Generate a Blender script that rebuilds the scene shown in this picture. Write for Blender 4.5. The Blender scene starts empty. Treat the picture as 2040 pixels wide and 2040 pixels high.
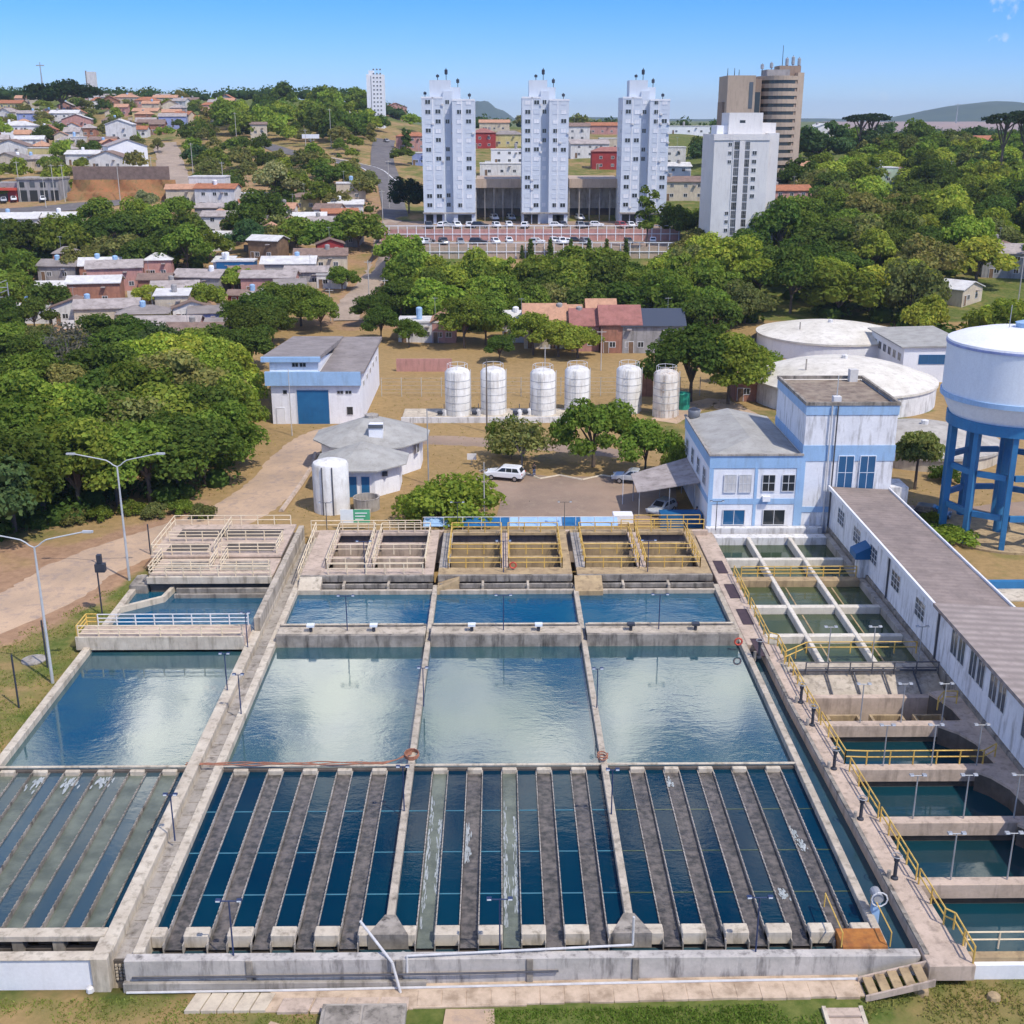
import bpy, math, random
import numpy as np
R = math.radians
PI = math.pi
rnd = random.Random(7)
scn = bpy.context.scene
COL = scn.collection
# ------------------------------------------------------------ survey: camera and sight lines used to measure places
CF, CH, CYAW = 2350.0, 42.0, R(-0.6)
CPIT = math.atan(785 / CF)
SP, CP_ = math.sin(CPIT), math.cos(CPIT)
def ray(px, py):
    u = (px - 1020) / CF; v = (1020 - py) / CF
    dx, dy, dz = u, CP_ + v * SP, -SP + v * CP_
    c, s = math.cos(CYAW), math.sin(CYAW)
    return c * dx - s * dy, s * dx + c * dy, dz
def at(px, py, z=0.0):
    dx, dy, dz = ray(px, py); t = (z - CH) / dz
    return dx * t, dy * t
def zat(Y, py, px=1020):
    dx, dy, dz = ray(px, py)
    return CH + dz / dy * Y
def xat(Y, px, py):
    dx, dy, dz = ray(px, py)
    return dx / dy * Y
def sm(a, b, x):
    t = min(1.0, max(0.0, (x - a) / (b - a)))
    return t * t * (3 - 2 * t)
# ------------------------------------------------------------ mesh helper
WL = {}
class MB:
    def __init__(s): s.v = []; s.f = []; s.m = []
    def add(s, vs, fs, mi=0):
        k = len(s.v); s.v += [tuple(p) for p in vs]
        for f in fs: s.f.append(tuple(i + k for i in f)); s.m.append(mi)
        return s
    def box(s, x0, x1, y0, y1, z0, z1, mi=0):
        return s.add([(x0,y0,z0),(x1,y0,z0),(x1,y1,z0),(x0,y1,z0),(x0,y0,z1),(x1,y0,z1),(x1,y1,z1),(x0,y1,z1)],
              [(0,3,2,1),(4,5,6,7),(0,1,5,4),(1,2,6,5),(2,3,7,6),(3,0,4,7)], mi)
    def prism(s, poly, z0, z1, mi=0):
        n = len(poly)
        zs0 = z0 if hasattr(z0, '__len__') else [z0] * n
        zs1 = z1 if hasattr(z1, '__len__') else [z1] * n
        vs = [(p[0], p[1], zs0[i]) for i, p in enumerate(poly)] + [(p[0], p[1], zs1[i]) for i, p in enumerate(poly)]
        fs = [tuple(range(n - 1, -1, -1)), tuple(range(n, 2 * n))] + [(i, (i + 1) % n, n + (i + 1) % n, n + i) for i in range(n)]
        return s.add(vs, fs, mi)
    def quad(s, a, b, c, d, mi=0): return s.add([a, b, c, d], [(0, 1, 2, 3)], mi)
    def tube(s, p, q, r, r2=None, n=6, mi=0, caps=True):
        r2 = r if r2 is None else r2
        p = np.array(p, float); q = np.array(q, float); d = q - p; L = np.linalg.norm(d)
        if L < 1e-6: return s
        d /= L; a = np.array((0, 0, 1.0)) if abs(d[2]) < .9 else np.array((1.0, 0, 0))
        u = np.cross(d, a); u /= np.linalg.norm(u); w = np.cross(d, u)
        vs = []
        for c, rr in ((p, r), (q, r2)):
            for i in range(n):
                t = 2 * PI * i / n; vs.append(tuple(c + rr * (math.cos(t) * u + math.sin(t) * w)))
        fs = [((i + 1) % n, i, n + i, n + (i + 1) % n) for i in range(n)]
        if caps: fs += [tuple(range(n)), tuple(range(2 * n - 1, n - 1, -1))]
        return s.add(vs, fs, mi)
    def path(s, pts, r, n=6, mi=0):
        for a, b in zip(pts[:-1], pts[1:]): s.tube(a, b, r, n=n, mi=mi)
        return s
    def lathe(s, cx, cy, prof, n=24, mi=0, a0=0.0):
        vs = []; fs = []
        for r, z in prof:
            for i in range(n):
                t = a0 + 2 * PI * i / n; vs.append((cx + r * math.cos(t), cy + r * math.sin(t), z))
        for k in range(len(prof) - 1):
            for i in range(n):
                j = (i + 1) % n; fs.append((k * n + i, k * n + j, (k + 1) * n + j, (k + 1) * n + i))
        fs.append(tuple(range(n - 1, -1, -1))); K = (len(prof) - 1) * n; fs.append(tuple(range(K, K + n)))
        return s.add(vs, fs, mi)
    def build(s, name, mats, parent=None, smooth=False, org=None):
        me = bpy.data.meshes.new(name)
        v = np.array(s.v, float).reshape(-1, 3)
        if parent is not None: pw = np.array(WL[parent.name])
        else: pw = np.zeros(3)
        if org is None:
            lo, hi = v.min(0), v.max(0)
            org = np.array(((lo[0] + hi[0]) / 2, (lo[1] + hi[1]) / 2, lo[2]))
        else: org = np.array(org, float)
        me.from_pydata((v - org).tolist(), [], s.f)
        if not isinstance(mats, (list, tuple)): mats = [mats]
        for m in mats: me.materials.append(m)
        if len(mats) > 1: me.polygons.foreach_set('material_index', s.m)
        if smooth: me.polygons.foreach_set('use_smooth', [True] * len(s.f))
        me.update()
        o = bpy.data.objects.new(name, me); COL.objects.link(o)
        o.location = org - pw
        if parent is not None: o.parent = parent
        WL[o.name] = tuple(org)
        return o
def smooth_by_angle(o, ang=40):
    me = o.data
    me.polygons.foreach_set('use_smooth', [True] * len(me.polygons))
    try: me.set_sharp_from_angle(angle=R(ang))
    except Exception: pass
    return o
def bevel(o, w=.03, seg=1):
    m = o.modifiers.new('bevel', 'BEVEL'); m.width = w; m.segments = seg; m.limit_method = 'ANGLE'; return o
def tag(o, label, cat, group=None):
    o['label'] = label; o['category'] = cat
    if group: o['group'] = group
    return o
def thing(name, label, cat, loc=(0, 0, 0), group=None):
    o = bpy.data.objects.new(name, None); COL.objects.link(o); o.location = loc; o.empty_display_size = .3
    WL[o.name] = tuple(loc)
    return tag(o, label, cat, group)
def struct(o, kind='structure', label=None):
    o['kind'] = kind
    if label: o['label'] = label
    return o
def dup(o, loc=None, rz=None, label=None, group=None, parent=None):
    c = o.copy(); COL.objects.link(c)
    if parent is not None: c.parent = parent
    for ch in list(o.children): dup(ch, parent=c)
    if loc is not None: c.location = loc
    if rz is not None: c.rotation_euler = (0, 0, rz)
    if label: c['label'] = label
    if group: c['group'] = group
    return c
# ------------------------------------------------------------ materials
class NT:
    def __init__(s, m): s.t = m.node_tree; s.n = s.t.nodes; s.l = s.t.links
    def new(s, ty, **kw):
        n = s.n.new(ty)
        for k, v in kw.items():
            if k.startswith('i_'):
                key = k[2:]; key = int(key) if key.isdigit() else key.replace('_', ' ')
                n.inputs[key].default_value = v
            else: setattr(n, k, v)
        return n
    def link(s, a, b): s.l.new(a, b)
    def mix(s, fac, a, b, blend='MIX'):
        n = s.n.new('ShaderNodeMix'); n.data_type = 'RGBA'; n.blend_type = blend
        for sock, v in ((n.inputs[0], fac), (n.inputs[6], a), (n.inputs[7], b)):
            if hasattr(v, 'node'): s.l.new(v, sock)
            else: sock.default_value = v if not isinstance(v, tuple) else (tuple(v) + (1,))[:4]
        return n.outputs[2]
    def math(s, op, a, b=None, clamp=False):
        n = s.n.new('ShaderNodeMath'); n.operation = op; n.use_clamp = clamp
        for i, v in enumerate((a, b)):
            if v is None: continue
            if hasattr(v, 'node'): s.l.new(v, n.inputs[i])
            else: n.inputs[i].default_value = v
        return n.outputs[0]
    def noise(s, vec, scale, detail=4, rough=.55, stretch=None):
        if stretch:
            mp = s.n.new('ShaderNodeVectorMath'); mp.operation = 'MULTIPLY'; mp.inputs[1].default_value = stretch
            s.l.new(vec, mp.inputs[0]); vec = mp.outputs[0]
        n = s.n.new('ShaderNodeTexNoise'); n.inputs['Scale'].default_value = scale
        n.inputs['Detail'].default_value = detail; n.inputs['Roughness'].default_value = rough
        s.l.new(vec, n.inputs['Vector']); return n.outputs['Fac']
    def ramp(s, fac, lo, hi):
        n = s.n.new('ShaderNodeMapRange'); n.inputs[1].default_value = lo; n.inputs[2].default_value = hi
        s.l.new(fac, n.inputs[0]); return n.outputs[0]
def newmat(name):
    m = bpy.data.materials.new(name); m.use_nodes = True; t = NT(m)
    bs = t.n['Principled BSDF']
    return m, t, bs
def M(name, c1, c2=None, scale=.6, rough=.85, spec=.3, metal=0.0, stain=0.0, stainc=(.07, .055, .04), streak=True, bump=0.0, bscale=6.0, ribs=None, lo=.35, hi=.65, obj=False, grain=.12):
    m, t, bs = newmat(name)
    if obj: vec = t.new('ShaderNodeTexCoord').outputs['Object']
    else: vec = t.new('ShaderNodeNewGeometry').outputs['Position']
    c2 = c2 or tuple(c * .75 for c in c1)
    f = t.ramp(t.noise(vec, scale), lo, hi)
    col = t.mix(f, c1, c2)
    if grain:
        g = t.ramp(t.noise(vec, 5.0, 3), .3, .7)
        col = t.mix(grain, col, t.mix(g, tuple(c * .55 for c in c1), tuple(min(1, c * 1.3) for c in c1)))
    if stain:
        sf = t.noise(vec, 1.1, 5, .65, (1.6, 1.6, .28) if streak else (1, 1, 1))
        sf = t.math('MULTIPLY', t.ramp(sf, .5, .72), stain, True)
        col = t.mix(sf, col, stainc)
    if ribs:  # darker colour stripes paint in the groove shade of corrugated sheets
        w = t.new('ShaderNodeTexWave', wave_type='BANDS', bands_direction=ribs[0])
        w.inputs['Scale'].default_value = ribs[1]; w.inputs['Distortion'].default_value = 0
        t.link(vec, w.inputs['Vector'])
        col = t.mix(t.math('MULTIPLY', w.outputs['Fac'], ribs[2]), col, tuple(c * .55 for c in c1))
    t.link(col, bs.inputs['Base Color'])
    bs.inputs['Roughness'].default_value = rough; bs.inputs['Metallic'].default_value = metal
    bs.inputs['Specular IOR Level'].default_value = spec
    if bump:
        b = t.new('ShaderNodeBump', i_Strength=bump, i_Distance=.05)
        t.link(t.noise(vec, bscale, 5), b.inputs['Height']); t.link(b.outputs[0], bs.inputs['Normal'])
    return m
MT = {}
def mk(k, *a, **kw): MT[k] = M(k, *a, **kw)
mk('concrete', (.52,.45,.36), (.36,.31,.24), .7, stain=.8, stainc=(.10,.085,.065), bump=.3)
mk('concrete_pale', (.60,.53,.42), (.46,.39,.30), .6, stain=.8, stainc=(.16,.13,.09), bump=.25)
mk('concrete_dirty', (.36,.32,.27), (.17,.15,.125), .8, stain=.95, stainc=(.045,.04,.035), bump=.4)
mk('concrete_grey', (.42,.38,.335), (.27,.245,.21), .5, stain=.75, bump=.3)
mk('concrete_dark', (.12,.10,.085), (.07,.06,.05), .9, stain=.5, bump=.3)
mk('concrete_ochre', (.46,.34,.19), (.33,.24,.14), .9, stain=.75, stainc=(.12,.085,.05), bump=.3)
mk('concrete_pink', (.56,.44,.35), (.42,.33,.26), .7, stain=.5, bump=.25)
mk('paving', (.58,.45,.33), (.40,.30,.21), 1.1, stain=.5, streak=False, stainc=(.2,.14,.09), bump=.25)
mk('white_dirty', (.74,.73,.72), (.60,.59,.58), .5, stain=.85, stainc=(.22,.20,.18), bump=.15)
mk('white_wall', (.82,.82,.84), (.76,.76,.79), .4, stain=.32, stainc=(.42,.39,.36))
mk('white_worn', (.80,.80,.82), (.71,.71,.73), .5, stain=.75, stainc=(.27,.25,.235), bump=.15)
mk('cream_white', (.71,.69,.66), (.64,.62,.60), .15, stain=.35, stainc=(.40,.37,.34))
mk('filter_pale', (.70,.65,.56), (.58,.53,.45), .6, stain=.45, stainc=(.25,.21,.16))
mk('front_wall', (.53,.49,.445), (.37,.345,.315), .6, stain=.95, stainc=(.11,.10,.095), bump=.3)
mk('teal_bar', (.06,.19,.25), (.05,.15,.2), 1.0, grain=0)
mk('white_clean', (.82,.82,.83), (.74,.74,.76), .3, stain=.15, stainc=(.5,.48,.46), rough=.6)
mk('tank_white', (.78,.77,.74), (.62,.60,.56), .6, stain=.65, stainc=(.36,.31,.25), rough=.6)
mk('tank_rusty', (.70,.66,.60), (.56,.50,.43), .9, stain=1.0, stainc=(.30,.20,.12), rough=.65)
mk('pale_tower', (.62,.66,.715), (.56,.605,.665), .08, stain=.25, stainc=(.42,.44,.47))
mk('cream_tower', (.74,.71,.68), (.66,.63,.61), .1, stain=.3, stainc=(.42,.38,.34))
mk('brown_tower', (.36,.26,.19), (.28,.20,.15), .1, stain=.3)
mk('brown_light', (.48,.37,.28), (.40,.31,.235), .1, stain=.3)
mk('light_blue', (.33,.50,.71), (.28,.44,.64), .5, stain=.4, stainc=(.2,.25,.33), rough=.6)
mk('blue_paint', (.014,.105,.25), (.022,.14,.31), .5, stain=.3, stainc=(.03,.07,.15), rough=.5)
mk('tower_blue', (.025,.15,.33), (.04,.19,.39), .4, stain=.35, stainc=(.04,.10,.2), rough=.55)
mk('tank_pale', (.70,.76,.82), (.66,.72,.79), .25, stain=.25, stainc=(.5,.53,.57), rough=.6)
mk('roof_fibre', (.33,.29,.27), (.22,.19,.175), .35, stain=.6, streak=False, stainc=(.11,.10,.09), ribs=('Y', .5, .45))
mk('roof_fibre_x', (.30,.27,.25), (.20,.18,.165), .35, stain=.6, streak=False, stainc=(.10,.09,.08), ribs=('X', .5, .45))
mk('roof_grey', (.40,.39,.36), (.30,.29,.265), .5, stain=.4, streak=False, stainc=(.18,.17,.15))
mk('roof_flat', (.20,.15,.115), (.34,.28,.21), .8, stain=.7, streak=False, stainc=(.07,.055,.045))
mk('roof_corridor', (.31,.25,.22), (.22,.18,.16), .5, stain=.6, streak=False, stainc=(.14,.11,.095), ribs=('Y', .42, .3))
mk('roof_gallery', (.40,.335,.30), (.30,.25,.225), .5, stain=.5, streak=False, stainc=(.18,.145,.13), ribs=('Y', .30, .75))
mk('dome_cream', (.72,.68,.60), (.58,.54,.46), .35, stain=.5, streak=False, stainc=(.33,.29,.24))
mk('dome_grey', (.48,.45,.40), (.34,.31,.27), .4, stain=.6, streak=False, stainc=(.2,.18,.15))
mk('roof_tile', (.42,.17,.09), (.30,.12,.06), .8, stain=.5, streak=False, stainc=(.14,.07,.045))
mk('roof_orange', (.53,.295,.185), (.42,.23,.145), .8, stain=.35, streak=False)
mk('roof_red', (.36,.155,.13), (.27,.115,.095), .8, stain=.35, streak=False)
mk('roof_rust', (.26,.18,.145), (.19,.13,.105), .8, stain=.5, streak=False)
mk('roof_white', (.66,.65,.63), (.52,.50,.48), .5, stain=.4, streak=False, stainc=(.28,.25,.22))
mk('roof_dim', (.43,.375,.35), (.30,.26,.24), .6, stain=.5, streak=False, obj=False)
mk('brick', (.40,.19,.125), (.30,.14,.095), 1.2, stain=.5)
mk('plaster_white', (.72,.70,.68), (.60,.58,.56), .6, stain=.5, stainc=(.3,.27,.24))
mk('plaster_cream', (.60,.52,.40), (.50,.42,.32), .6, stain=.5, stainc=(.25,.2,.15))
mk('plaster_pink', (.52,.28,.24), (.44,.23,.2), .6, stain=.4)
mk('plaster_grey', (.36,.34,.33), (.27,.26,.25), .6, stain=.5)
mk('plaster_blue', (.30,.36,.62), (.25,.30,.52), .6, stain=.3)
mk('plaster_green', (.45,.55,.42), (.37,.45,.34), .6, stain=.4)
mk('plaster_yellow', (.62,.53,.25), (.52,.44,.2), .6, stain=.4)
mk('plaster_red', (.36,.045,.045), (.28,.035,.035), .6, stain=.3)
mk('wood_plank', (.24,.15,.09), (.16,.10,.06), 1.0, stain=.4)
mk('rail_cream', (.76,.64,.46), (.66,.54,.37), 1.0, rough=.6, grain=0)
mk('rail_yellow', (.70,.47,.12), (.58,.36,.08), 1.0, rough=.6, stain=.4, grain=0)
mk('rail_white', (.70,.70,.70), (.58,.58,.58), 1.0, rough=.5, grain=0)
mk('steel_grey', (.42,.43,.44), (.32,.33,.34), 1.0, rough=.5, metal=.3, grain=0)
mk('pole_pale', (.55,.57,.58), (.46,.48,.48), 1.0, rough=.45, metal=.2, grain=0)
mk('dark_metal', (.03,.035,.05), (.05,.055,.07), 1.0, rough=.5, grain=0)
mk('lamp_blue', (.025,.04,.10), (.035,.055,.13), 1.0, rough=.4, grain=0)
mk('wood_pole', (.20,.17,.14), (.14,.115,.095), 1.0, grain=0)
mk('concrete_pole', (.52,.49,.45), (.42,.40,.36), 1.0, grain=0)
mk('rust', (.42,.17,.04), (.28,.10,.03), 2.0, stain=.5)
mk('hose', (.36,.16,.10), (.27,.12,.075), 2.0, grain=0)
mk('red_plastic', (.60,.10,.06), (.5,.08,.05), 2.0, rough=.5, grain=0)
mk('pipe_white', (.62,.61,.60), (.50,.49,.48), 2.0, rough=.4, grain=0)
mk('pipe_dark', (.10,.10,.11), (.07,.07,.08), 2.0, rough=.5, grain=0)
mk('grate', (.075,.05,.06), (.05,.035,.045), 2.0, rough=.8)
mk('lens', (.72,.76,.80), (.66,.7,.74), 2.0, rough=.2, grain=0)
mk('green_box', (.02,.30,.20), (.03,.24,.16), 2.0, rough=.5, grain=0)
mk('sign_white', (.78,.82,.80), (.72,.76,.74), 2.0, rough=.5, grain=0)
mk('sign_green', (.10,.42,.22), (.08,.36,.19), 2.0, rough=.5, grain=0)
mk('asphalt', (.17,.155,.15), (.115,.105,.105), .3, stain=.5, streak=False, stainc=(.08,.075,.07), bump=.3)
mk('asphalt_yard', (.33,.235,.17), (.225,.165,.125), .12, stain=.5, streak=False, stainc=(.36,.28,.2), bump=.3)
mk('paint_white', (.75,.75,.74), (.6,.6,.6), 1.0, grain=0)
mk('dirt_track', (.54,.38,.25), (.40,.29,.20), .16, stain=.8, streak=False, stainc=(.27,.215,.19), bump=.5)
mk('red_soil', (.34,.14,.06), (.24,.15,.06), .22, stain=.9, streak=False, stainc=(.13,.12,.04), bump=.5)
mk('clay_street', (.40,.31,.24), (.32,.25,.19), .2, stain=.4, streak=False, bump=.3)
mk('field', (.34,.235,.20), (.28,.215,.185), .004, stain=.4, streak=False, stainc=(.2,.2,.13))
mk('far_hill', (.035,.065,.045), (.05,.08,.05), .01, grain=0)
mk('bark', (.16,.12,.09), (.10,.075,.055), 2.0, bump=.5, obj=True)
mk('bark_pale', (.33,.29,.25), (.22,.19,.165), 2.0, bump=.5, obj=True)
mk('tyre', (.02,.02,.022), (.03,.03,.03), 2.0, rough=.9, grain=0)
mk('rim', (.5,.5,.52), (.42,.42,.44), 2.0, rough=.3, metal=.8, grain=0)
mk('skin', (.30,.17,.11), (.25,.14,.09), 2.0, grain=0)
mk('black_cloth', (.018,.018,.02), (.03,.03,.032), 3.0, grain=0)
mk('foam', (.42,.45,.45), (.27,.30,.30), 3.0, rough=.6, grain=0)
def carpaint(name, c):
    m, t, bs = newmat(name); bs.inputs['Base Color'].default_value = c + (1,)
    bs.inputs['Roughness'].default_value = .3; bs.inputs['Coat Weight'].default_value = .5; MT[name] = m
for n_, c_ in (('car_white', (.78,.79,.80)), ('car_silver', (.45,.47,.49)), ('car_dark', (.035,.037,.045)), ('car_red', (.35,.03,.03)), ('car_grey', (.20,.21,.23)), ('car_blue', (.05,.09,.2))): carpaint(n_, c_)
def glass(name, c, rough=.08):
    m, t, bs = newmat(name); bs.inputs['Base Color'].default_value = c + (1,); bs.inputs['Roughness'].default_value = rough
    bs.inputs['Specular IOR Level'].default_value = .6; MT[name] = m
glass('glass_dark', (.025,.03,.035)); glass('glass_blue', (.02,.10,.22)); glass('glass_grey', (.09,.10,.115)); glass('panel', (.07,.08,.10), .25)
def water(name, c1, c2, rough=.06, ior=1.45, wscale=.9, bump=.12, nscale=.12, stretch=(1, 1, 1)):
    m, t, bs = newmat(name)
    vec = t.new('ShaderNodeNewGeometry').outputs['Position']
    col = t.mix(t.ramp(t.noise(vec, nscale, 3, .5, stretch), .35, .65), c1, c2)
    t.link(col, bs.inputs['Base Color']); bs.inputs['Roughness'].default_value = rough
    bs.inputs['IOR'].default_value = ior; bs.inputs['Specular IOR Level'].default_value = .5
    n1 = t.noise(vec, wscale, 4, .6, (1, 1.8, 1)); n2 = t.noise(vec, .18, 2)
    h = t.math('ADD', t.math('MULTIPLY', n1, t.ramp(n2, .35, .75)), t.math('MULTIPLY', t.noise(vec, 3.2, 3, .6, (.7, 1.6, 1)), .16))
    b = t.new('ShaderNodeBump', i_Strength=bump, i_Distance=.25); t.link(h, b.inputs['Height']); t.link(b.outputs[0], bs.inputs['Normal'])
    MT[name] = m
water('water_basin', (.012,.065,.095), (.04,.095,.09), ior=2.2, bump=.06)
water('water_upper', (.004,.065,.12), (.010,.085,.13), ior=1.7, wscale=.7)
water('water_deep', (.0008,.021,.045), (.002,.032,.056), ior=1.27, wscale=.8, bump=.07)
water('water_left', (.03,.07,.10), (.06,.085,.085), ior=1.6, nscale=.25, stretch=(1, .25, 1), bump=.08)  # greyer base colour carries the mirrored grey cloud
water('water_trough', (.15,.13,.115), (.055,.052,.046), ior=1.35, wscale=2.5, bump=.4, nscale=2.4, rough=.2)
water('water_trough_green', (.16,.18,.14), (.10,.115,.09), ior=1.4, wscale=2.5, bump=.4, nscale=.8, rough=.2)
water('water_filter', (.04,.065,.035), (.065,.085,.035), ior=1.45, bump=.06)
water('water_pool', (.004,.045,.065), (.008,.035,.045), ior=1.4, bump=.05)
water('water_channel', (.03,.07,.085), (.02,.05,.065), ior=1.45, bump=.15)
water('water_brown', (.06,.045,.028), (.04,.03,.02), ior=1.4, bump=.05)
# foliage: leaf tint per face (light and dark leaf clumps) times the object's own colour
def foliage(name):
    m, t, bs = newmat(name)
    a = t.new('ShaderNodeAttribute', attribute_name='tint'); oi = t.new('ShaderNodeObjectInfo')
    col = t.mix(1.0, oi.outputs['Color'], a.outputs['Color'], 'MULTIPLY')
    d = t.new('ShaderNodeBsdfDiffuse'); tr = t.new('ShaderNodeBsdfTranslucent'); mx = t.new('ShaderNodeMixShader', i_0=.4)
    t.link(col, d.inputs[0]); t.link(t.mix(1.0, col, (1.1, 1.25, .6), 'MULTIPLY'), tr.inputs[0])
    t.link(d.outputs[0], mx.inputs[1]); t.link(tr.outputs[0], mx.inputs[2])
    t.link(mx.outputs[0], t.n['Material Output'].inputs[0]); MT[name] = m
foliage('leaf')
# ground cover: attribute 'cover' carries which ground it is (green grass / dry grass / bare soil)
def groundmat():
    m, t, bs = newmat('ground_cover')
    vec = t.new('ShaderNodeNewGeometry').outputs['Position']
    a = t.new('ShaderNodeAttribute', attribute_name='cover')
    sx = t.new('ShaderNodeSeparateColor'); t.link(a.outputs['Color'], sx.inputs[0])
    n1 = t.noise(vec, .22, 6, .65); n2 = t.noise(vec, 1.3, 5, .6); n3 = t.noise(vec, .05, 4)
    green = t.mix(t.ramp(n2, .3, .7), (.060, .098, .016), (.165, .175, .05))
    dry = t.mix(t.ramp(n2, .3, .7), (.375, .25, .115), (.265, .185, .08))
    soil = t.mix(t.ramp(n2, .3, .7), (.40, .25, .15), (.27, .165, .10))
    def th(ch, w): return t.ramp(t.math('ADD', ch, t.math('MULTIPLY', t.math('SUBTRACT', t.math('ADD', t.math('MULTIPLY', n1, .65), t.math('MULTIPLY', n3, .35)), .5), w)), .35, .65)
    col = t.mix(th(sx.outputs[1], 1.7), green, dry)
    col = t.mix(th(sx.outputs[2], 1.5), col, soil)
    t.link(col, bs.inputs['Base Color']); bs.inputs['Roughness'].default_value = .95; bs.inputs['Specular IOR Level'].default_value = .1
    b = t.new('ShaderNodeBump', i_Strength=.5, i_Distance=.15); t.link(t.noise(vec, 2.5, 6, .7), b.inputs['Height']); t.link(b.outputs[0], bs.inputs['Normal'])
    MT['ground'] = m
groundmat()
# ------------------------------------------------------------ camera, sun, sky
cam = bpy.data.cameras.new('camera'); co = bpy.data.objects.new('camera', cam); COL.objects.link(co)
co.location = (0, 0, CH); co.rotation_euler = (PI / 2 - CPIT, 0, CYAW)
cam.sensor_fit = 'HORIZONTAL'; cam.sensor_width = 36; cam.lens = 36 * CF / 2040; cam.clip_start = .5; cam.clip_end = 20000
scn.camera = co
SUN = np.array((.40, -.40, .83)); SUN /= np.linalg.norm(SUN)
sl = bpy.data.lights.new('sun', 'SUN'); so = bpy.data.objects.new('sun', sl); COL.objects.link(so)
sl.energy = 3.45; sl.angle = R(.5); sl.color = (1.0, .93, .83)
from mathutils import Vector
so.rotation_euler = Vector(SUN).to_track_quat('Z', 'Y').to_euler(); so.location = (60, -40, 150)
world = bpy.data.worlds.new('World'); scn.world = world; world.use_nodes = True
wt = NT(world); wt.n.clear()
sky = wt.new('ShaderNodeTexSky', sky_type='NISHITA', sun_disc=False)
sky.sun_elevation = math.asin(SUN[2]); sky.sun_rotation = math.atan2(SUN[0], SUN[1])
sky.altitude = 100; sky.air_density = 1.0; sky.dust_density = .0; sky.ozone_density = 4.0
bg = wt.new('ShaderNodeBackground', i_Strength=.15); wo = wt.new('ShaderNodeOutputWorld')
hs = wt.new('ShaderNodeHueSaturation', i_Saturation=1.22, i_Value=1.0)
wt.link(wt.mix(1.0, sky.outputs[0], (.46, .595, .97), 'MULTIPLY'), hs.inputs['Color'])
tc = wt.new('ShaderNodeTexCoord'); dirv = tc.outputs['Generated']
# cumulus clouds high in front of the viewer (seen in the ponds) and a scrap at the upper right
def dirof(az, el): return (math.sin(R(az)) * math.cos(R(el)), math.cos(R(az)) * math.cos(R(el)), math.sin(R(el)))
mask = None
def refl(px, py, rpx, k):   # where in the sky a cloud seen mirrored at that spot of the ponds stands
    x, y, z = ray(px, py); return (math.degrees(math.atan2(x, y)), -math.degrees(math.atan2(z, math.hypot(x, y))), rpx / 34.0, k)
CLOUDS = [refl(*q) for q in ((560, 1390, 150, .95), (690, 1440, 170, 1), (740, 1340, 130, .8), (900, 1440, 150, 1), (1040, 1480, 150, 1), (900, 1340, 70, .5), (1280, 1360, 120, 1), (1390, 1370, 130, 1), (1240, 1480, 100, .6), (410, 1380, 80, .7), (300, 1450, 100, .6), (80, 1490, 130, .6), (1340, 1225, 60, .6), (610, 1220, 70, .35), (500, 1560, 110, .3), (820, 1570, 120, .4), (1320, 1660, 130, .55), (1460, 1590, 130, .5), (1280, 1770, 110, .45), (1560, 1640, 120, .4), (100, 1640, 170, .65), (260, 1570, 140, .6), (60, 1780, 150, .5))]
CLOUDS += [(30, 30, 7, 1), (-38, 30, 8, 1), (60, 35, 14, 1), (-80, 40, 16, 1), (150, 45, 18, 1), (-140, 35, 16, 1), (100, 25, 12, 1), (21.6, 4.7, 1.0, .52), (21.4, 3.1, .5, .46), (24.5, 5.8, 1.5, .5), (17.5, .9, 1.2, .12)]
for az, el, rad, k in CLOUDS:
    vm = wt.new('ShaderNodeVectorMath', operation='DISTANCE'); wt.link(dirv, vm.inputs[0]); vm.inputs[1].default_value = dirof(az, el)
    r_ = 2 * math.sin(R(rad) / 2)
    mr = wt.new('ShaderNodeMapRange', i_1=r_ * 1.5, i_2=r_ * .3, i_3=0.0, i_4=k); wt.link(vm.outputs['Value'], mr.inputs[0])
    mask = mr.outputs[0] if mask is None else wt.math('MAXIMUM', mask, mr.outputs[0])
cn = wt.noise(dirv, 13.0, 9, .62); cn2 = wt.noise(dirv, 40.0, 6, .6)
cl = wt.math('ADD', mask, wt.math('MULTIPLY', wt.math('SUBTRACT', wt.math('ADD', wt.math('MULTIPLY', cn, .75), wt.math('MULTIPLY', cn2, .25)), .5), 5.0))
cl = wt.ramp(cl, .42, .85)
cl = wt.math('MULTIPLY', cl, wt.ramp(mask, .02, .25))
cshade = wt.mix(wt.ramp(wt.noise(dirv, 6.0, 6, .6), .35, .65), (7.0, 7.6, 7.8), (21.0, 20.6, 18.6))
sxyz = wt.new('ShaderNodeSeparateXYZ'); wt.link(dirv, sxyz.inputs[0])
cshade = wt.mix(wt.ramp(sxyz.outputs[2], .12, .38), (5.4, 5.5, 5.6), cshade)
wt.link(wt.mix(cl, hs.outputs[0], cshade), bg.inputs[0]); wt.link(bg.outputs[0], wo.inputs[0])
scn.view_settings.view_transform = 'Standard'; scn.view_settings.look = 'None'; scn.view_settings.gamma = 1; scn.view_settings.exposure = 0.22
scn.view_settings.use_curve_mapping = False
scn.cycles.use_denoising = True; scn.cycles.max_bounces = 6; scn.cycles.diffuse_bounces = 3; scn.cycles.glossy_bounces = 3; scn.cycles.transmission_bounces = 3; scn.cycles.transparent_max_bounces = 4
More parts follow.
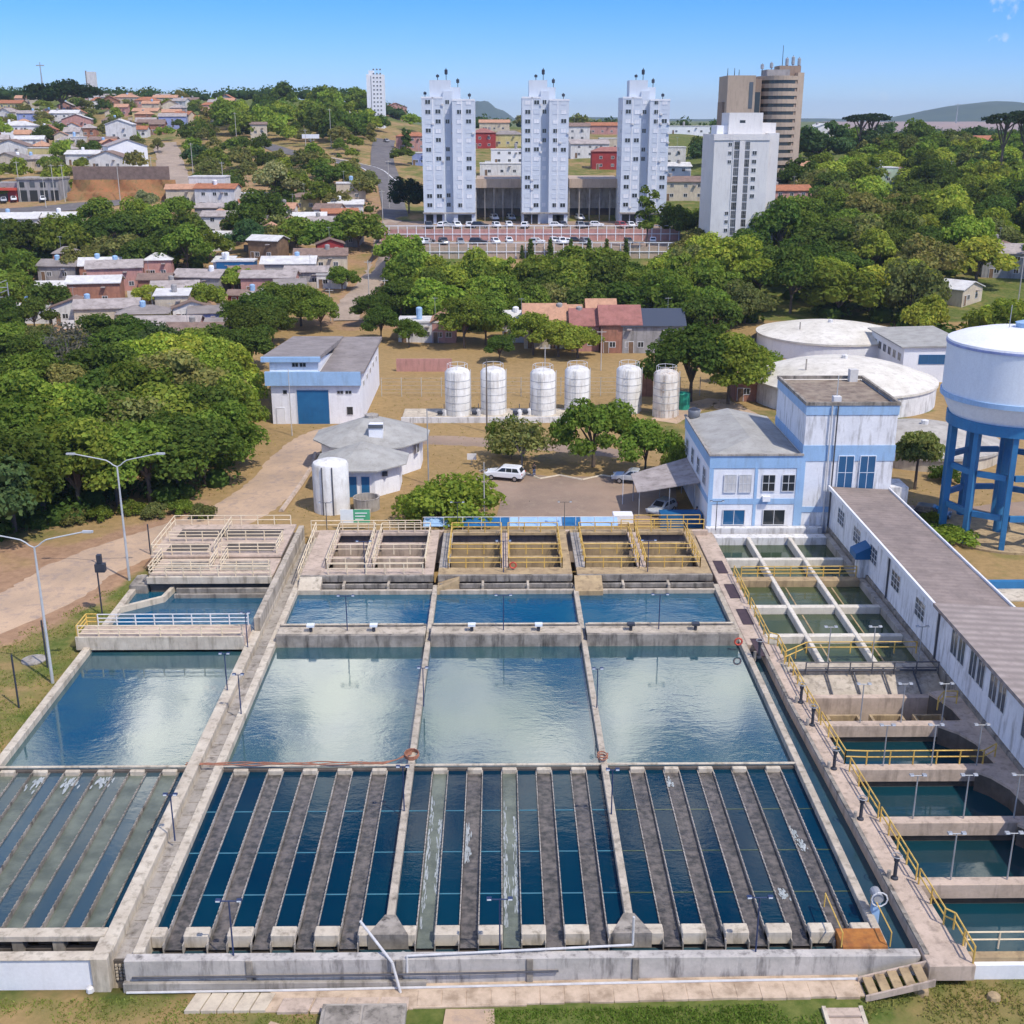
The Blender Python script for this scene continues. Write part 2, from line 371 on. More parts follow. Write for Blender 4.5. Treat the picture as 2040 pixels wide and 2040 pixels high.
# ============================================================ terrain
LY = [-500, 200, 245, 275, 314, 343, 374, 430, 500, 640, 780, 900, 1200, 3000, 9000]
LZ = [0, 0, 2, 4, 9, 13, 18, 23, 29.5, 38.5, 51, 54, 42, 34, 30]
MY = [-500, 200, 240, 280, 300, 346, 400, 480, 600, 700, 900, 1500, 3000, 9000]
MZ = [0, 0, 1, 4, 8, 14.3, 18, 24, 32, 36, 34, 30, 32, 32]
RY = [-500, 205, 260, 300, 343, 400, 470, 560, 640, 900, 1500, 2600, 4000, 9000]
RZ = [0, 0, 5, 9, 13, 18.5, 24, 30, 30, 18, 22, 33, 30, 30]
def bump2(x, y, s): return math.sin(x / s + 1.3 * math.sin(y / s * .7)) * math.cos(y / s * .83 + .6 * math.sin(x / s * 1.1))
BX0, BX1, BY0, BY1 = -34.75, 35.15, 51.75, 118.3
def th(x, y):
    t = x / max(y, 60.0)
    l = np.interp(y, LY, LZ); m = np.interp(y, MY, MZ); r = np.interp(y, RY, RZ)
    wl = 1 - sm(-.13, -.045, t); wr = sm(.13, .22, t)
    z = m * (1 - wl) * (1 - wr) + l * wl + r * wr * (1 - wl)
    far = sm(210, 300, y)
    z += far * (1.1 * bump2(x, y, 26) + .35 * bump2(x + 50, y, 9)) * (1 - sm(1500, 3000, y) * .7)
    # terraces cut for the three apartment towers
    tx = sm(-32, -28, x) * (1 - sm(44, 48, x))
    if tx > 0 and 292 < y < 352:
        zt = 14.0 if y > 317.6 else (11.3 if y > 300.4 else 8.6)
        z = z * (1 - tx) + zt * tx
    # plant yard and the drop at the front
    z -= .5 * (1 - far)
    z -= (1.40 - .58 * sm(-22, 22, x)) * (1 - sm(51.7, 64, y))
    if y < 49.3: z -= .17 * (49.3 - max(y, 36)) * sm(2, 13, x)
    z += .10 * bump2(x, y, 5) * (1 - far) * sm(44, 60, abs(x))
    return z
def tz(x, y):   # terrain with the hole dug for the basins
    if BX0 < x < BX1 and BY0 < y < BY1: return -5.0
    return th(x, y)
def ground(px, py):
    dx, dy, dz = ray(px, py); lo, hi = 20.0, 20.0
    y = 30.0
    while y < 5000:
        t = y / dy
        if CH + dz * t < th(dx * t, y): break
        y *= 1.004
    a, b = y / 1.004, y
    for _ in range(18):
        m = (a + b) / 2; t = m / dy
        if CH + dz * t < th(dx * t, m): b = m
        else: a = m
    t = b / dy
    return dx * t, b, th(dx * t, b)
def axis(a, b, st, out, grow, extra):
    v = list(np.arange(a, b + .01, st)); s = st; x = b
    while x < out[1]: s *= grow; x += s; v.append(x)
    s = st; x = a
    while x > out[0]: s *= grow; x -= s; v.append(x)
    v = [q for q in v if all(abs(q - e) > .45 for e in extra)] + list(extra)
    return np.array(sorted(v))
def catmull(pts, n=8):
    P_ = [pts[0]] + list(pts) + [pts[-1]]; out = []
    for i in range(1, len(P_) - 2):
        a, b, c, d = [np.array(q, float) for q in P_[i - 1:i + 3]]
        for k in range(n):
            t = k / n; out.append(.5 * ((2 * b) + (c - a) * t + (2 * a - 5 * b + 4 * c - d) * t * t + (3 * b - a - 3 * c + d) * t ** 3))
    out.append(np.array(pts[-1], float)); return out
P0 = lambda px, py, w: at(px, py, -.5) + (w,)
DIRTP = [(-70, 66, 9), (-56, 84, 9.5), P0(40, 1205, 9), P0(170, 1130, 8.5), P0(330, 1070, 8), P0(460, 1025, 8.5), P0(545, 965, 7.5), P0(590, 905, 6.5), P0(640, 868, 6), P0(720, 846, 6)]
DIRT = [(q[0], q[1], q[2] / 2) for q in catmull(DIRTP, 14)]
e_ = .05
XS = axis(-130, 130, 2.5, (-6000, 6000), 1.07, [BX0 - e_, BX0 + e_, BX1 - e_, BX1 + e_])
YS = sorted(set(list(np.arange(-60, 27, 8)) + list(np.arange(28, 300, 2.5)) + list(np.arange(302, 900, 5))))
y_ = 900.; s_ = 6.
while y_ < 9000: y_ += s_; s_ *= 1.05; YS.append(y_)
ex_ = [BY0 - e_, BY0 + e_, BY1 - e_, BY1 + e_, 300.35, 300.45, 317.55, 317.65]
YS = np.array(sorted([q for q in YS if all(abs(q - e) > .4 for e in ex_)] + ex_))
V = [(x, y, tz(x, y)) for y in YS for x in XS]
nx = len(XS)
Fc = [(j * nx + i, j * nx + i + 1, (j + 1) * nx + i + 1, (j + 1) * nx + i) for j in range(len(YS) - 1) for i in range(nx - 1)]
me = bpy.data.meshes.new('ground'); me.from_pydata(V, [], Fc); me.materials.append(MT['ground'])
def cover(x, y):
    dry, soil = .28, .05
    if y < 52: dry, soil = .24 + .16 * (x < -4) + .16 * (x < -14 and y < 48.5) + .22 * sm(18, 21, x), .1 + .2 * (-14 < x < -4)
    elif x < -34 and y < 118:
        d = -34.8 - x
        dry = .46 + .35 * sm(5, 11, d); soil = .06 + .5 * sm(6, 10, d)
    elif x > 40 and y < 120: dry, soil = .62, .1
    elif y < 240 and x > -46: dry, soil = .86, .22
    elif y < 205: dry, soil = .5, .35
    elif y < 700:
        t = x / y
        if t < -.08 and y < 430: dry, soil = .66, .5
        elif t < -.08: dry, soil = .58, .34
        elif t < .12 and y > 340: dry, soil = .5, .3
        else: dry, soil = .32, .08
    if -75 < x < -34 and 60 < y < 165:
        dd = min(math.hypot(x - a, y - b) - w for a, b, w in DIRT); soil = max(soil, .95 * (1 - sm(.3, 3.6, dd)))
    if 270 < y < 330 and math.hypot((x - 6) / 14, (y - 288) / 14) < 1: dry, soil = .9, .45
    if 44 < x < 66 and 175 < y < 190: dry, soil = .1, 0
    if 20 < x < 62 and 150 < y < 178: dry = .5
    return dry, soil
ca = me.color_attributes.new('cover', 'FLOAT_COLOR', 'POINT')
cv = np.zeros((len(V), 4)); cv[:, 3] = 1
for i, (x, y, z) in enumerate(V): cv[i, 1], cv[i, 2] = cover(x, y)
ca.data.foreach_set('color', cv.ravel())
me.polygons.foreach_set('use_smooth', [True] * len(Fc)); me.update()
gnd = bpy.data.objects.new('ground', me); COL.objects.link(gnd); struct(gnd); WL['ground'] = (0, 0, 0)
# strips of road laid on the terrain
ROADPTS = []
def strip(name, pts, mat, off=.03, ragged=.0, n=8, cross=6, z=None):
    c = catmull(pts, n); vs = []; fs = []; ROADPTS.extend([(q[0], q[1], q[2] / 2) for q in c])
    r = random.Random(3)
    for i, p in enumerate(c):
        a = c[max(0, i - 1)]; b = c[min(len(c) - 1, i + 1)]; d = b[:2] - a[:2]; d /= np.linalg.norm(d) + 1e-9; nrm = np.array((-d[1], d[0]))
        for k in range(cross + 1):
            w = (k / cross - .5) * p[2]
            if k in (0, cross): w += r.uniform(-ragged, ragged)
            q = p[:2] + nrm * w
            vs.append((q[0], q[1], (th(q[0], q[1]) if z is None else z) + off - (.05 if ragged and k in (0, cross) else 0)))
    m = cross + 1
    for i in range(len(c) - 1):
        for k in range(cross): fs.append((i * m + k + 1, i * m + k, (i + 1) * m + k, (i + 1) * m + k + 1))
    mb = MB(); mb.add(vs, fs); return mb.build(name, mat, smooth=True)
def sheet(name, poly, mat, off=.02, step=3.0):
    # flat polygon draped on the yard
    mb = MB(); mb.add([(x, y, th(x, y) + off) for x, y in poly], [tuple(range(len(poly)))]); return mb.build(name, mat)
def gp(px, py, w): x, y, z = ground(px, py); return (x, y, w)
struct(strip('dirt_road', DIRTP, MT['dirt_track'], .035, .28, 14))
struct(strip('yard_road', [P0(700, 900, 4), P0(800, 878, 5.5), P0(900, 878, 5.5), P0(1010, 884, 5.5), P0(1130, 893, 5), P0(1250, 905, 5)], MT['asphalt_yard'], .03, .4))
struct(sheet('parking_yard', [at(*q, -.5) for q in ((985, 1046), (1000, 990), (940, 952), (1000, 938), (1100, 950), (1200, 950), (1290, 945), (1345, 960), (1352, 1046))], MT['asphalt_yard'], .045))
struct(strip('gravel_lane', [P0(1320, 840, 5), P0(1420, 800, 5), P0(1480, 830, 6)], MT['dirt_track'], .03, .5))
struct(strip('tower_yard_path', [(50, 101, 3), (55, 105, 4), (62, 111, 6), (75, 112, 6)], MT['concrete_pink'], .03, .3))
struct(strip('side_road', [(43, 128, 6), (52, 126, 6), (66, 128, 7), (90, 132, 8)], MT['asphalt_yard'], .03, .3))
# hillside streets
struct(strip('main_road', [gp(790, 440, 7), gp(782, 400, 7.5), gp(778, 370, 9), gp(768, 350, 10), gp(762, 322, 9), gp(762, 300, 9), gp(766, 278, 10)], MT['asphalt'], .22))
struct(strip('branch_road', [gp(778, 368, 6), gp(745, 340, 7), gp(690, 325, 7), gp(620, 313, 7), gp(560, 300, 7), gp(520, 288, 7), gp(420, 286, 6)], MT['asphalt'], .18))
struct(strip('lower_street', [gp(790, 435, 5), gp(765, 470, 5), gp(755, 520, 5), gp(738, 560, 5.5), gp(705, 600, 6), gp(690, 640, 6)], MT['clay_street'], .2, .5))
struct(strip('clay_street', [gp(360, 392, 9), gp(350, 360, 10), gp(340, 325, 10), gp(334, 300, 10), gp(328, 285, 10)], MT['clay_street'], .2, .5))
struct(strip('shop_street', [gp(-60, 422, 9), gp(60, 418, 9), gp(150, 412, 9), gp(240, 402, 8)], MT['asphalt'], .2, .3))
mb = MB()
c_ = catmull([gp(778, 368, 0), gp(745, 340, 0), gp(690, 325, 0), gp(620, 313, 0)], 8)
for off_ in (-3.7, 3.7):
    for i in range(len(c_) - 1):
        d = c_[i + 1] - c_[i]; L = np.hypot(d[0], d[1]); nrm = np.array((-d[1], d[0])) / L * off_
        a = c_[i][:2] + nrm; b = c_[i + 1][:2] + nrm; w = np.array((-d[1], d[0])) / L * .22
        mb.quad(*[(q[0], q[1], th(q[0], q[1]) + .3) for q in (a - w, b - w, b + w, a + w)])
struct(mb.build('road_marking', MT['paint_white']))
# cut bank of red soil behind the shops, ploughed fields, far hills
mb = MB(); n = 44; m_ = 9; vs = []
for k in range(n + 1):
    q = ground(130 + 210 * k / n, 402)
    for lv in range(m_ + 1):
        f = lv / m_; st = f * 6.6 if f < .45 else (2.97 + (f - .45) * .9 if f < .62 else 3.12 + (f - .62) * 9.1)
        vs.append((q[0] + .3 * math.sin(f * 9 + k), q[1] + 1 + f * 5 + (1.5 if f > .5 else 0) + .7 * math.sin(q[0] * .5 + f * 5) + .35 * math.sin(k * 1.9 + lv * 2.3), q[2] - .5 + st))
mb.add(vs, [(k * (m_ + 1) + l, (k + 1) * (m_ + 1) + l, (k + 1) * (m_ + 1) + l + 1, k * (m_ + 1) + l + 1) for k in range(n) for l in range(m_)])
struct(mb.build('soil_bank', MT['red_soil'], smooth=True))
mb = MB()
vs = []; nxx, nyy = 30, 12
for j in range(nyy + 1):
    for i in range(nxx + 1):
        x = 430 + i / nxx * 700 + j * 25; y = 1500 + j * 110; vs.append((x, y, th(x, y) + 1.5))
mb.add(vs, [(j * (nxx + 1) + i, j * (nxx + 1) + i + 1, (j + 1) * (nxx + 1) + i + 1, (j + 1) * (nxx + 1) + i) for j in range(nyy) for i in range(nxx)])
struct(mb.build('ploughed_field', MT['field'], smooth=True))
def hill(name, cx, cy, h, sx, sy, base=28, n=26, seed=0):
    vs = []; r = random.Random(seed)
    for j in range(n + 1):
        for i in range(n + 1):
            u, v = (i / n * 2 - 1) * 2.6, (j / n * 2 - 1) * 2.6
            z = base - 12 + (h + 12) * math.exp(-(u * u + v * v) / 2) * (1 + .10 * math.sin(3.1 * u + seed) + .06 * math.sin(7 * u + v * 3)) + r.uniform(-1, 1) * h * .012
            vs.append((cx + u * sx, cy + v * sy, z))
    mb = MB(); mb.add(vs, [(j * (n + 1) + i, j * (n + 1) + i + 1, (j + 1) * (n + 1) + i + 1, (j + 1) * (n + 1) + i) for j in range(n) for i in range(n)])
    return struct(mb.build(name, MT['far_hill'], smooth=True))
hill('wooded_hill', 2000, 4000, 118, 240, 300, seed=1)
hill('wooded_hill', 1720, 4300, 62, 260, 300, seed=2)
hill('far_ridge', -60, 5200, 80, 75, 300, seed=3)
hill('far_ridge', -900, 4200, 82, 360, 300, base=36, seed=4)
hill('far_ridge', 900, 4600, 14, 700, 300, seed=5)
hill('far_ridge', 150, 4800, 16, 700, 300, seed=6)
# ============================================================ the basins
def bx(name, x0, x1, y0, y1, z0, z1, mat, label=None, cat=None, group=None, parent=None, bv=.03):
    o = MB().box(x0, x1, y0, y1, z0, z1).build(name, MT[mat], parent)
    if bv: bevel(o, bv)
    if label: tag(o, label, cat or name.replace('_', ' '), group)
    return o
def wsheet(x0, x1, y0, y1, z, mat):
    return struct(MB().quad((x0, y0, z), (x1, y0, z), (x1, y1, z), (x0, y1, z)).build('water', MT[mat]))
YN, YT, YM0, YM1, YU = 53.5, 71.2, 91.2, 93.6, 102.0
DIV = [(-19.6, -19.0), (-6.4, -5.95), (6.85, 7.3), (20.2, 20.7)]
bx('basin_wall', -34.9, -34.3, 52.2, 107, -4, 0, 'concrete_pale', 'long pale concrete wall along the grass bank, outer edge of the left basin', 'basin wall', 'basin walls')
XL = lambda y: -21.45
def slant(name, y0, y1, o0, o1, z0, z1, mat, parent=None):
    return MB().prism([(XL(y0) + o0, y0), (XL(y0) + o1, y0), (XL(y1) + o1, y1), (XL(y1) + o0, y1)], z0, z1).build(name, MT[mat], parent)
tag(bevel(slant('basin_wall', 52.2, 117.5, 0, .8, -4, .12, 'concrete_pale'), .04), 'broad sunlit concrete wall on the left of the sunken tiled passage between the basins', 'basin wall', 'basin walls')
bx('basin_wall', -19.6, -19.0, 52.2, 117.5, -4, 0, 'concrete_pale', 'narrow concrete wall on the right of the sunken tiled passage between the basins', 'basin wall', 'basin walls')
bx('basin_wall', -6.4, -5.95, YN, 104, -4, 0, 'concrete', 'long concrete divider between the basin of dark blue strips and the one with frothy troughs', 'basin wall', 'basin walls')
bx('basin_wall', 6.85, 7.3, YN, 104, -4, 0, 'concrete', 'long concrete divider ending at the corner riser of the white pipe', 'basin wall', 'basin walls')
bx('basin_wall', 20.2, 20.7, 52.6, 104, -4, 0, 'concrete', 'long concrete wall between the basins and the narrow outlet channel', 'basin wall', 'basin walls')
# sunken passage between the double wall
o = slant('raised_wall', 93.3, 117.5, .25, .8, .12, 1.35, 'concrete'); tag(bevel(o, .04), 'raised stained wall on top of the broad wall, beside the left mixing platform', 'basin wall')
p = struct(MB().prism([(XL(52.3) + .8, 52.3), (-19.6, 52.3), (-19.6, 117), (XL(117) + .8, 117)], -4, -.55).build('passage_floor', MT['concrete_grey']))
for i in range(26):
    y = 54 + i * 1.5
    o = bx('floor_slab', -20.5, -19.75, y, y + 1.3, -.55, -.50, 'concrete_grey', 'thin square slab in the row paving the sunken passage between basin walls', 'paving slab', 'slabs in the sunken passage', bv=0)
# cross walls and walkways
for (x0, x1, lb) in ((-19.0, -6.4, 'stained walkway beam over the basins with white-topped stubs, beside the double wall'), (-5.95, 6.85, 'stained middle walkway beam crossing the central basin'), (7.3, 20.2, 'stained walkway beam over the basin beside the outlet channel, a bent pipe on it')):
    t = thing('walkway_beam', lb, 'walkway', (x0, YM0, 0), 'walkway beams across the basins')
    bx('beam', x0, x1, YM0, YM0 + .35, -2, .6, 'concrete_dirty', parent=t)
    bx('deck', x0, x1, YM0 + .35, YM1 - .3, .35, .52, 'concrete', parent=t)
    bx('beam', x0, x1, YM1 - .3, YM1, -2, .62, 'concrete_dirty', parent=t)
    t2 = MB().tube((x0 + .2, YM1 - .5, .78), (x1 - .2, YM1 - .5, .78), .08).build('pipe', MT['concrete_pale'], t)
tb = thing('walkway_platform', 'pale railed platform bridging the left basin, its front face streaked', 'walkway', (-35.4, 90.5, 0))
bx('deck', -35.5, -21.45, 90.5, 93.2, -.2, .8, 'concrete_pink', parent=tb)
bx('kerb', -35.5, -21.45, 90.3, 90.5, -.25, .95, 'concrete_pale', parent=tb)
# water
wslant = lambda x0, y0, y1, z, m: struct(MB().quad((x0, y0, z), (XL(y0) + .02, y0, z), (XL(y1) + .02, y1, z), (x0, y1, z)).build('water', MT[m]))
wslant(-34.3, YT + .2, 90.6, -.5, 'water_basin'); wslant(-34.3, 93.1, 104, -.45, 'water_upper')
for a, b in zip(DIV[:-1], DIV[1:]):
    wsheet(a[1], b[0], YT + .2, YM0, -.5, 'water_basin'); wsheet(a[1], b[0], YM1, 103.2, -.45, 'water_upper')
wslant(-34.3, 52.1, YN, -1.0, 'water_channel'); wsheet(-19.0, 20.2, 52.1, YN, -1.0, 'water_channel')
wsheet(20.7, 22.4, 52.1, 90.5, -.7, 'water_channel')
# corner pool in the upper left basin
o = MB().prism([(-34.3, 98.6), (-31.0, 101.1), (-30.6, 104.5), (-31.0, 104.5), (-31.35, 101.35), (-34.3, 99.1)], -3, .1).build('corner_wall', MT['concrete_pale'])
tag(o, 'low bent concrete wall fencing off the small blue corner pool', 'basin wall')
# launder starts: cross wall with pale caps, pipe, hoses
lab = {0: 'thin cross wall with pale caps between smooth water and grey troughs in the left basin', 1: 'thin cross wall with orange hoses lying along it', 2: 'thin cross wall with pale caps above the frothy troughs', 3: 'thin cross wall with pale caps beside the outlet channel'}
BAS = [(-34.3, -21.45), (-19.0, -6.4), (-5.95, 6.85), (7.3, 20.2)]
def px_x(px, py): return at(px, py, -.4)[0]
TR = [[px_x(353, 1862) + 2.36 * k for k in range(5)], [px_x(848, 1862) + 2.36 * k for k in range(5)], [px_x(1337, 1855) + 2.33 * k for k in range(5)]]
TR = [[-33.6 + 2.2 * k for k in range(6)]] + TR
WT = [1.25, 1.12, 1.12, 1.12]
for b in range(4):
    x0, x1 = BAS[b]
    t = thing('cross_wall', lab[b], 'basin wall', (x0, YT, -.5), 'cross walls at the trough heads')
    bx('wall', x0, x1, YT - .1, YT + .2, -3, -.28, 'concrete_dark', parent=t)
    MB().tube((x0, YT + .1, -.1), (x1, YT + .1, -.1), .09).build('pipe', MT['concrete_pale'], t)
    for x in TR[b]: bx('cap', x - .5, x + .5, YT - .42, YT - .1, -.62, -.16, 'concrete_pale', parent=t, bv=.05)
    # troughs
    for k, x in enumerate(TR[b]):
        nm = ['first', 'second', 'third', 'fourth', 'fifth', 'sixth'][k]
        bn = ['grey left basin', 'basin below the orange hoses', 'middle basin', 'basin beside the outlet channel'][b]
        tr = thing('collecting_trough', '%s long concrete trough from the left in the %s' % (nm, bn), 'trough', (x, YN, -.5), 'collecting troughs')
        w = WT[b] / 2; ye = YN - .35 if b else YN + .7
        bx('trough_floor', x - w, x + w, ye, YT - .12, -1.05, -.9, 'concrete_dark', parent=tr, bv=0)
        for s in (-1, 1):
            mb = MB(); y = ye; cx = x + s * (w - .03)
            mb.box(cx - .03, cx + .03, ye, YT - .12, -.9, -.37)
            if b in (2, 3, 0) or True:
                q = ye + .4
                while q < YT - .6:      # V-notch teeth along the lip
                    mb.box(cx - .028, cx + .028, q, q + .2, -.37, -.31); q += .38
            mb.build('side_wall', MT['concrete_grey' if b else 'concrete_dirty'], tr)
        mb = MB().quad((x - w + .09, ye, -.66), (x + w - .09, ye, -.66), (x + w - .09, YT - .13, -.5), (x - w + .09, YT - .13, -.5))
        mb.build('trough_water', MT['water_trough_green' if (b == 0 or (b == 2 and k in (0, 2))) else 'water_trough'], tr)
    xs = [x0] + [v for x in TR[b] for v in (x - WT[b] / 2, x + WT[b] / 2)] + [x1]
    for i in range(0, len(xs) - 1, 2):
        if b == 0 and i == len(xs) - 2: wslant(xs[i], YN + .7, YT - .1, -.45, 'water_deep')
        elif xs[i + 1] - xs[i] > .1: wsheet(xs[i], xs[i + 1], YN + .7, YT - .1, -.45, 'water_deep' if b else 'water_left')
    # slender stay bars under the surface between troughs
    xs = [x0] + [v for x in TR[b] for v in (x - WT[b] / 2, x + WT[b] / 2)] + [x1]
    if b:
        for y in (57.6, 61.7, 66.2):
            for i in range(0, len(xs) - 1, 2):
                if xs[i + 1] - xs[i] > .5:
                    tag(MB().box(xs[i], xs[i + 1], y - .05, y + .05, -.5, -.435).build('stay_bar', MT['water_filter' if b == 3 else 'teal_bar']), 'thin stay bar just under the dark water between two troughs', 'bar', 'stay bars between the troughs')
# end walls: separate blocks between the trough mouths
def endblock(x0, x1, lb):
    o = bx('end_block', x0, x1, YN - .05, YN + .75, -.78, .02, 'concrete_pale', lb, 'concrete block', 'blocks between the trough mouths', bv=.05)
for b in (1, 2, 3):
    x0, x1 = BAS[b]; xs = [x0] + [v for x in TR[b] for v in (x - .5, x + .5)] + [x1]
    for i in range(0, len(xs) - 1, 2):
        if xs[i + 1] - xs[i] > .25:
            endblock(xs[i], xs[i + 1], '%s pale end block from left between trough mouths, %s' % (['first', 'second', 'third', 'fourth', 'fifth', 'sixth'][i // 2], ['', 'basin below the orange hoses', 'middle basin', 'basin beside the outlet channel'][b]))
    bx('sill_wall', x0, x1, YN + .05, YN + .6, -4, -1.06, 'concrete_dark', 'dark wet sill under the trough mouths of the %s' % ['', 'basin below the orange hoses', 'middle basin', 'basin beside the outlet channel'][b], 'basin wall')
bx('end_beam', -34.3, -21.5, YN, YN + .75, -.35, .02, 'concrete_pale', 'continuous pale beam across the front end of the grey left basin', 'concrete beam')
for k in range(5): bx('stub', -33.2 + 2.2 * k, -32.6 + 2.2 * k, YN + .1, YN + .7, -1.6, -.36, 'concrete_dirty', 'short dark stub under the front beam of the left basin', 'stub', 'stubs under the left front beam', bv=0)
bx('sill_wall', -34.3, -21.5, YN + .3, YN + .6, -4, -1.0, 'concrete_dark', 'dark wet sill under the front beam of the grey left basin', 'basin wall')
for dx, nm in ((-6.17, 'first'), (7.07, 'second')):
    tag(MB().prism([(dx - 1.1, YN - .1), (dx + 1.1, YN - .1), (dx + .3, YN + 1.6), (dx - .3, YN + 1.6)], -.9, .05).build('buttress', MT['concrete_dirty']), 'flared stained concrete foot of the %s divider from the left at the front' % nm, 'buttress')
# front retaining walls
t = thing('front_wall', 'long streaked grey front wall of the basins facing the lawn', 'retaining wall', (-20, 51.8, -2))
bx('wall', -19.9, 22.2, 51.55, 52.15, -4, -.05, 'front_wall', parent=t)
bx('ledge', -20.0, -4, 51.3, 51.6, -4, -1.3, 'concrete_grey', parent=t)
for x in (-13.5, -5.6, 1.3, 6.9): bx('rib', x, x + .35, 51.45, 51.56, -1.9, -.06, 'concrete_dirty', parent=t)
t = thing('front_wall', 'clean white front wall below the grey left basin', 'retaining wall', (-30, 51.8, -2))
bx('wall', -48, -21.4, 51.6, 52.15, -4, .02, 'white_clean', parent=t)
bx('coping', -48, -21.3, 51.5, 52.2, .02, .12, 'concrete_pale', parent=t)
bx('pier', -21.6, -20.7, 51.4, 53.2, -4, .2, 'concrete_pale', parent=t)
g = thing('outlet_screen', 'small perforated concrete screen at the mouth of the sunken passage', 'grate', (-20.7, 52, -1))
bx('panel', -20.7, -19.6, 52.2, 52.35, -1.9, -.5, 'concrete_dark', parent=g)
mb = MB()
for i in range(5):
    for j in range(5): mb.box(-20.6 + .2 * i, -20.48 + .2 * i, 52.12, 52.2, -1.75 + .22 * j, -1.62 + .22 * j)
mb.build('perforation', MT['concrete_pale'], g)
# foam where the troughs spill
def streak(mb, cx, cy, z, w, l, r):
    n = 7; pts_ = [(cx + w * math.cos(2 * PI * i / n) * r.uniform(.6, 1.3), cy + l * math.sin(2 * PI * i / n) * r.uniform(.6, 1.2), z) for i in range(n)]
    mb.add(pts_ + [(cx, cy, z + w * .35)], [(i, (i + 1) % n, n) for i in range(n)])
r_ = random.Random(5)
for b in (0, 1, 2, 3):
    mb = MB()
    for x in TR[b]:
        for k in range(26 if b > 1 else (12 if b else 5)):
            cx, cy = x + r_.gauss(0, .38), 52.9 + r_.gauss(0, .2); s = r_.uniform(.03, .13)
            if not (BAS[b][0] < cx < BAS[b][1]) or cy > YN - .1 or cy < 52.2: continue
            streak(mb, cx, cy, -.99, s * 1.6, s * 1.6, r_)
    if b == 0:
        for x in TR[0][1:4]:
            for k in range(34):
                s = r_.uniform(.03, .1); streak(mb, x + r_.gauss(.2, .28), YT - .8 - abs(r_.gauss(0, .7)), -.44, s, s * 4, r_)
    if b == 2:
        for x, s_, (f0, f1) in ((TR[2][0], -1, (.15, 1)), (TR[2][0], 1, (.3, .8)), (TR[2][2], -1, (.2, 1)), (TR[2][2], 1, (.3, .9)), (TR[2][1], -1, (.35, .6))):
            for k in range(90):
                f = r_.uniform(f0, f1); y = YT - 1 - f * 15.5; s = r_.uniform(.015, .045)
                zz = -.5 - .16 * (YT - y) / 17.7
                streak(mb, x + s_ * (.42 - abs(r_.gauss(0, .12))), y, zz + .012, s, r_.uniform(.12, .55), r_)
    if b == 3:
        for cx, cy in ((TR[3][4] - .3, 63.5), (TR[3][4] - .1, 62.2), (TR[3][1] - .3, 69.6), (TR[3][3], 57.5)):
            for k in range(36): s = r_.uniform(.02, .07); streak(mb, cx + r_.gauss(0, .1), cy + r_.gauss(0, .3), -.54 - .16 * (YT - cy) / 17.7 + .08, s, s * 3, r_)
    struct(mb.build('foam', MT['foam']), 'stuff', 'white foam on the spilling water')
# outlet channel walkway on the right, from the front to the back
t = thing('side_walkway', 'long pale concrete walkway between the outlet channel and the filter pools', 'walkway', (23, 52, 0))
bevel(MB().prism([(22.35, 51.5), (24.45, 51.5), (23.3, 80), (23.3, 90.4), (21.75, 90.4), (21.75, 80)], -4, 0).build('deck', MT['concrete_pink'], t), .06)
bx('deck', 20.7, 22.65, 90.4, 119, -4, 0, 'concrete_pink', parent=t, bv=.06)
MB().prism([(22.35, 51.5), (22.6, 51.5), (22.0, 80), (22.0, 90.4), (21.75, 90.4), (21.75, 80)], 0, .12).build('kerb', MT['concrete_dirty'], t)
for px, py in ((1425, 1130), (1450, 1178), (1473, 1229), (1503, 1290)):
    x, y = at(px, py, 0); bx('hatch_grate', 21.2, 22.15, y - 1.7, y + 1.7, .002, .05, 'grate', parent=t, bv=0)
bx('slab', 22.3, 24.75, 50.6, 52.4, -.9, .05, 'concrete_pink', parent=t)
# filter block
FX0, FX1 = 22.65, 35.0
t = thing('filter_block', 'grid of pale concrete walls dividing the twelve small green filter pools', 'filter walls', (29, 86.5, 0))
for x, w in ((26.15, .4), (30.5, .4)): bx('long_wall', x - w / 2, x + w / 2, 86.9, 117, -3, .06, 'filter_pale', parent=t, bv=.05)
bx('long_wall', 34.4, 35.0, 86.9, 118, -3, .05, 'concrete_grey', parent=t)
bx('cross_wall', FX0, 34.4, 116.8, 118, -3, .03, 'white_dirty', parent=t)
for y, w, m in ((110.6, .6, 'filter_pale'), (105.2, 1.0, 'concrete_ochre'), (98.5, .6, 'filter_pale'), (92.2, .6, 'filter_pale')):
    for xa, xb in ((FX0, 25.95), (26.35, 30.3), (30.7, 34.4)): bx('cross_wall', xa, xb, y - w / 2, y + w / 2, -3, .03, m, parent=t, bv=.05)
for ya, yb in ((111, 116.8), (105.75, 110.2), (98.85, 104.6), (92.55, 98.1), (86.9, 91.8)):
    for xa, xb in ((FX0, 25.95), (26.35, 30.3), (30.7, 34.4)): wsheet(xa, xb, ya, yb, -.62 if ya < 105 else -.8, 'water_filter')
    for xa in (() if ya > 105 else (27.2, 31.6)): tag(MB().box(xa, xa + .12, ya + .2, yb - .2, -.63, -.59).build('submerged_pipe', MT['concrete_ochre']), 'faint ochre pipe just under the green water of a filter pool', 'pipe', 'pipes in the filter pools')
t = thing('sloping_slab', 'dirty sloping concrete slab with pipes between green pools and the open pits', 'slab', (29, 84, 0))
bx('deck', FX0, 35.0, 85.2, 86.9, -3, .05, 'concrete', parent=t)
MB().prism([(FX0, 82.3), (35.0, 82.3), (35.0, 85.2), (FX0, 85.2)], -3, [-1.3, -1.3, -.25, -.25]).build('slope', MT['concrete'], t)
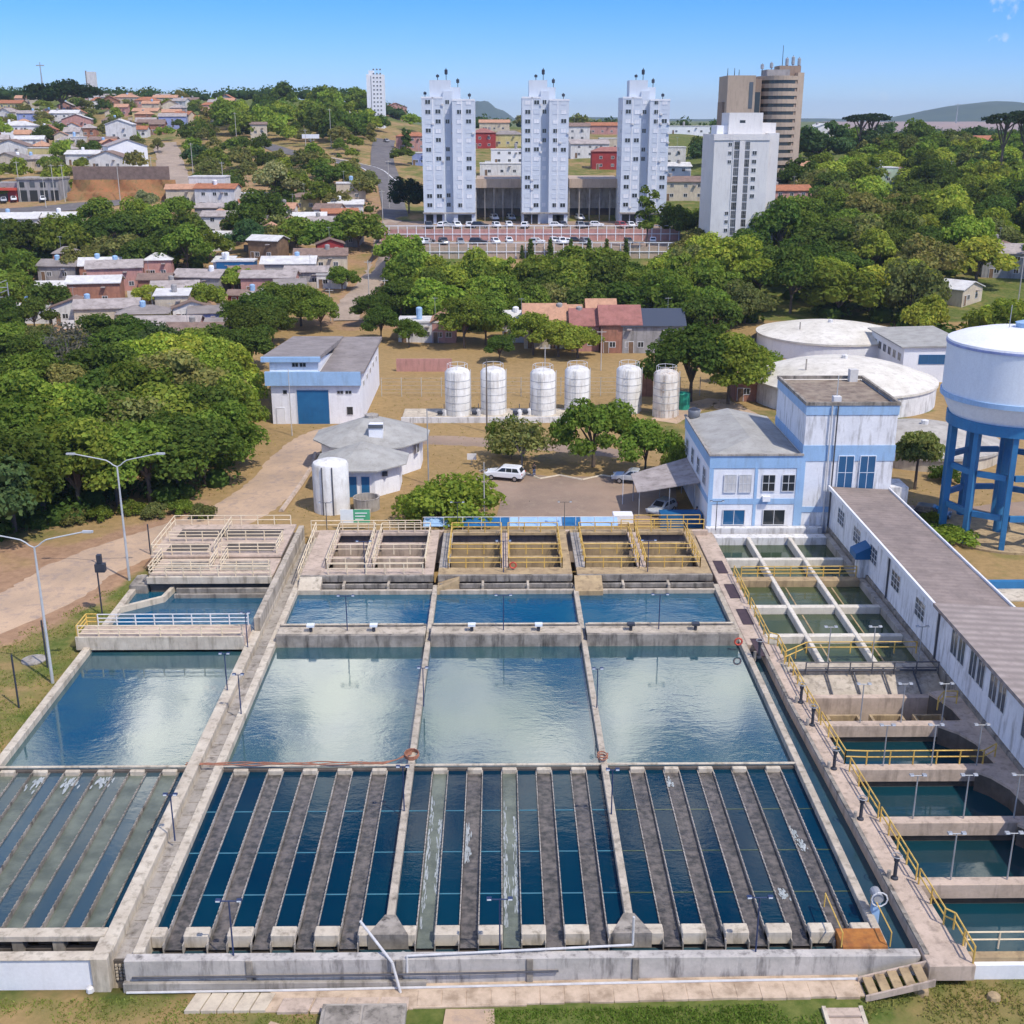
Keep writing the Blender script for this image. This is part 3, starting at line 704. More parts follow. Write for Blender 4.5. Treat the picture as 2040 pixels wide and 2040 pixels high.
for x in (26, 28.2, 30.6, 33): MB().path([(x, 85.3, .3), (x, 84.9, -.1), (x, 82.5, -1.05)], .08).build('pipe', MT['pipe_dark'], t)
MB().tube((FX0 + .4, 85.0, .2), (34.8, 85.0, .2), .1).build('pipe', MT['pipe_dark'], t)
bx('beam', FX0, 35, 81.7, 82.3, -3, -.55, 'concrete_pink', parent=t)
t = thing('pit_walls', 'brown open pit with three empty square boxes in a row', 'pit', (29, 77, -2))
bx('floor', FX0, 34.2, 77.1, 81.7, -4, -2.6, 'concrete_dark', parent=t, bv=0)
for xa, xb in ((24.6, 27.1), (27.9, 30.4), (31.2, 33.4)):
    bb = MB()
    bb.box(xa, xb, 79.5, 79.7, -2.6, -.9); bb.box(xa, xa + .2, 77.2, 79.5, -2.6, -.9); bb.box(xb - .2, xb, 77.2, 79.5, -2.6, -.9)
    bb.build('box', MT['concrete_ochre'], t)
t = thing('pool_walls', 'row of pale concrete cross beams over the four deep dark pools at the right', 'pool walls', (29, 52, 0))
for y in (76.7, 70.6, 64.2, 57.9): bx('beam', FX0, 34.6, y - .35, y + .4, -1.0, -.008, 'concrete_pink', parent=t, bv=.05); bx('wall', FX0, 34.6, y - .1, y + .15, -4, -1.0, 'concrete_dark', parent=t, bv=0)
bx('end_wall', 24.2, 60, 51.5, 52.0, -4, -.15, 'concrete_ochre', parent=t)
bx('front_face', 24.65, 60, 51.2, 51.5, -4, -.4, 'white_clean', parent=t)
wsheet(FX0, 34.2, 52.0, 77.0, -1.5, 'water_pool')
led = thing('side_ledge', 'ochre stained ledge with rounded pool corners along the white louvred building', 'ledge', (34.5, 65, 0))
pts_l = [(35.0, 85)]
for yb in (82.0, 76.4, 70.3, 63.9, 57.6): pts_l += [(35.0 if yb > 80 else 34.2, yb - .4), (33.3, yb - .4 - .02), (32.6, yb - .75), (33.2, yb - 1.8), (33.9, yb - 3.0), (34.1, yb - 5.4)]
poly = [(35.3, 52), (35.3, 82)] + [(34.9, 81.9)] + [(33.7, 81.7), (33.0, 81.4), (33.5, 80.2), (33.9, 78.9), (34.0, 77.1), (33.4, 76.9), (31.9, 76.3), (33.0, 75.2), (33.7, 73.8), (34.0, 71), (33.0, 70.4), (32.2, 70.0), (33.0, 69.2), (33.7, 67.8), (34.0, 64.6), (33.2, 64.0), (32.4, 63.6), (33.2, 62.8), (33.9, 61.4), (34.1, 58.2), (34.1, 52)]
MB().prism(poly, -4, -.15).build('wall', MT['concrete_dark'], led); MB().prism([(x - (.06 if x < 35 else 0), y) for x, y in poly], -.15, .03).build('deck', MT['concrete_pink'], led)  # wall below the deck coloured dark to paint in its shade
# ---------------------------------------------------------------- flocculator decks behind the basins
units = [(-19.0, -6.4, 'rail_cream', 'concrete_pink', 'cream-railed'), (-5.95, 6.85, 'rail_yellow', 'concrete_ochre', 'yellow-railed middle'), (7.3, 20.2, 'rail_yellow', 'concrete_ochre', 'yellow-railed, nearest the office building')]
FLOC = []
for ui, (x0, x1, rm, dm, nm) in enumerate(units):
    t = thing('mixing_tank', 'raised concrete mixing tank with two slotted openings, %s' % nm, 'mixing tank', ((x0 + x1) / 2, 104, 0), 'mixing tanks behind the basins')
    Y0, Y1, zt = 104.6, 117.6, .8
    bx('end_wall', x0, x1, 102.7, 103.1, -3, -.05, 'concrete', parent=t)
    bx('back_wall', x0, x1, 105.7, 106, -3, zt - .35, 'concrete_dark', parent=t, bv=0)  # dark colour stands in for the shaded hollow under the deck
    bx('front_beam', x0, x1, Y0 - .25, Y0 + .1, .15, zt, 'concrete_dirty', parent=t)
    bx('baffle_beam', x0 + .2, x1, 103.55, 103.8, -.2, .25, 'concrete_dirty', parent=t)
    for k in (1, 2): bx('post', x0 + (x1 - x0) * k / 3 - .12, x0 + (x1 - x0) * k / 3 + .12, 103.1, 104.4, -.3, .3, 'concrete', parent=t)
    xm = (x0 + x1) / 2
    wl, wr = (2.3 if ui == 0 else 1.0), 1.0
    op = [(x0 + wl, xm - .45), (xm + .45, x1 - wr)]
    bx('deck', x0, x1, Y0 + .1, 106.5, .45, zt - .02, dm, parent=t); bx('deck', x0, x1, 116.6, Y1, .45, zt - .02, dm, parent=t)
    for xa, xb, mm in ((x0, op[0][0], 'concrete_grey' if ui else 'concrete_pink'), (op[0][1], op[1][0], 'concrete_pink'), (op[1][1], x1, dm)): bx('deck', xa, xb, 106.5, 116.6, .45, zt - .02, mm, parent=t)
    for xa, xb in op:
        bx('opening_floor', xa, xb, 106.5, 116.6, -3, -.9, 'water_brown', parent=t, bv=0)
        for y, z in ((108.1, -.35), (109.9, .5), (112.0, -.3), (113.9, .5)): bx('baffle_wall', xa, xb, y, y + .55, -2, z, dm if y > 109 else 'concrete_dirty', parent=t)
    FLOC.append((x0, x1, op, rm, zt))
# wedge-shaped ends
tag(MB().prism([(-19.0, 102.7), (-16.9, 102.7), (-16.9, 104.3), (-19.0, 104.3)], -3, [.0, .0, .75, .75]).build('ramp_block', MT['concrete_pale']), 'pale sloping concrete block at the end of the double wall', 'concrete block')
tag(MB().prism([(-5.95, 102.6), (-3.9, 103.4), (-3.9, 104.3), (-5.95, 104.3)], -3, [.1, .75, .75, .1]).build('ramp_block', MT['concrete_ochre']), 'small yellowish wedge of concrete beside the first divider', 'concrete block')
tag(MB().prism([(7.0, 102.3), (9.6, 102.3), (9.6, 104.3), (7.0, 104.3)], -3, [.0, .0, .8, .8]).build('ramp_block', MT['concrete_ochre']), 'stepped ochre concrete block at the head of the second divider', 'concrete block')
# left raised mixing platform
t = thing('mixing_platform', 'raised pinkish concrete platform crowded with cream railings behind the left basin', 'mixing tank', (-28, 105, 0))
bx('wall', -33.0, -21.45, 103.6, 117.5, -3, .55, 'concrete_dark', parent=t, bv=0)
bx('front_beam', -33.2, -21.45, 103.2, 103.6, .5, 1.2, 'concrete_pale', parent=t)
bx('deck', -33.1, -21.45, 103.6, 108.3, .9, 1.15, 'concrete_pink', parent=t); bx('deck', -34.2, -21.45, 108.3, 117.6, 1.2, 1.45, 'concrete_pink', parent=t)
for xa, xb, ya, yb in ((-32, -28.3, 105, 107.4), (-26.6, -22.3, 105, 107.4)): bx('recess', xa, xb, ya, yb, 1.14, 1.17, 'concrete_dirty', parent=t, bv=0)  # flat panels, darker in colour for the shade of sunken openings
for xa, xb, ya, yb in ((-33, -29, 109.5, 111.6), (-27.3, -22.5, 109.5, 111.8), (-33, -22.5, 113.6, 116)): bx('recess', xa, xb, ya, yb, 1.44, 1.47, 'concrete_dark', parent=t, bv=0)  # flat dark panels paint the shade of openings, nothing is sunk
bx('side_wall', -34.9, -33.2, 103.2, 106, -3, .35, 'concrete_dirty', parent=t)
for k, y in enumerate((102.0, 102.8)): bx('baffle_beam', -30.4, -21.45, y, y + .25, -1, -.05 + .25 * k, 'concrete_dirty', parent=t)
# sheds/tanks between decks and yard: blue canopy strip behind
t = thing('blue_canopy', 'long low pale blue sheet canopy with thin posts behind the mixing tanks', 'canopy', (0, 119, 0))
for xa, xb, m in ((-8.2, -4.0, 'light_blue'), (-4.0, 1.0, 'blue_paint'), (1.0, 2.0, 'light_blue'), (2.0, 6.6, 'light_blue'), (6.6, 8.6, 'blue_paint'), (8.6, 12.6, 'light_blue')):
    MB().quad((xa, 118.3, .9), (xb - .06, 118.3, .9), (xb - .06, 119.9, 1.35), (xa, 119.9, 1.35)).build('sheet', MT[m], t)
for x in range(-8, 13, 2): MB().tube((x, 118.4, -.5), (x, 118.4, 1.9), .04).build('post', MT['rail_white'], t)
MB().tube((-8.2, 118.4, 1.9), (12.6, 118.4, 1.9), .035).build('rail', MT['rail_white'], t)
bx('rear_platform', -20, 22, 117.65, 118.2, -3, .55, 'concrete_pink', 'narrow pinkish concrete ledge behind the mixing tanks', 'ledge')
# ---------------------------------------------------------------- railings
def railing(pts, mat, label, h=1.05, n=None, rails=(1.0, .55), r=.05, group='railings around the basins'):
    t = thing('railing', label, 'railing', pts[0], group)
    for a, b in zip(pts[:-1], pts[1:]):
        a = np.array(a, float); b = np.array(b, float); L = np.linalg.norm(b - a); k = max(1, int(round(L / 1.7)))
        for f in rails: MB().tube(a + (0, 0, h * f), b + (0, 0, h * f), r, n=5).build('rail', MT[mat], t)
        for i in range(k + (1 if b is not None and np.allclose(b, pts[-1]) else 0)):
            q = a + (b - a) * i / k; MB().tube(q, q + (0, 0, h), r * 1.15, n=5).build('post', MT[mat], t)
    return t
ordn = ['left', 'right']
for ui, (x0, x1, op, rm, zt) in enumerate(FLOC):
    un = ['mixing tank by the double wall', 'middle mixing tank', 'mixing tank by the office'][ui]
    for k, (xa, xb) in enumerate(op):
        cn_ = 'cream' if ui == 0 else 'yellow'
        railing([(xa - .1, 106.3, zt), (xb + .1, 106.3, zt)], rm, '%s railing, front edge of the %s opening of the %s' % (cn_, ordn[k], un))
        railing([(xa - .1, 106.3, zt), (xa - .1, 116.7, zt)], rm, '%s railing, left edge of the %s opening of the %s' % (cn_, ordn[k], un))
        railing([(xb + .1, 106.3, zt), (xb + .1, 116.7, zt)], rm, '%s railing, right edge of the %s opening of the %s' % (cn_, ordn[k], un))
        railing([(xa - .1, 116.7, zt), (xb + .1, 116.7, zt)], rm, '%s railing, back edge of the %s opening of the %s' % (cn_, ordn[k], un))
        railing([(xa, 110.4, .7), (xb, 110.4, .7)], rm, '%s railing, baffle wall in the %s opening of the %s' % (cn_, ordn[k], un))
rc, ry, rw = 'rail_cream', 'rail_yellow', 'rail_white'
railing([(-33.0, 103.4, 1.2), (-21.6, 103.4, 1.2)], rc, 'cream railing at the front edge of the left mixing platform', rails=(1, .66, .33))
railing([(-33.0, 103.4, 1.2), (-33.0, 108.3, 1.2)], rc, 'cream railing down the grass side of the left mixing platform', rails=(1, .66, .33))
railing([(-33.0, 104.9, 1.2), (-27.6, 104.9, 1.2), (-27.6, 108.2, 1.2)], rc, 'cream railing bent round the left recess of the lower platform', rails=(1, .66, .33))
railing([(-26.6, 108.2, 1.2), (-26.6, 104.9, 1.2), (-22, 104.9, 1.2)], rc, 'cream railing bent round the right recess of the lower platform', rails=(1, .66, .33))
railing([(-34, 108.5, 1.45), (-28.4, 108.5, 1.45)], rc, 'cream railing on the step edge of the upper left platform', rails=(1, .66, .33))
railing([(-27.4, 108.9, 1.45), (-22, 108.9, 1.45), (-22, 112.3, 1.45)], rc, 'cream corner railing on the upper platform beside the double wall', rails=(1, .66, .33))
railing([(-33.4, 112.4, 1.45), (-28.4, 112.4, 1.45)], rc, 'cream railing behind the left recess of the upper platform', rails=(1, .66, .33))
railing([(-27.6, 112.6, 1.45), (-22, 112.6, 1.45)], rc, 'cream railing behind the right recess of the upper platform', rails=(1, .66, .33))
railing([(-34.1, 117.4, 1.45), (-22, 117.4, 1.45)], rc, 'cream railing along the back edge of the upper left platform')
railing([(-34.1, 108.6, 1.45), (-34.1, 117.4, 1.45)], rc, 'cream railing down the outer edge of the upper left platform')
railing([(-28.1, 109, 1.45), (-28.1, 117, 1.45)], rc, 'cream railing beside the narrow stair on the upper left platform')
railing([(-35.3, 90.6, .8), (-21.6, 90.6, .8)], rc, 'cream railing on the near edge of the platform bridging the left basin', rails=(1, .66, .33))
railing([(-34.4, 93.0, .8), (-21.6, 93.0, .8)], rw, 'whitish railing on the far edge of the platform bridging the left basin', rails=(1, .66, .33))
railing([(-35.4, 90.6, .8), (-35.4, 93.1, .8), (-34.5, 93.1, .8)], ry, 'short yellow railing at the grass end of the left basin platform', rails=(1, .66, .33))
railing([(-19.3, 105.0, .2), (-19.3, 117, .8)], rc, 'cream handrail climbing beside the double wall')
railing([(-16.4, 104.8, .8), (-7.4, 104.8, .8)], rc, 'long cream railing at the front edge of the tank nearest the double wall')
railing([(-20, 118.1, .6), (-8.4, 118.1, .6)], rc, 'cream railing behind the tank nearest the double wall')
railing([(-8.4, 120.6, -.2), (2.5, 120.6, -.2)], ry, 'yellow railing in front of the round yard shrub', h=1.3)
railing([(12.8, 118.1, .6), (21.6, 118.1, .6)], ry, 'yellow railing in front of the office carport')
railing([(14.4, 119.6, .6), (21.4, 119.6, .6)], ry, 'second yellow railing closer to the office carport')
railing([(23.2, 105.7, .03), (34.3, 105.7, .03)], ry, 'yellow railing across the green filter pools on the ochre beam', rails=(1, .66, .33))
railing([(23.0, 86.6, .05), (25.2, 88.4, .05), (34.3, 88.4, .05)], ry, 'yellow railing across the front of the last row of green filter pools')
railing([(22.55, 106, 0), (22.55, 99, 0)], ry, 'yellow railing on the walkway edge beside the second row of green pools')
railing([(22.55, 98, 0), (22.55, 90.5, 0), (23.2, 90, 0), (23.2, 87, 0)], ry, 'yellow railing on the walkway edge beside the last rows of green pools')
railing([(23.2, 86, 0), (23.2, 80, 0), (23.3, 77, 0)], ry, 'yellow railing on the walkway edge beside the open brown pit')
railing([(23.32, 76.5, 0), (23.55, 71, 0)], ry, 'yellow railing on the walkway edge beside the first deep pool')
railing([(23.55, 71, 0), (25.0, 70.9, 0), (33.0, 70.9, 0), (34.2, 71.8, 0)], ry, 'yellow railing on the beam between the first two deep pools')
railing([(23.6, 70, 0), (23.82, 64.4, 0)], ry, 'yellow railing on the walkway edge beside the second deep pool')
railing([(23.84, 64, 0), (24.08, 58, 0)], ry, 'yellow railing on the walkway edge beside the third deep pool')
railing([(24.1, 57.6, 0), (24.25, 54, 0), (24.65, 53.6, 0), (24.65, 50.8, .05)], ry, 'yellow railing bending round the front end of the side walkway')
railing([(24.8, 52.2, -.15), (44, 52.2, -.15)], rc, 'thin pale railing above the white wall at the lower right')
railing([(32.6, 78.6, .03), (33.4, 79.6, .03), (34.4, 79.6, .03)], ry, 'tiny yellow railing on the ledge beside the open brown pit')
railing([(24.3, 84.9, -.1), (34.9, 84.9, -.1)], 'pipe_dark', 'dark thin railing above the dirty sloping slab')
# ============================================================ plant buildings
G0 = -.55
def winmb(w, h, nx=2, ny=1, glassm='glass_dark', frame='rail_white', fr=.07):
    # window facing -Y, centred on the origin in x, sill at z=0, set in the wall plane y=0
    mb = MB()
    mb.box(-w / 2, w / 2, -.05, .03, 0, fr); mb.box(-w / 2, w / 2, -.05, .03, h - fr, h)
    mb.box(-w / 2, -w / 2 + fr, -.05, .03, fr, h - fr); mb.box(w / 2 - fr, w / 2, -.05, .03, fr, h - fr)
    for i in range(1, nx): x = -w / 2 + w * i / nx; mb.box(x - fr * .4, x + fr * .4, -.045, .03, fr, h - fr)
    for j in range(1, ny): z = h * j / ny; mb.box(-w / 2 + fr, w / 2 - fr, -.042, .03, z - fr * .4, z + fr * .4)
    mb.quad((-w / 2 + fr, -.02, fr), (w / 2 - fr, -.02, fr), (w / 2 - fr, -.02, h - fr), (-w / 2 + fr, -.02, h - fr), 1)
    return mb, [MT[frame], MT[glassm]]
WCACHE = {}
def window(parent, x, y, z, w, h, rz=0, nx=2, ny=1, g='glass_dark', fr='rail_white', name='window', frw=.07):
    k = (w, h, nx, ny, g, fr, name, frw)
    if k not in WCACHE:
        mb, ms = winmb(w, h, nx, ny, g, fr, frw); me_o = mb.build(name, ms, org=(0, 0, 0)); WCACHE[k] = me_o.data; bpy.data.objects.remove(me_o)
    o = bpy.data.objects.new(name, WCACHE[k]); COL.objects.link(o); o.parent = parent
    pw = WL[parent.name]; o.location = (x - pw[0], y - pw[1], z - pw[2]); o.rotation_euler = (0, 0, rz); WL[o.name] = (x, y, z); return o
def door(parent, x, y, z, w, h, mat, rz=0, name='door'):
    mb = MB(); mb.box(-w / 2, w / 2, -.06, .02, 0, h); mb.box(-w / 2 - .08, -w / 2, -.08, .02, 0, h + .08, 1); mb.box(w / 2, w / 2 + .08, -.08, .02, 0, h + .08, 1); mb.box(-w / 2, w / 2, -.08, .02, h, h + .08, 1)
    o = mb.build(name, [MT[mat], MT['rail_white']], parent, org=(0, 0, 0)); pw = WL[parent.name]
    o.location = (x - pw[0], y - pw[1], z - pw[2]); o.rotation_euler = (0, 0, rz); WL[o.name] = (x, y, z); return o
# low two-storey office
t = thing('office_building', 'white two-storey office with pale blue bands and a hipped fibre roof beside the tall block', 'building', (27, 119.5, G0))
MB().box(22.2, 32.0, 119.5, 137.0, -3, 8.0).build('wall', MT['white_wall'], t)
mb = MB()
mb.box(22.12, 32.0, 119.42, 119.5, 6.9, 8.25); mb.box(22.12, 22.2, 119.5, 137, 6.9, 8.25)   # top band
mb.box(22.14, 32.0, 119.44, 119.5, 2.9, 3.5); mb.box(22.14, 22.2, 119.5, 137, 2.9, 3.5)
mb.box(22.13, 22.6, 119.43, 119.5, -.5, 6.9); mb.box(31.4, 32.0, 119.43, 119.5, -.5, 6.9); mb.box(27.0, 27.3, 119.43, 119.5, -.5, 2.9); mb.box(27.0, 27.3, 119.43, 119.5, 3.5, 6.9)
mb.build('band', MT['light_blue'], t)
mb = MB().box(22.0, 32.0, 119.3, 119.6, 8.25, 8.45); mb.box(22.0, 22.3, 119.6, 137.1, 8.25, 8.45); mb.build('parapet', MT['concrete_grey'], t)
mb = MB(); mb.add([(22.3, 119.6, 8.2), (31.9, 119.6, 8.2), (31.9, 137, 8.2), (22.3, 137, 8.2), (27.1, 123.5, 9.2), (27.1, 137, 9.2)], [(0, 1, 4), (1, 2, 5, 4), (2, 3, 5), (3, 0, 4, 5)]); mb.build('roof', MT['roof_grey'], t)
for x, g in ((24.4, 'plaster_cream'), (26.0, 'plaster_cream')): window(t, x, 119.42, 4.2, 1.35, 2.0, nx=3, ny=2, g='roof_white')
for x in (28.5, 30.6): window(t, x, 119.42, 4.3, 1.4, 1.9, nx=2, ny=2)
for x, g in ((25.0, 'glass_blue'), (29.3, 'glass_dark')): window(t, x, 119.42, .55, 2.4, 1.75, nx=2, g=g)
for k in range(4): window(t, 22.14, 122.5 + 4 * k, 4.2, 1.6, 1.9, rz=-PI / 2, nx=2, ny=2)
MB().box(27.9, 28.7, 119.0, 119.43, 3.3, 3.85).build('air_conditioner', MT['white_clean'], t)
MB().box(22.0, 34.4, 118.6, 119.4, -1, .45).build('plinth', MT['white_dirty'], t)
tk = thing('roof_tank', 'small dark water tank standing on the back corner of the office roof', 'water tank', (23, 136, 8.3))
MB().lathe(23, 136, [(.7, 8.3), (.75, 9.2), (.7, 9.3)], 16).build('tank', MT['car_grey'], tk, True); MB().lathe(23, 136, [(.72, 9.3), (.3, 9.5)], 16).build('lid', MT['dark_metal'], tk)
t = thing('tall_block', 'tall white block with blue bands, tall blue windows and a weathered flat roof', 'building', (36.7, 120, G0))
MB().box(32.0, 41.6, 119.7, 132.9, -3, 13.4).build('wall', MT['white_worn'], t)
mb = MB(); mb.box(31.92, 41.7, 119.62, 119.7, 12.6, 13.6); mb.box(31.92, 32.0, 119.7, 133, 12.6, 13.6); mb.box(31.93, 41.7, 119.63, 119.7, 7.6, 9.3); mb.box(31.93, 32.0, 119.7, 132.9, 8.3, 9.3); mb.box(31.93, 41.7, 119.63, 119.7, 1.9, 2.5); mb.box(41.6, 41.68, 119.7, 132.9, 12.6, 13.6); mb.box(31.9, 32.3, 119.6, 119.7, -.4, 7.6)
mb.build('band', MT['light_blue'], t)
mb = MB(); mb.box(31.85, 41.75, 119.55, 119.85, 13.6, 13.95); mb.box(31.85, 32.15, 119.85, 132.8, 13.6, 13.95); mb.box(41.45, 41.75, 119.85, 132.8, 13.6, 13.95); mb.box(31.85, 41.75, 132.8, 133.1, 13.6, 13.95); mb.build('parapet', MT['concrete_dirty'], t)
MB().box(32.15, 41.45, 119.85, 132.8, 13.4, 13.5).build('roof', MT['roof_flat'], t)
for x in (36.6, 38.9): window(t, x, 119.6, 2.6, 1.7, 5.6, nx=2, ny=3, g='glass_blue', fr='tank_pale'); 
MB().box(35.6, 39.9, 119.3, 119.7, 2.3, 2.55).build('sill', MT['white_clean'], t)
for x in (34.6, 35.2): MB().tube((x, 119.45, -.4), (x, 119.45, 13.6), .08).build('drainpipe', MT['pipe_white'] if x < 35 else MT['pipe_dark'], t)
MB().box(40.2, 41.1, 119.2, 119.65, 3.4, 4.1).build('air_conditioner', MT['roof_white'], t)
MB().tube((35.4, 121, 13.5), (35.4, 121, 16.5), .05).build('antenna', MT['pole_pale'], t); MB().box(35.0, 35.8, 120.6, 121.4, 13.5, 14.3).build('hatch', MT['white_dirty'], t)
MB().box(39.8, 40.7, 131.6, 132.5, 13.5, 14.9).build('chimney', MT['roof_white'], t)
MB().box(41.7, 43.6, 119.8, 123, -.6, 4.6).build('annex', MT['white_dirty'], t)
# long louvred building
t = thing('filter_gallery', 'long low white building with louvred windows and fibre roofs beside the filter pools', 'building', (37.8, 85, G0))
MB().box(35.3, 41.0, 46, 119.4, -4, 4.25).build('wall', MT['white_worn'], t)
MB().prism([(35.0, 85.2), (41.3, 85.2), (41.3, 119.4), (35.0, 119.4)], [4.6, 4.3, 4.3, 4.6], [4.85, 4.5, 4.5, 4.85]).build('roof', MT['roof_corridor'], t)
MB().prism([(34.35, 44), (41.9, 44), (41.9, 86.2), (34.35, 86.2)], [5.2, 4.8, 4.8, 5.2], [5.5, 5.05, 5.05, 5.5]).build('roof', MT['roof_gallery'], t)
mb = MB(); mb.box(34.85, 35.05, 86.3, 119.4, 4.6, 4.98); mb.box(41.3, 41.45, 86.3, 119.4, 4.3, 4.7); mb.build('gutter', MT['white_clean'], t)
mb = MB(); mb.prism([(35.1, 69.4), (41.4, 69.4), (41.4, 70.6), (35.1, 70.6)], [5.42, 5.06, 5.06, 5.42], [5.5, 5.11, 5.11, 5.5]); mb.build('roof_sheet', MT['roof_white'], t)
for y in (115.3, 109.6, 104.2, 97.6, 91.2): 
    window(t, 35.3, y, 1.9, 2.3, 1.7, rz=-PI / 2, nx=3, ny=3, g='glass_grey')
for y in (83.4, 79.6, 75.8, 70.2, 64, 58): 
    for k in range(2): window(t, 35.3, y - k * 1.5, 2.2, 1.35, 2.1, rz=-PI / 2, nx=2, ny=1, g='glass_grey')
for y in (99.5, 86.8, 68): MB().tube((35.2, y, -.2), (35.2, y, 4.6), .09).build('drainpipe', MT['pipe_dark'], t)
MB().box(35.1, 35.3, 46, 119.4, -1, .35).build('plinth', MT['concrete_dirty'], t)
aw = thing('awning', 'small bright blue awning over a white cupboard on the louvred wall', 'awning', (34.7, 106, 0))
MB().prism([(33.9, 105.0), (35.3, 105.0), (35.3, 107.0), (33.9, 107.0)], [2.5, 3.2, 3.2, 2.5], [2.6, 3.3, 3.3, 2.6]).build('cover', MT['blue_paint'], aw)
mb = MB(); mb.quad((33.9, 105, 2.0), (35.3, 105, 2.0), (35.3, 105, 3.2), (33.9, 105, 2.52)); mb.box(33.88, 33.92, 105, 107, 2.0, 2.55); mb.build('valance', MT['blue_paint'], aw); MB().box(34.4, 35.3, 105.3, 106.7, 0, 2.0).build('cupboard', MT['white_dirty'], aw)
# carport in front of the office
t = thing('carport', 'grey sheet carport on thin posts at the left of the office', 'carport', (18, 128, G0))
MB().prism([(15.2, 124.5), (22.1, 124.5), (22.1, 134.5), (15.2, 131.5)], [2.6, 3.7, 3.7, 2.6], [2.7, 3.8, 3.8, 2.7]).build('roof', MT['roof_dim'], t)
for x, y in ((15.5, 125), (18.8, 124.7), (15.5, 131), (21.6, 124.8), (18.8, 132.5), (21.6, 134)): MB().tube((x, y, G0), (x, y, 2.6 + (x - 15.2) / 6.9 * 1.1), .06).build('post', MT['steel_grey'], t)
o = MB().box(17.5, 22.0, 121.5, 123.4, G0, 1.0).build('low_wall', MT['blue_paint']); tag(o, 'low dark blue wall under the edge of the carport', 'low wall')
# blue warehouse
t = thing('warehouse', 'white and blue warehouse with a wide blue door and grey fibre roof', 'warehouse', (-27, 168, G0))
MB().box(-33.2, -20.2, 168.3, 195, -1, 7.0).build('wall', MT['white_wall'], t)
MB().prism([(-33.2, 168.3), (-26.2, 168.3), (-26.2, 182), (-33.2, 182)], 7.0, [9.1, 9.1, 7.3, 7.3]).build('wall', MT['white_wall'], t)
MB().box(-33.9, -20.1, 167.7, 168.3, 5.3, 7.3).build('fascia', MT['light_blue'], t)
MB().box(-34.3, -25.8, 167.7, 168.25, 8.75, 9.45).build('fascia', MT['light_blue'], t)
MB().prism([(-25.9, 167.9), (-19.6, 167.9), (-19.6, 195.6), (-33.8, 195.6), (-33.8, 184), (-25.9, 184)], 7.0, [7.35, 7.35, 7.5, 7.5, 7.5, 7.5]).build('roof', MT['roof_fibre'], t)
MB().prism([(-34.2, 168.25), (-25.9, 168.25), (-25.9, 195), (-34.2, 195)], [9.0, 9.0, 7.0, 7.0], [9.5, 9.5, 7.7, 7.7]).build('roof', MT['roof_fibre'], t)
door(t, -27.2, 168.28, G0, 4.6, 5.1, 'blue_paint', name='roller_door')
door(t, -32.0, 168.28, G0, 1.1, 2.4, 'white_clean')
for x in (-29.5, -28.4): window(t, x, 168.28, 7.9, 1.0, .7)
for x, z in ((-23.2, 3.9), (-22.0, 3.9)): window(t, x, 168.28, z, 1.0, .6)
window(t, -31.2, 168.28, 3.9, .7, .7, nx=1); window(t, -21.9, 168.28, .8, 1.0, 1.3, nx=1)
for k in range(5): window(t, -20.18, 172 + 4.6 * k, 4.3, 1.8, .9, rz=PI / 2)
# round / polygonal tank houses
t = thing('octagonal_building', 'large many-sided white building with a shallow grey pleated roof and a vent box', 'building', (-16.4, 147, G0))
MB().lathe(-16.4, 147, [(6.6, -1), (6.6, 3.5)], 10, a0=.3).build('wall', MT['white_wall'], t)
MB().lathe(-16.4, 147, [(7.6, 3.3), (7.6, 3.45), (.5, 5.9)], 10, a0=.3).build('roof', MT['roof_grey'], t)
MB().lathe(-16.4, 147, [(.9, 5.7), (.9, 6.1), (.2, 6.3)], 10).build('cap', MT['concrete_grey'], t)
o = MB().box(-16.3, -14.6, 142.2, 143.6, 4.2, 5.9).build('vent_box', MT['white_clean'], t); MB().box(-16.35, -14.5, 142.1, 142.3, 5.5, 5.95).build('louvre', MT['glass_grey'], o)
for k in range(3): window(t, -16.4 + 6.35 * math.cos(-.33 - .628 * 0 + .0) , 147 + 6.35 * math.sin(-.33) + (k - 1) * 1.1, 1.9, .9, 1.2, rz=PI / 2 - .3)
t = thing('pump_house', 'small many-sided white pump house with a pleated roof and two blue doors', 'building', (-16.6, 137.4, G0))
MB().lathe(-16.6, 137.4, [(4.9, -1), (4.9, 3.0)], 8, a0=PI / 8).build('wall', MT['white_wall'], t)
MB().lathe(-16.6, 137.4, [(5.9, 2.85), (5.9, 3.0), (.3, 5.0)], 8, a0=PI / 8).build('roof', MT['roof_grey'], t)
ap = 4.9 * math.cos(PI / 8)
for dx in (-.75, .75): door(t, -16.6 + dx, 137.4 - ap, G0 + .1, .95, 2.5, 'blue_paint')
MB().box(-13.9, -13.3, 133.5, 133.9, 1.9, 2.4).build('wall_fitting', MT['dark_metal'], t)
# white fibreglass tank by the mixing tanks
t = thing('chemical_tank', 'tall white streaked tank with vertical pipes in front of the pump house', 'tank', (-19.2, 128.2, G0))
smooth_by_angle(MB().lathe(-19.2, 128.2, [(2.05, -1), (2.05, 4.9), (1.9, 5.2), (1.2, 5.45), (.3, 5.55)], 28).build('shell', MT['tank_white'], t))
for a in (-1.9, -1.35): MB().tube((-19.2 + 2.12 * math.cos(a), 128.2 + 2.12 * math.sin(a), -.6), (-19.2 + 2.12 * math.cos(a), 128.2 + 2.12 * math.sin(a), 5.1), .07).build('pipe', MT['pipe_dark'], t)
mb = MB(); mb.lathe(-15.3, 128.6, [(1.5, -1), (1.5, .9), (1.55, .95), (1.35, .95), (1.35, 0)], 20); tag(mb.build('round_sump', MT['concrete_grey']), 'low round grey sump beside the tall streaked tank', 'sump')
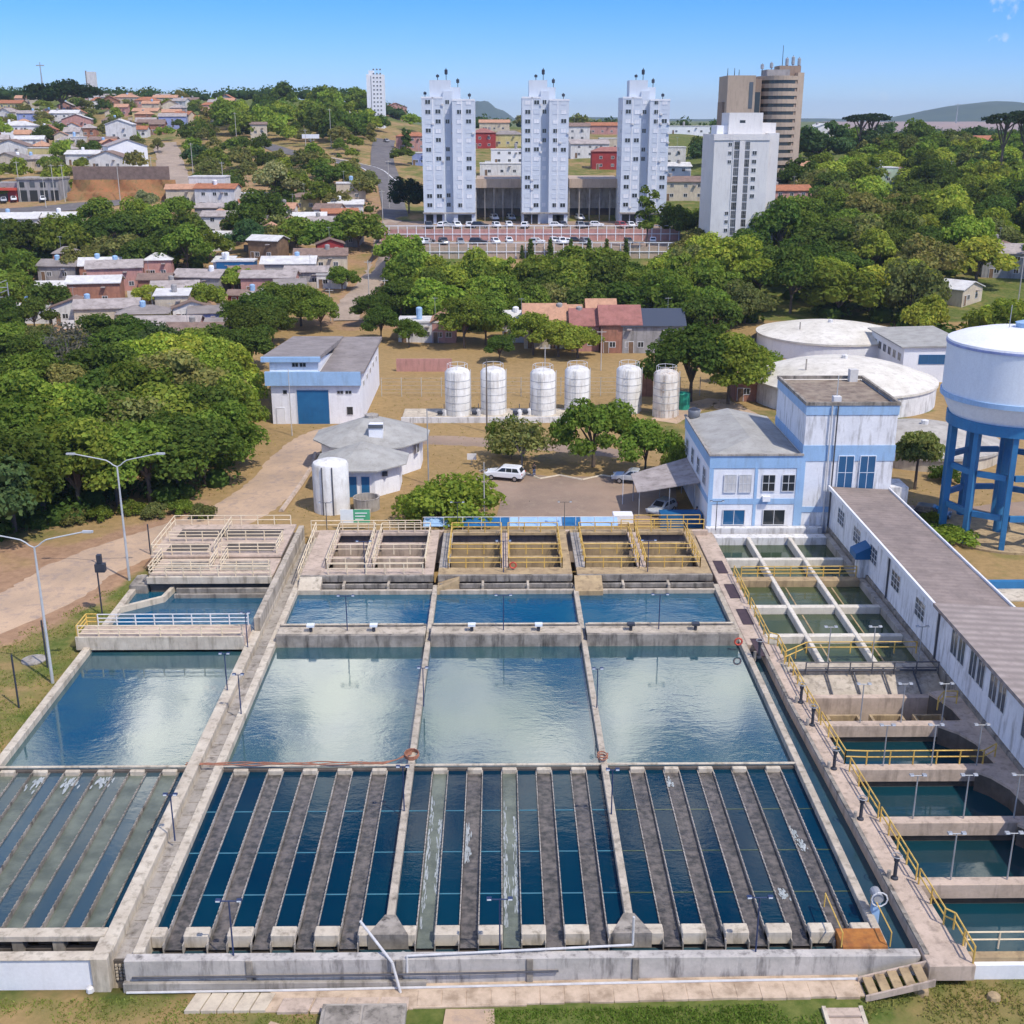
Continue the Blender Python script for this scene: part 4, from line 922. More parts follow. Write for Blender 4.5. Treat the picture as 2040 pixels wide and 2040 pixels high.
st = thing('yard_steps', 'short concrete steps leading down beside the streaked tank', 'steps', (-15.5, 125, 0))
for k in range(4): MB().box(-16.4, -14.6, 124.2 + .5 * k, 124.7 + .5 * k, -1, -.4 + .22 * k).build('step', MT['concrete_pale'], st)
sg = thing('notice_board', 'white and green notice board in front of the streaked tank', 'sign', (-15.8, 121, 0))
MB().box(-17.3, -15.9, 121, 121.06, .4, 1.9).build('panel', MT['sign_white'], sg); MB().box(-15.9, -14.1, 121, 121.06, .4, 1.9).build('panel', MT['sign_green'], sg)
mb = MB()
for k in range(3): mb.box(-15.7, -14.4 - .2 * k, 120.97, 121, 1.45 - .35 * k, 1.56 - .35 * k)
mb.build('lettering', MT['sign_white'], sg)
for x in (-17.1, -14.3): MB().tube((x, 121.1, -.6), (x, 121.1, 1.9), .05).build('post', MT['steel_grey'], sg)
# row of six silos
base = thing('silo_platform', 'long low white concrete platform under the row of silos', 'platform', (8, 171, G0))
MB().box(-14.5, 15.5, 168.8, 176, -1, -.1).build('slab', MT['concrete_pale'], base); MB().box(-14.5, 15.5, 168.5, 168.8, -1, .35).build('kerb', MT['white_dirty'], base)
sil = [(-6.3, 172.6, 'tank_white', 7.0, 'leftmost white silo of the row, next to the dry grass'), (-1.0, 173.4, 'tank_white', 6.9, 'white silo behind the dark pole, second in the row'), (6.4, 172.8, 'tank_white', 6.8, 'white silo with pumps at its left foot, third in the row'), (11.7, 175.5, 'tank_white', 6.6, 'white silo half hidden by the yard tree'), (19.5, 175.4, 'tank_white', 6.7, 'white silo right of the yard tree with a brick wall behind'), (24.8, 172.8, 'tank_rusty', 6.6, 'rust-streaked silo at the right end of the row')]
for x, y, m, h, lb in sil:
    t = thing('silo', lb, 'silo', (x, y, G0), 'row of silos')
    smooth_by_angle(MB().lathe(x, y, [(1.88, -.6), (1.88, h - .7), (1.6, h - .35), (.9, h - .08), (.25, h)], 26).build('shell', MT[m], t))
    mb = MB()
    for k in range(1, 6): z = -.4 + k * (h / 6.3); mb.lathe(x, y, [(1.9, z), (1.92, z + .04), (1.9, z + .08)], 26)
    mb.build('hoop', MT['steel_grey'], t)
    mb = MB(); lx, ly = x - .55, y - 1.95
    for s in (-.2, .2): mb.tube((lx + s, ly, -.4), (lx + s, ly, h - .4), .03, n=4)
    for k in range(12): mb.tube((lx - .2, ly, -.2 + k * .5), (lx + .2, ly, -.2 + k * .5), .025, n=4)
    mb.build('ladder', MT['steel_grey'], t)
    MB().tube((x + 1.95, y - .3, -.4), (x + 1.95, y - .3, h - .3), .06).build('pipe', MT['pipe_white'], t)
    mb = MB()
    for k in range(8):
        a = k * PI / 4; mb.tube((x + 1.5 * math.cos(a), y + 1.5 * math.sin(a), h - .4), (x + 1.5 * math.cos(a), y + 1.5 * math.sin(a), h + .5), .03, n=4); b_ = a + PI / 4
        mb.tube((x + 1.5 * math.cos(a), y + 1.5 * math.sin(a), h + .5), (x + 1.5 * math.cos(b_), y + 1.5 * math.sin(b_), h + .5), .03, n=4)
    mb.build('guard_rail', MT['rail_white'], t)
for x, y, k in ((-8.8, 171.5, 'left of the leftmost silo'), (-3.7, 171.6, 'between the first two silos'), (2.4, 171.4, 'left of the third silo'), (3.9, 172, 'touching the third silo')):
    t = thing('pump', 'small dark pump set on the platform %s' % k, 'pump', (x, y, -.1), 'pumps beside the silos')
    MB().tube((x - .5, y, .35), (x + .3, y, .35), .3, n=10).build('motor', MT['dark_metal'], t); MB().lathe(x + .5, y, [(.35, -.1), (.35, .6), (.15, .9)], 10).build('casing', MT['white_dirty'], t); MB().tube((x + .5, y, .8), (x + .5, y, 1.7), .07).build('pipe', MT['pipe_dark'], t)
o = MB().lathe(28.2, 177, [(.95, -.6), (1.0, 1.9), (.85, 2.1), (.3, 2.2)], 14).build('green_tank', MT['green_box']); tag(o, 'green plastic tank behind the rusty silo', 'tank')
# mesh fence behind the silos
t = thing('wire_fence', 'tall thin wire fence on concrete posts behind the silos', 'fence', (8, 186, G0))
for k in range(17): MB().tube((-19 + 3.2 * k, 186, -.6), (-19 + 3.2 * k, 186, 2.6), .06, n=5).build('post', MT['concrete_pole'], t)
mb = MB()
for z in (.1, .7, 1.3, 1.9, 2.5): mb.tube((-19, 186, z), (32.2, 186, z), .015, n=4)
mb.build('wire', MT['steel_grey'], t)
# domed reservoirs
def reservoir(cx, cy, r, zw, zt, wm, rm, lb, extra=True):
    t = thing('domed_reservoir', lb, 'reservoir', (cx, cy, G0))
    MB().lathe(cx, cy, [(r, -2), (r, zw)], 56).build('wall', MT[wm], t)
    pr = [(r + .25, zw - .35), (r + .25, zw)] + [(r * math.cos(a) , zw + (zt - zw) * math.sin(a)) for a in [PI / 2 * k / 9 for k in range(1, 9)]] + [(.4, zt)]
    pr = [(r + .25, zw - .35), (r + .25, zw)] + [(r * (1 - k / 9), zw + (zt - zw) * (1 - (1 - k / 9) ** 2)) for k in range(0, 9)] + [(.4, zt)]
    o = MB().lathe(cx, cy, pr, 56).build('dome', MT[rm], t); smooth_by_angle(o, 50)
    MB().lathe(cx, cy, [(.5, zt - .1), (.5, zt + .5), (.2, zt + .6)], 10).build('vent', MT['white_dirty'], t)
    MB().tube((cx - r * .5, cy - r * .3, zt - 1), (cx - r * .5, cy - r * .3, zt + .7), .12).build('vent_pipe', MT['concrete_grey'], t)
    return t
reservoir(54.5, 184, 14.2, 3.0, 6.0, 'white_dirty', 'dome_cream', 'big cream domed reservoir behind the tall block, stained in patches')
reservoir(62.5, 222, 13.5, 3.6, 5.4, 'white_clean', 'dome_cream', 'white domed reservoir farthest back, below the wooded slope')
reservoir(56.5, 152, 9.8, 1.4, 3.4, 'concrete_pale', 'dome_grey', 'grey weathered domed reservoir nearest the water tower')
t = thing('reservoir_shed', 'long white shed with a blue window band behind the cream reservoir', 'building', (74, 205, G0))
x0_, y0_ = at(1830, 752, 0); 
MB().box(68.0, 79, 196, 214, -1, 5.4).build('wall', MT['white_clean'], t); MB().prism([(67.4, 195.6), (79.4, 195.6), (79.4, 215), (67.4, 215)], [5.4, 5.6, 5.6, 5.4], [5.6, 5.9, 5.9, 5.6]).build('roof', MT['roof_grey'], t)
window(t, 73.8, 195.96, 2.6, 6.4, 1.6, nx=4, g='glass_blue', fr='blue_paint')
for k in range(6): window(t, 67.98, 198 + 2.7 * k, 2.8, 1.6, 1.4, rz=-PI / 2)
# elevated water tower
cx, cy, RC = 53.6, 119.6, 6.0
t = thing('water_tower', 'elevated round white water tower on a blue column frame', 'water tower', (cx, cy, G0))
cols = []
for k in range(10):
    a = PI + .0 + 2 * PI * k / 10; x, y = cx + RC * math.cos(a), cy + RC * math.sin(a); cols.append((x, y, a))
    mb = MB(); c_, s_ = math.cos(a), math.sin(a)
    def rp(u, v): return (x + u * c_ - v * s_, y + u * s_ + v * c_)
    mb.prism([rp(-.32, -.26), rp(.32, -.26), rp(.32, .26), rp(-.32, .26)], -1, 11.6); mb.build('column', MT['tower_blue'], t)
for z in (2.7, 7.0):
    for k in range(10):
        a, b = cols[k], cols[(k + 1) % 10]; mx, my = (a[0] + b[0]) / 2, (a[1] + b[1]) / 2; L = math.hypot(b[0] - a[0], b[1] - a[1]); d = ((b[0] - a[0]) / L, (b[1] - a[1]) / L); nrm = (-d[1], d[0])
        f = .5 - .4 / L
        p1 = (mx - d[0] * L * f, my - d[1] * L * f); p2 = (mx + d[0] * L * f, my + d[1] * L * f)
        MB().prism([(p1[0] - nrm[0] * .2, p1[1] - nrm[1] * .2), (p2[0] - nrm[0] * .2, p2[1] - nrm[1] * .2), (p2[0] + nrm[0] * .2, p2[1] + nrm[1] * .2), (p1[0] + nrm[0] * .2, p1[1] + nrm[1] * .2)], z, z + .6).build('brace_beam', MT['tower_blue'], t)
MB().lathe(cx, cy, [(6.55, 11.6), (6.55, 12.7), (5.2, 12.7), (5.2, 11.6)], 60).build('ring_beam', MT['tower_blue'], t)
smooth_by_angle(MB().lathe(cx, cy, [(6.3, 12.7), (7.25, 14.6)], 64).build('cone', MT['tank_pale'], t), 50)
smooth_by_angle(MB().lathe(cx, cy, [(7.45, 14.6), (7.45, 15.1)], 64).build('band', MT['light_blue'], t))
smooth_by_angle(MB().lathe(cx, cy, [(7.3, 15.1), (7.3, 20.0)], 64).build('tank', MT['tank_pale'], t))
smooth_by_angle(MB().lathe(cx, cy, [(7.4, 20.0), (7.4, 20.25)], 64).build('band', MT['plaster_blue'], t))
smooth_by_angle(MB().lathe(cx, cy, [(7.35, 20.25), (7.3, 20.45), (6.2, 20.9), (4.2, 21.4), (2, 21.7), (.3, 21.8)], 64).build('roof', MT['white_clean'], t))
MB().lathe(cx, cy, [(.9, 21.6), (.9, 22.2), (1.0, 22.25), (.2, 22.5)], 16).build('hatch', MT['light_blue'], t); MB().tube((cx - 1.6, cy, 21.5), (cx - 1.6, cy, 24), .04).build('lightning_rod', MT['steel_grey'], t)
MB().lathe(cx, cy, [(.45, -1), (.45, 12.6)], 18).build('riser_pipe', MT['tower_blue'], t)
MB().lathe(cx, cy, [(6.8, -1), (6.8, -.3)], 40).build('footing', MT['concrete_ochre'], t)
o = MB().box(43.6, 60, 103.4, 103.9, -1, .35).build('low_wall', MT['tower_blue']); tag(o, 'low teal-blue wall below the water tower', 'low wall')
o = MB().prism([(44, 100.5), (60, 100.5), (60, 103.4), (44, 103.4)], -.7, -.38).build('wall_footing', MT['concrete_pale']); tag(o, 'pale concrete strip in front of the low teal wall', 'footing')
o = bevel(MB().box(57.3, 59.3, 108.5, 110, -1, 1.2).build('white_crate', MT['white_clean']), .08); tag(o, 'plain white boxy cabinet standing beside the water tower foot', 'cabinet')
# ---------------------------------------------------------------- pipes and small fittings at the front
t = thing('white_pipe', 'long white pipe along the front wall with an upright corner riser', 'pipe', (0, 52.3, 0))
MB().path([(-5.0, 51.5, -.9), (-5.0, 51.6, .12), (7.0, 52.35, .12), (7.0, 52.35, 1.9)], .065, 8).build('pipe', MT['pipe_white'], t)
FGX = lambda x: th(x, 49.8)
t = thing('leaning_pipe', 'white pipe leaning across the front wall beside the white riser', 'pipe', (-6.3, 52, 0))
MB().path([(-7.6, 53.2, 1.1), (-5.75, 51.35, -.1), (-5.3, 50.9, -1.8)], .075, 8).build('pipe', MT['pipe_white'], t)
tag(MB().path([(-19.5, 51.4, -1.0), (-5, 51.35, -.85), (-1, 51.35, -.8), (3, 51.4, -.75)], .06, 6).build('wall_pipe', MT['pipe_dark']), 'dark thin pipe fixed along the grey front wall', 'pipe')
tag(MB().path([(x, 51.2, FGX(x) + .12) for x in (-19.8, -12, -3, 4, 8, 14, 19)], .07, 6).build('wall_pipe', MT['pipe_white']), 'pale pipe running low along the foot of the grey front wall', 'pipe')
mbh = MB()
for k in range(3):
    r0 = random.Random(k); pts_ = [(-21.6 + i * .75, YT + .12 + .16 * math.sin(i * .8 + k * 2) + .07 * k, .0 + .05 * abs(math.sin(i + k))) for i in range(19)]
    pts_ += [(-7.2, YT + .5, .1), (-6.2, YT + 1.2 + .2 * k, .15)]; mbh.path(pts_, .04, 5)
for k in range(4): mbh.path([(-6.2 + .5 * math.cos(2 * PI * i / 10), YT + 1.1 + .6 * math.sin(2 * PI * i / 10), .06 + .07 * k) for i in range(11)], .04, 5)
tag(mbh.build('hose', MT['hose']), 'bundle of orange-brown hoses lying along the thin cross wall', 'hose')
tag(MB().path([(7.0 + .35 * math.cos(2 * PI * i / 10), YT + .6 + .5 * math.sin(2 * PI * i / 10), .06 + .02 * i) for i in range(21)], .05, 5).build('hose', MT['hose']), 'coiled orange hose on the divider behind the frothy troughs', 'hose')
def ring(px, py, z, lb):
    x, y = at(px, py, z); mb = MB()
    mb.path([(x + .30 * math.cos(2 * PI * i / 14), y - .02, z + .30 * math.sin(2 * PI * i / 14)) for i in range(15)], .08, 7); tag(mb.build('life_ring', MT['red_plastic']), lb, 'life ring')
ring(1022, 1126, 1.3, 'red life ring hanging on the yellow railing of the middle mixing tank'); ring(1471, 1278, .4, 'red life ring at the end of the walkway beam by the outlet channel')
# rusty screen and blue winch at the lower right corner
t = thing('rusty_screen', 'rusty orange box screen at the corner of the basins', 'screen', (19.3, 53, 0))
MB().box(18.2, 20.6, 52.1, 53.6, -1.2, .1).build('box', MT['rust'], t)
for x in (18.1, 20.7): MB().path([(x, 52.1, .1), (x, 52.1, 1.0), (x, 55.6, .9), (x, 55.6, 0)], .04, 5).build('rail', MT['rail_yellow'], t)
t = thing('sluice_winch', 'pale blue sluice winch standing in the outlet channel', 'winch', (20.9, 55, 0))
MB().box(20.6, 21.0, 54.9, 55.3, -1, 1.0).build('column', MT['light_blue'], t); MB().tube((20.8, 54.7, 1.15), (20.8, 55.5, 1.15), .28, n=12).build('drum', MT['steel_grey'], t); MB().path([(20.8 + .45 * math.cos(2 * PI * i / 10), 54.6, 1.2 + .45 * math.sin(2 * PI * i / 10)) for i in range(11)], .04, 5).build('wheel', MT['rail_white'], t); MB().tube((20.8, 55.1, -.9), (20.9, 53, -.7), .1).build('arm', MT['light_blue'], t)
for (px, py), w in zip(((1618, 1445), (1661, 1532), (1714, 1632), (1782, 1750), (1512, 1310), (1595, 1400)), ('beside the open brown pit', 'beside the beam with the yellow railing', 'beside the second deep pool', 'beside the third deep pool', 'near the dark grates of the walkway', 'beside the dirty sloping slab')):
    x, y = at(px, py, 0); t = thing('valve_stand', 'grey valve stand with handwheel on the side walkway %s' % w, 'valve', (x, y, 0), 'valve stands on the side walkway')
    MB().lathe(x, y, [(.22, 0), (.2, .1), (.11, .15), (.11, 1.15), (.16, 1.2), (.16, 1.45), (.05, 1.5)], 12).build('stand', MT['dark_metal'], t)
    MB().path([(x + .3 * math.cos(2 * PI * i / 10), y + .3 * math.sin(2 * PI * i / 10), 1.55) for i in range(11)], .03, 5).build('handwheel', MT['steel_grey'], t)
    MB().tube((x - .35, y, -.3), (x - .35, y, .55), .12, n=8).build('pipe', MT['concrete_grey'], t)
# stubs with white caps on the middle walkway
for px in (620, 745, 940, 1073, 1257, 1386):
    x, y = at(px, 1255, .6); t = thing('vent_stub', 'short dark stub with flat cap on the walkway beam, %s' % {620: 'first from the double wall', 745: 'second from the double wall', 940: 'third from the double wall', 1073: 'fourth from the double wall', 1257: 'second from the outlet channel', 1386: 'nearest the outlet channel'}[px], 'vent', (x, 92.2, .5), 'vent stubs on the walkway beams')
    MB().tube((x, 92.2, .5), (x, 92.2, 1.0), .14, n=8).build('stub', MT['dark_metal'], t); MB().box(x - .32, x + .32, 91.95, 92.45, 1.0, 1.2).build('cap', MT['lens'] if px < 1200 else MT['dark_metal'], t)
# steps, slabs and concrete box on the lawn side
t = thing('stair', 'ochre concrete stair with open risers climbing to the side walkway', 'stair', (21.5, 50.6, -1.9))
for k in range(5): MB().box(19.0 + .62 * k, 19.5 + .62 * k, 49.7, 51.0, -1.05 + .2 * k, -.95 + .2 * k).build('step', MT['concrete_ochre'], t)
for y in (49.6, 51.0): MB().prism([(18.8, y), (22.3, y), (22.3, y + .12), (18.8, y + .12)], [-1.35, -.4, -.4, -1.35], [-1.0, .0, .0, -1.0]).build('side_rail', MT['concrete_pink'], t)
t = thing('lawn_steps', 'long concrete steps going down through the lawn', 'steps', (17.6, 47, -2))
for k in range(9): MB().box(16.6, 18.3, 48.6 - .62 * k, 49.15 - .62 * k, -3.2, -1.28 - .10 * k).build('step', MT['concrete_pink'], t)
for x in (16.4, 18.3): MB().prism([(x, 43), (x + .2, 43), (x + .2, 49.2), (x, 49.2)], -3.4, [-2.2, -2.2, -1.2, -1.2]).build('kerb', MT['concrete_pale'], t)
FG = th(-7, 45)
r_ = random.Random(11)
def slope_box(x0, x1, y0, y1, off): return MB().prism([(x0, y0), (x1, y0), (x1, y1), (x0, y1)], -3, [FGX(x) + off for x in (x0, x1, x1, x0)])
for k in range(8): x = -4.6 + k * 2.94; struct(slope_box(x, x + 2.94, 49.95 - (.2 if k < 2 else 0), 51.56, .08).build('path', MT['paving']))
struct(slope_box(-12.2, -4.6, 49.7, 51.3, .07).build('path', MT['paving']))
for k in range(18):
    x = -4.4 + k * 1.28; tag(bevel(slope_box(x, x + 1.24, 49.9 + r_.uniform(-.06, .06), 51.0 + r_.uniform(-.05, .05), .10 + r_.uniform(0, .012)).build('paving_slab', MT['paving']), .015), 'pinkish paving slab in the row below the grey front wall', 'paving slab', 'slabs below the grey front wall')
for k in range(5):
    x = -16.4 + k * .85; o = MB().prism([(x, 49.7), (x + .78, 49.7), (x + 1.1, 51.0), (x + .32, 51.0)], FG - .2, FG + .1).build('paving_slab', MT['plaster_cream']); tag(bevel(o, .02), 'loose tan paving slab lying askew on the lawn', 'paving slab', 'loose tan slabs on the lawn')
for k in range(4):
    x = -11.6 + k * 1.7; o = MB().prism([(x, 49.55), (x + 1.6, 49.55), (x + 1.8, 50.6), (x + .2, 50.6)], FG - .2, FG + .11).build('paving_slab', MT['concrete_pink']); tag(bevel(o, .02), 'pinkish slab between the loose tan slabs and the concrete box', 'paving slab', 'pinkish slabs beside the concrete box')
t = thing('inspection_box', 'grey stained concrete inspection box with two lids in the lawn', 'concrete box', (-7.2, 47.8, FG))
MB().box(-9.2, -4.9, 45.6, 49.6, -3, FG + .55).build('wall', MT['concrete_grey'], t); MB().box(-9.0, -7.2, 45.8, 49.4, FG + .55, FG + .62).build('lid', MT['concrete_dirty'], t); MB().box(-7.05, -5.1, 45.8, 49.4, FG + .55, FG + .62).build('lid', MT['concrete_dirty'], t)
MB().path([(-6.6, 47.3, FG + .62), (-6.6, 47.3, FG + 1.0), (-5.6, 47.3, FG + 1.0), (-5.6, 47.3, FG + .62)], .04, 5).build('handle', MT['rail_white'], t)
o = MB().lathe(*at(68, 1318, -.6), [(1.0, -1.2), (1.0, th(*at(68, 1318, -.6)) + .1), (.9, th(*at(68, 1318, -.6)) + .13)], 24).build('manhole_cover', MT['concrete_grey']); tag(o, 'round concrete manhole cover in the grass bank', 'manhole cover')
for px, py, s in ((170, 1950, .28), (180, 1972, .22)): x, y = at(px, py, FG); tag(MB().lathe(x, y, [(s, FG - .1), (s * .9, FG + s * .6), (s * .3, FG + s)], 7).build('stone', MT['plaster_white']), 'pale stone in the grass by the tiled passage', 'stone', 'pale stones in the grass')
for px, py, s in ((1835, 1975, .45), (1980, 1988, .4)): x, y = at(px, py, -1.3); FGr = th(x, y); tag(MB().lathe(x, y, [(s, FGr - .1), (s * .8, FGr + s * .5), (s * .2, FGr + s * .7)], 8).build('mound', MT['concrete_ochre']), 'small mound of dry soil in the grass below the white wall', 'mound', 'mounds in the right-hand grass')
struct(MB().prism([(-12.6, 47.2), (-11.9, 44), (-10.6, 42), (-9.6, 45), (-9.9, 48.2), (-11.8, 49.0)], FG - .3, FG + .03).build('soil_patch', MT['dirt_track']))
struct(MB().prism([(-3.2, 46), (-2.9, 49.6), (-.4, 49.6), (-.3, 46), (-.4, 42), (-2.8, 42)], FG - .3, [th(-1.7, 46) + .07] * 6).build('soil_patch', MT['dirt_track']))
# ---------------------------------------------------------------- lamps and poles
def basin_lamp(x, y, z, lb, h=3.2, mat='lamp_blue', head='lens', grp='small twin lamps round the basins', w=.62):
    t = thing('twin_lamp', lb, 'lamp', (x, y, z), grp)
    MB().tube((x, y, z), (x, y, z + h), .05, .04).build('pole', MT[mat], t); MB().tube((x - w, y, z + h), (x + w, y, z + h), .035, n=5).build('cross_arm', MT[mat], t)
    for s in (-1, 1): o = MB().box(x + s * w - .13, x + s * w + .13, y - .11, y + .11, z + h, z + h + .1).build('lamp_head', MT[mat], t); MB().box(x + s * w - .11, x + s * w + .11, y - .12, y - .11, z + h + .01, z + h + .09).build('lens', MT[head], o)
for px, lb in ((692, 'dark twin lamp on the walkway beam nearest the double wall'), (1003, 'dark twin lamp on the walkway beam of the middle basin'), (1312, 'dark twin lamp on the walkway beam beside the outlet channel')): basin_lamp(xat(92.4, px, 1258), 92.4, .5, lb)
for px, lb in ((727, 'dark twin lamp at the front of the mixing tank nearest the double wall'), (1003, 'dark twin lamp on the pier of the middle mixing tank'), (1290, 'dark twin lamp on the pier of the mixing tank nearest the office')): basin_lamp(xat(105.2, px, 1140), 105.2, .75, lb)
for px, lb in ((652, 'dark twin lamp beside the streaked tank and green notice board'), (912, 'dark twin lamp in front of the round yard shrub'), (1124, 'brown twin lamp behind the blue canopy'), (1425, 'dark slim lamp at the foot of the office corner')): basin_lamp(xat(117.9, px, 1065), 117.9, .5, lb, mat='wood_pole' if px == 1124 else 'dark_metal')
for x, y, lb in ((-5.8, 79.6, 'slim blue lamp on the first divider, halfway along the still water'), (7.2, 79.3, 'slim blue lamp on the second divider, halfway along the still water'), (-21.1, 82.2, 'slim dark lamp on the broad wall beside the still left basin'), (-19.3, 78.6, 'slim dark lamp on the narrow wall beside the sunken passage'), (-21.1, 90.0, 'slim dark lamp at the end of the pale railed platform'), (-20.0, 62.4, 'slim dark lamp leaning over the sunken passage between troughs'), (-6.2, 65.5, 'blue lamp on the divider by the frothy troughs'), (7.0, 65.0, 'blue lamp on the divider near the trough with brown water')): basin_lamp(x, y, 0, lb, w=.3)
for x, lb in ((-14.2, 'blue twin lamp on the front wall below the dark blue strips'), (-.1, 'tall blue twin lamp on the front wall below the frothy troughs'), (13.5, 'blue twin lamp on the front wall beside the rusty screen')): basin_lamp(x, 51.95, -.05, lb, h=3.4, w=.55)
for y, xs_, lb in ((86.9, (26.6, 30.2, 34.0), 'over the last green filter pools'), (76.8, (26.3, 29.3, 32.3), 'in front of the brown pit'), (70.7, (26.1, 29.4, 32.5), 'behind the second deep pool'), (64.3, (26.0, 29.2, 32.4), 'behind the third deep pool'), (58.0, (26.1, 29.4), 'in front of the third deep pool')):
    for k, x in enumerate(xs_): basin_lamp(x, y, .0, '%s pale twin lamp from the left %s' % (('first', 'second', 'third')[k], lb), h=3.1, mat='steel_grey', grp='pale twin lamps over the filter pools', w=.4)
def street_lamp(px, py, lb, h=11.6):
    x, y, z = at(px, py, -.45) + (-.6,); t = thing('street_lamp', lb, 'street lamp', (x, y, z), 'tall double-armed lamps on the grass bank')
    MB().tube((x, y, z), (x, y, z + h), .13, .075, n=10).build('pole', MT['pole_pale'], t)
    for s in (-1, 1):
        pts_ = [(x, y, z + h - .05)] + [(x + s * (.25 + 3.6 * f), y, z + h + .45 * (1 - (1 - min(1, f * 4)) ** 2) + .75 * f) for f in (.03, .1, .2, .4, .7, 1)]
        MB().path(pts_, .055, 6).build('arm', MT['pole_pale'], t)
        e = pts_[-1]; o = MB().prism([(e[0] - .05 * s, e[1] - .13), (e[0] + s * .75, e[1] - .1), (e[0] + s * .75, e[1] + .1), (e[0] - .05 * s, e[1] + .13)][::s], e[2] - .05, e[2] + .1).build('lamp_head', MT['pole_pale'], t); MB().box(min(e[0], e[0] + s * .6), max(e[0], e[0] + s * .6), e[1] - .08, e[1] + .08, e[2] - .08, e[2] - .05).build('lens', MT['lens'], o)
street_lamp(258, 1155, 'tall double-armed street lamp beside the corner of the mixing platform'); street_lamp(105, 1360, 'tall double-armed street lamp on the grass bank nearest the still left basin')
def wpole(px, py, h, lb, mat='concrete_pole', g=None, r=.13, arm=True, loc=None):
    x, y, z = loc or (at(px, py, -.5) + (-.55,)) if py > 640 or loc else ground(px, py)
    t = thing('utility_pole', lb, 'utility pole', (x, y, z), g); MB().tube((x, y, z - .3), (x, y, z + h), r, r * .65, n=7).build('pole', MT[mat], t)
    if arm: MB().box(x - .8, x + .8, y - .05, y + .05, z + h - .5, z + h - .38).build('cross_arm', MT[mat], t)
wpole(970, 860, 10.5, 'dark utility pole standing in front of the second silo', 'wood_pole', arm=False); wpole(854, 965, 9.5, 'grey pole at the right edge of the large many-sided building', 'steel_grey', r=.09, arm=False)
wpole(965, 1045, 7.2, 'pale slim pole rising out of the round yard shrub', 'concrete_pole', r=.07, arm=False); wpole(1240, 1005, 3.6, 'short white post at the edge of the parking yard', 'rail_white', r=.06, arm=False)
wpole(582, 868, 9.6, 'thin pale pole in front of the blue warehouse', 'concrete_pole', r=.08, arm=False); wpole(1085, 800, 9.0, 'pale pole behind the third silo', 'concrete_pole', r=.1); wpole(1197, 740, 7.5, 'pale pole behind the fourth silo', 'concrete_pole', r=.1)
wpole(1055, 1000, .2, 'short stake in the parking yard', 'wood_pole', r=.05, arm=False)
for px, py, h, lb in ((300, 1105, 3.4, 'short dark post by the mixing platform and the dirt road'), (204, 1225, 4.2, 'dark grass-bank post carrying a black box at its top'), (95, 1330, 4.3, 'dark slim post touching the nearer street lamp'), (38, 1410, 4.5, 'dark slim post at the left end of the basin wall')):
    x, y = at(px, py, -.5); t = thing('slim_post', lb, 'post', (x, y, -.8)); MB().tube((x, y, -.8), (x, y, h - .6), .07).build('pole', MT['dark_metal'], t)
    if px == 204:
        MB().box(x - .1, x + .75, y - .3, y + .3, h - .5, h + .25).build('box', MT['dark_metal'], t); MB().box(x + .1, x + .5, y - .2, y + .2, h + .3, h + 1.1).build('cap', MT['dark_metal'], t)
# ---------------------------------------------------------------- people
def person(x, y, z, rz, lb, top='black_cloth', legs='car_blue', h=1.72):
    t = thing('person', lb, 'person', (0, 0, 0))
    s = h / 1.75
    vs = [(0,0,.95),(0,0,1.15),(0,0,1.38),(0,0,1.5),(0,.0,1.6),(0,0,1.70),(-.2,0,1.4),(-.25,.02,1.13),(-.26,-.04,.88),(.2,0,1.4),(.25,.02,1.13),(.26,-.04,.88),(-.1,0,.9),(-.11,.01,.5),(-.11,.02,.08),(-.12,-.14,.04),(.1,0,.9),(.11,.01,.5),(.12,.02,.08),(.13,-.14,.04)]
    ed = [(0,1),(1,2),(2,3),(3,4),(4,5),(2,6),(6,7),(7,8),(2,9),(9,10),(10,11),(0,12),(12,13),(13,14),(14,15),(0,16),(16,17),(17,18),(18,19)]
    rr = [.14,.13,.15,.06,.09,.095,.065,.048,.036,.065,.048,.036,.09,.065,.045,.04,.09,.065,.045,.04]
    mb = MB()
    for a, b in ed: mb.tube(np.array(vs[a]) * s, np.array(vs[b]) * s, rr[a] * s, rr[b] * s, n=8)
    me = bpy.data.meshes.new('body'); me.from_pydata([tuple(np.array(v) * s) for v in vs], ed, []); me.materials.append(MT['skin'])
    o = bpy.data.objects.new('body', me); COL.objects.link(o); o.parent = t; WL[o.name] = (0, 0, 0)
    md = o.modifiers.new('skin', 'SKIN'); me.skin_vertices[0].data[0].use_root = True
    for i, q in enumerate(rr): me.skin_vertices[0].data[i].radius = (q * s, q * s)
    o.modifiers.new('sub', 'SUBSURF').levels = 1; o.modifiers['sub'].render_levels = 2
    c = MB().lathe(0, 0, [(.155 * s, .95 * s), (.165 * s, 1.1 * s), (.19 * s, 1.36 * s), (.11 * s, 1.47 * s), (.07 * s, 1.5 * s)], 14)
    for k in (6, 9): c.tube(np.array(vs[k]) * s, np.array(vs[k + 1]) * s, .085 * s, .065 * s, n=8)
    c.build('shirt', MT[top], t, True)
    c = MB().lathe(0, 0, [(.15 * s, .84 * s), (.16 * s, .97 * s)], 12)
    for k in (12, 16): c.tube(np.array(vs[k]) * s, np.array(vs[k + 1]) * s, .105 * s, .085 * s, n=8); c.tube(np.array(vs[k + 1]) * s, np.array(vs[k + 2]) * s, .085 * s, .07 * s, n=8)
    c.build('trousers', MT[legs], t, True)
    MB().lathe(0, .01, [(.1 * s, 1.68 * s), (.105 * s, 1.74 * s), (.07 * s, 1.8 * s), (.02, 1.82 * s)], 12).build('hair', MT['black_cloth'], t, True)
    t.location = (x, y, z); t.rotation_euler = (0, 0, rz)
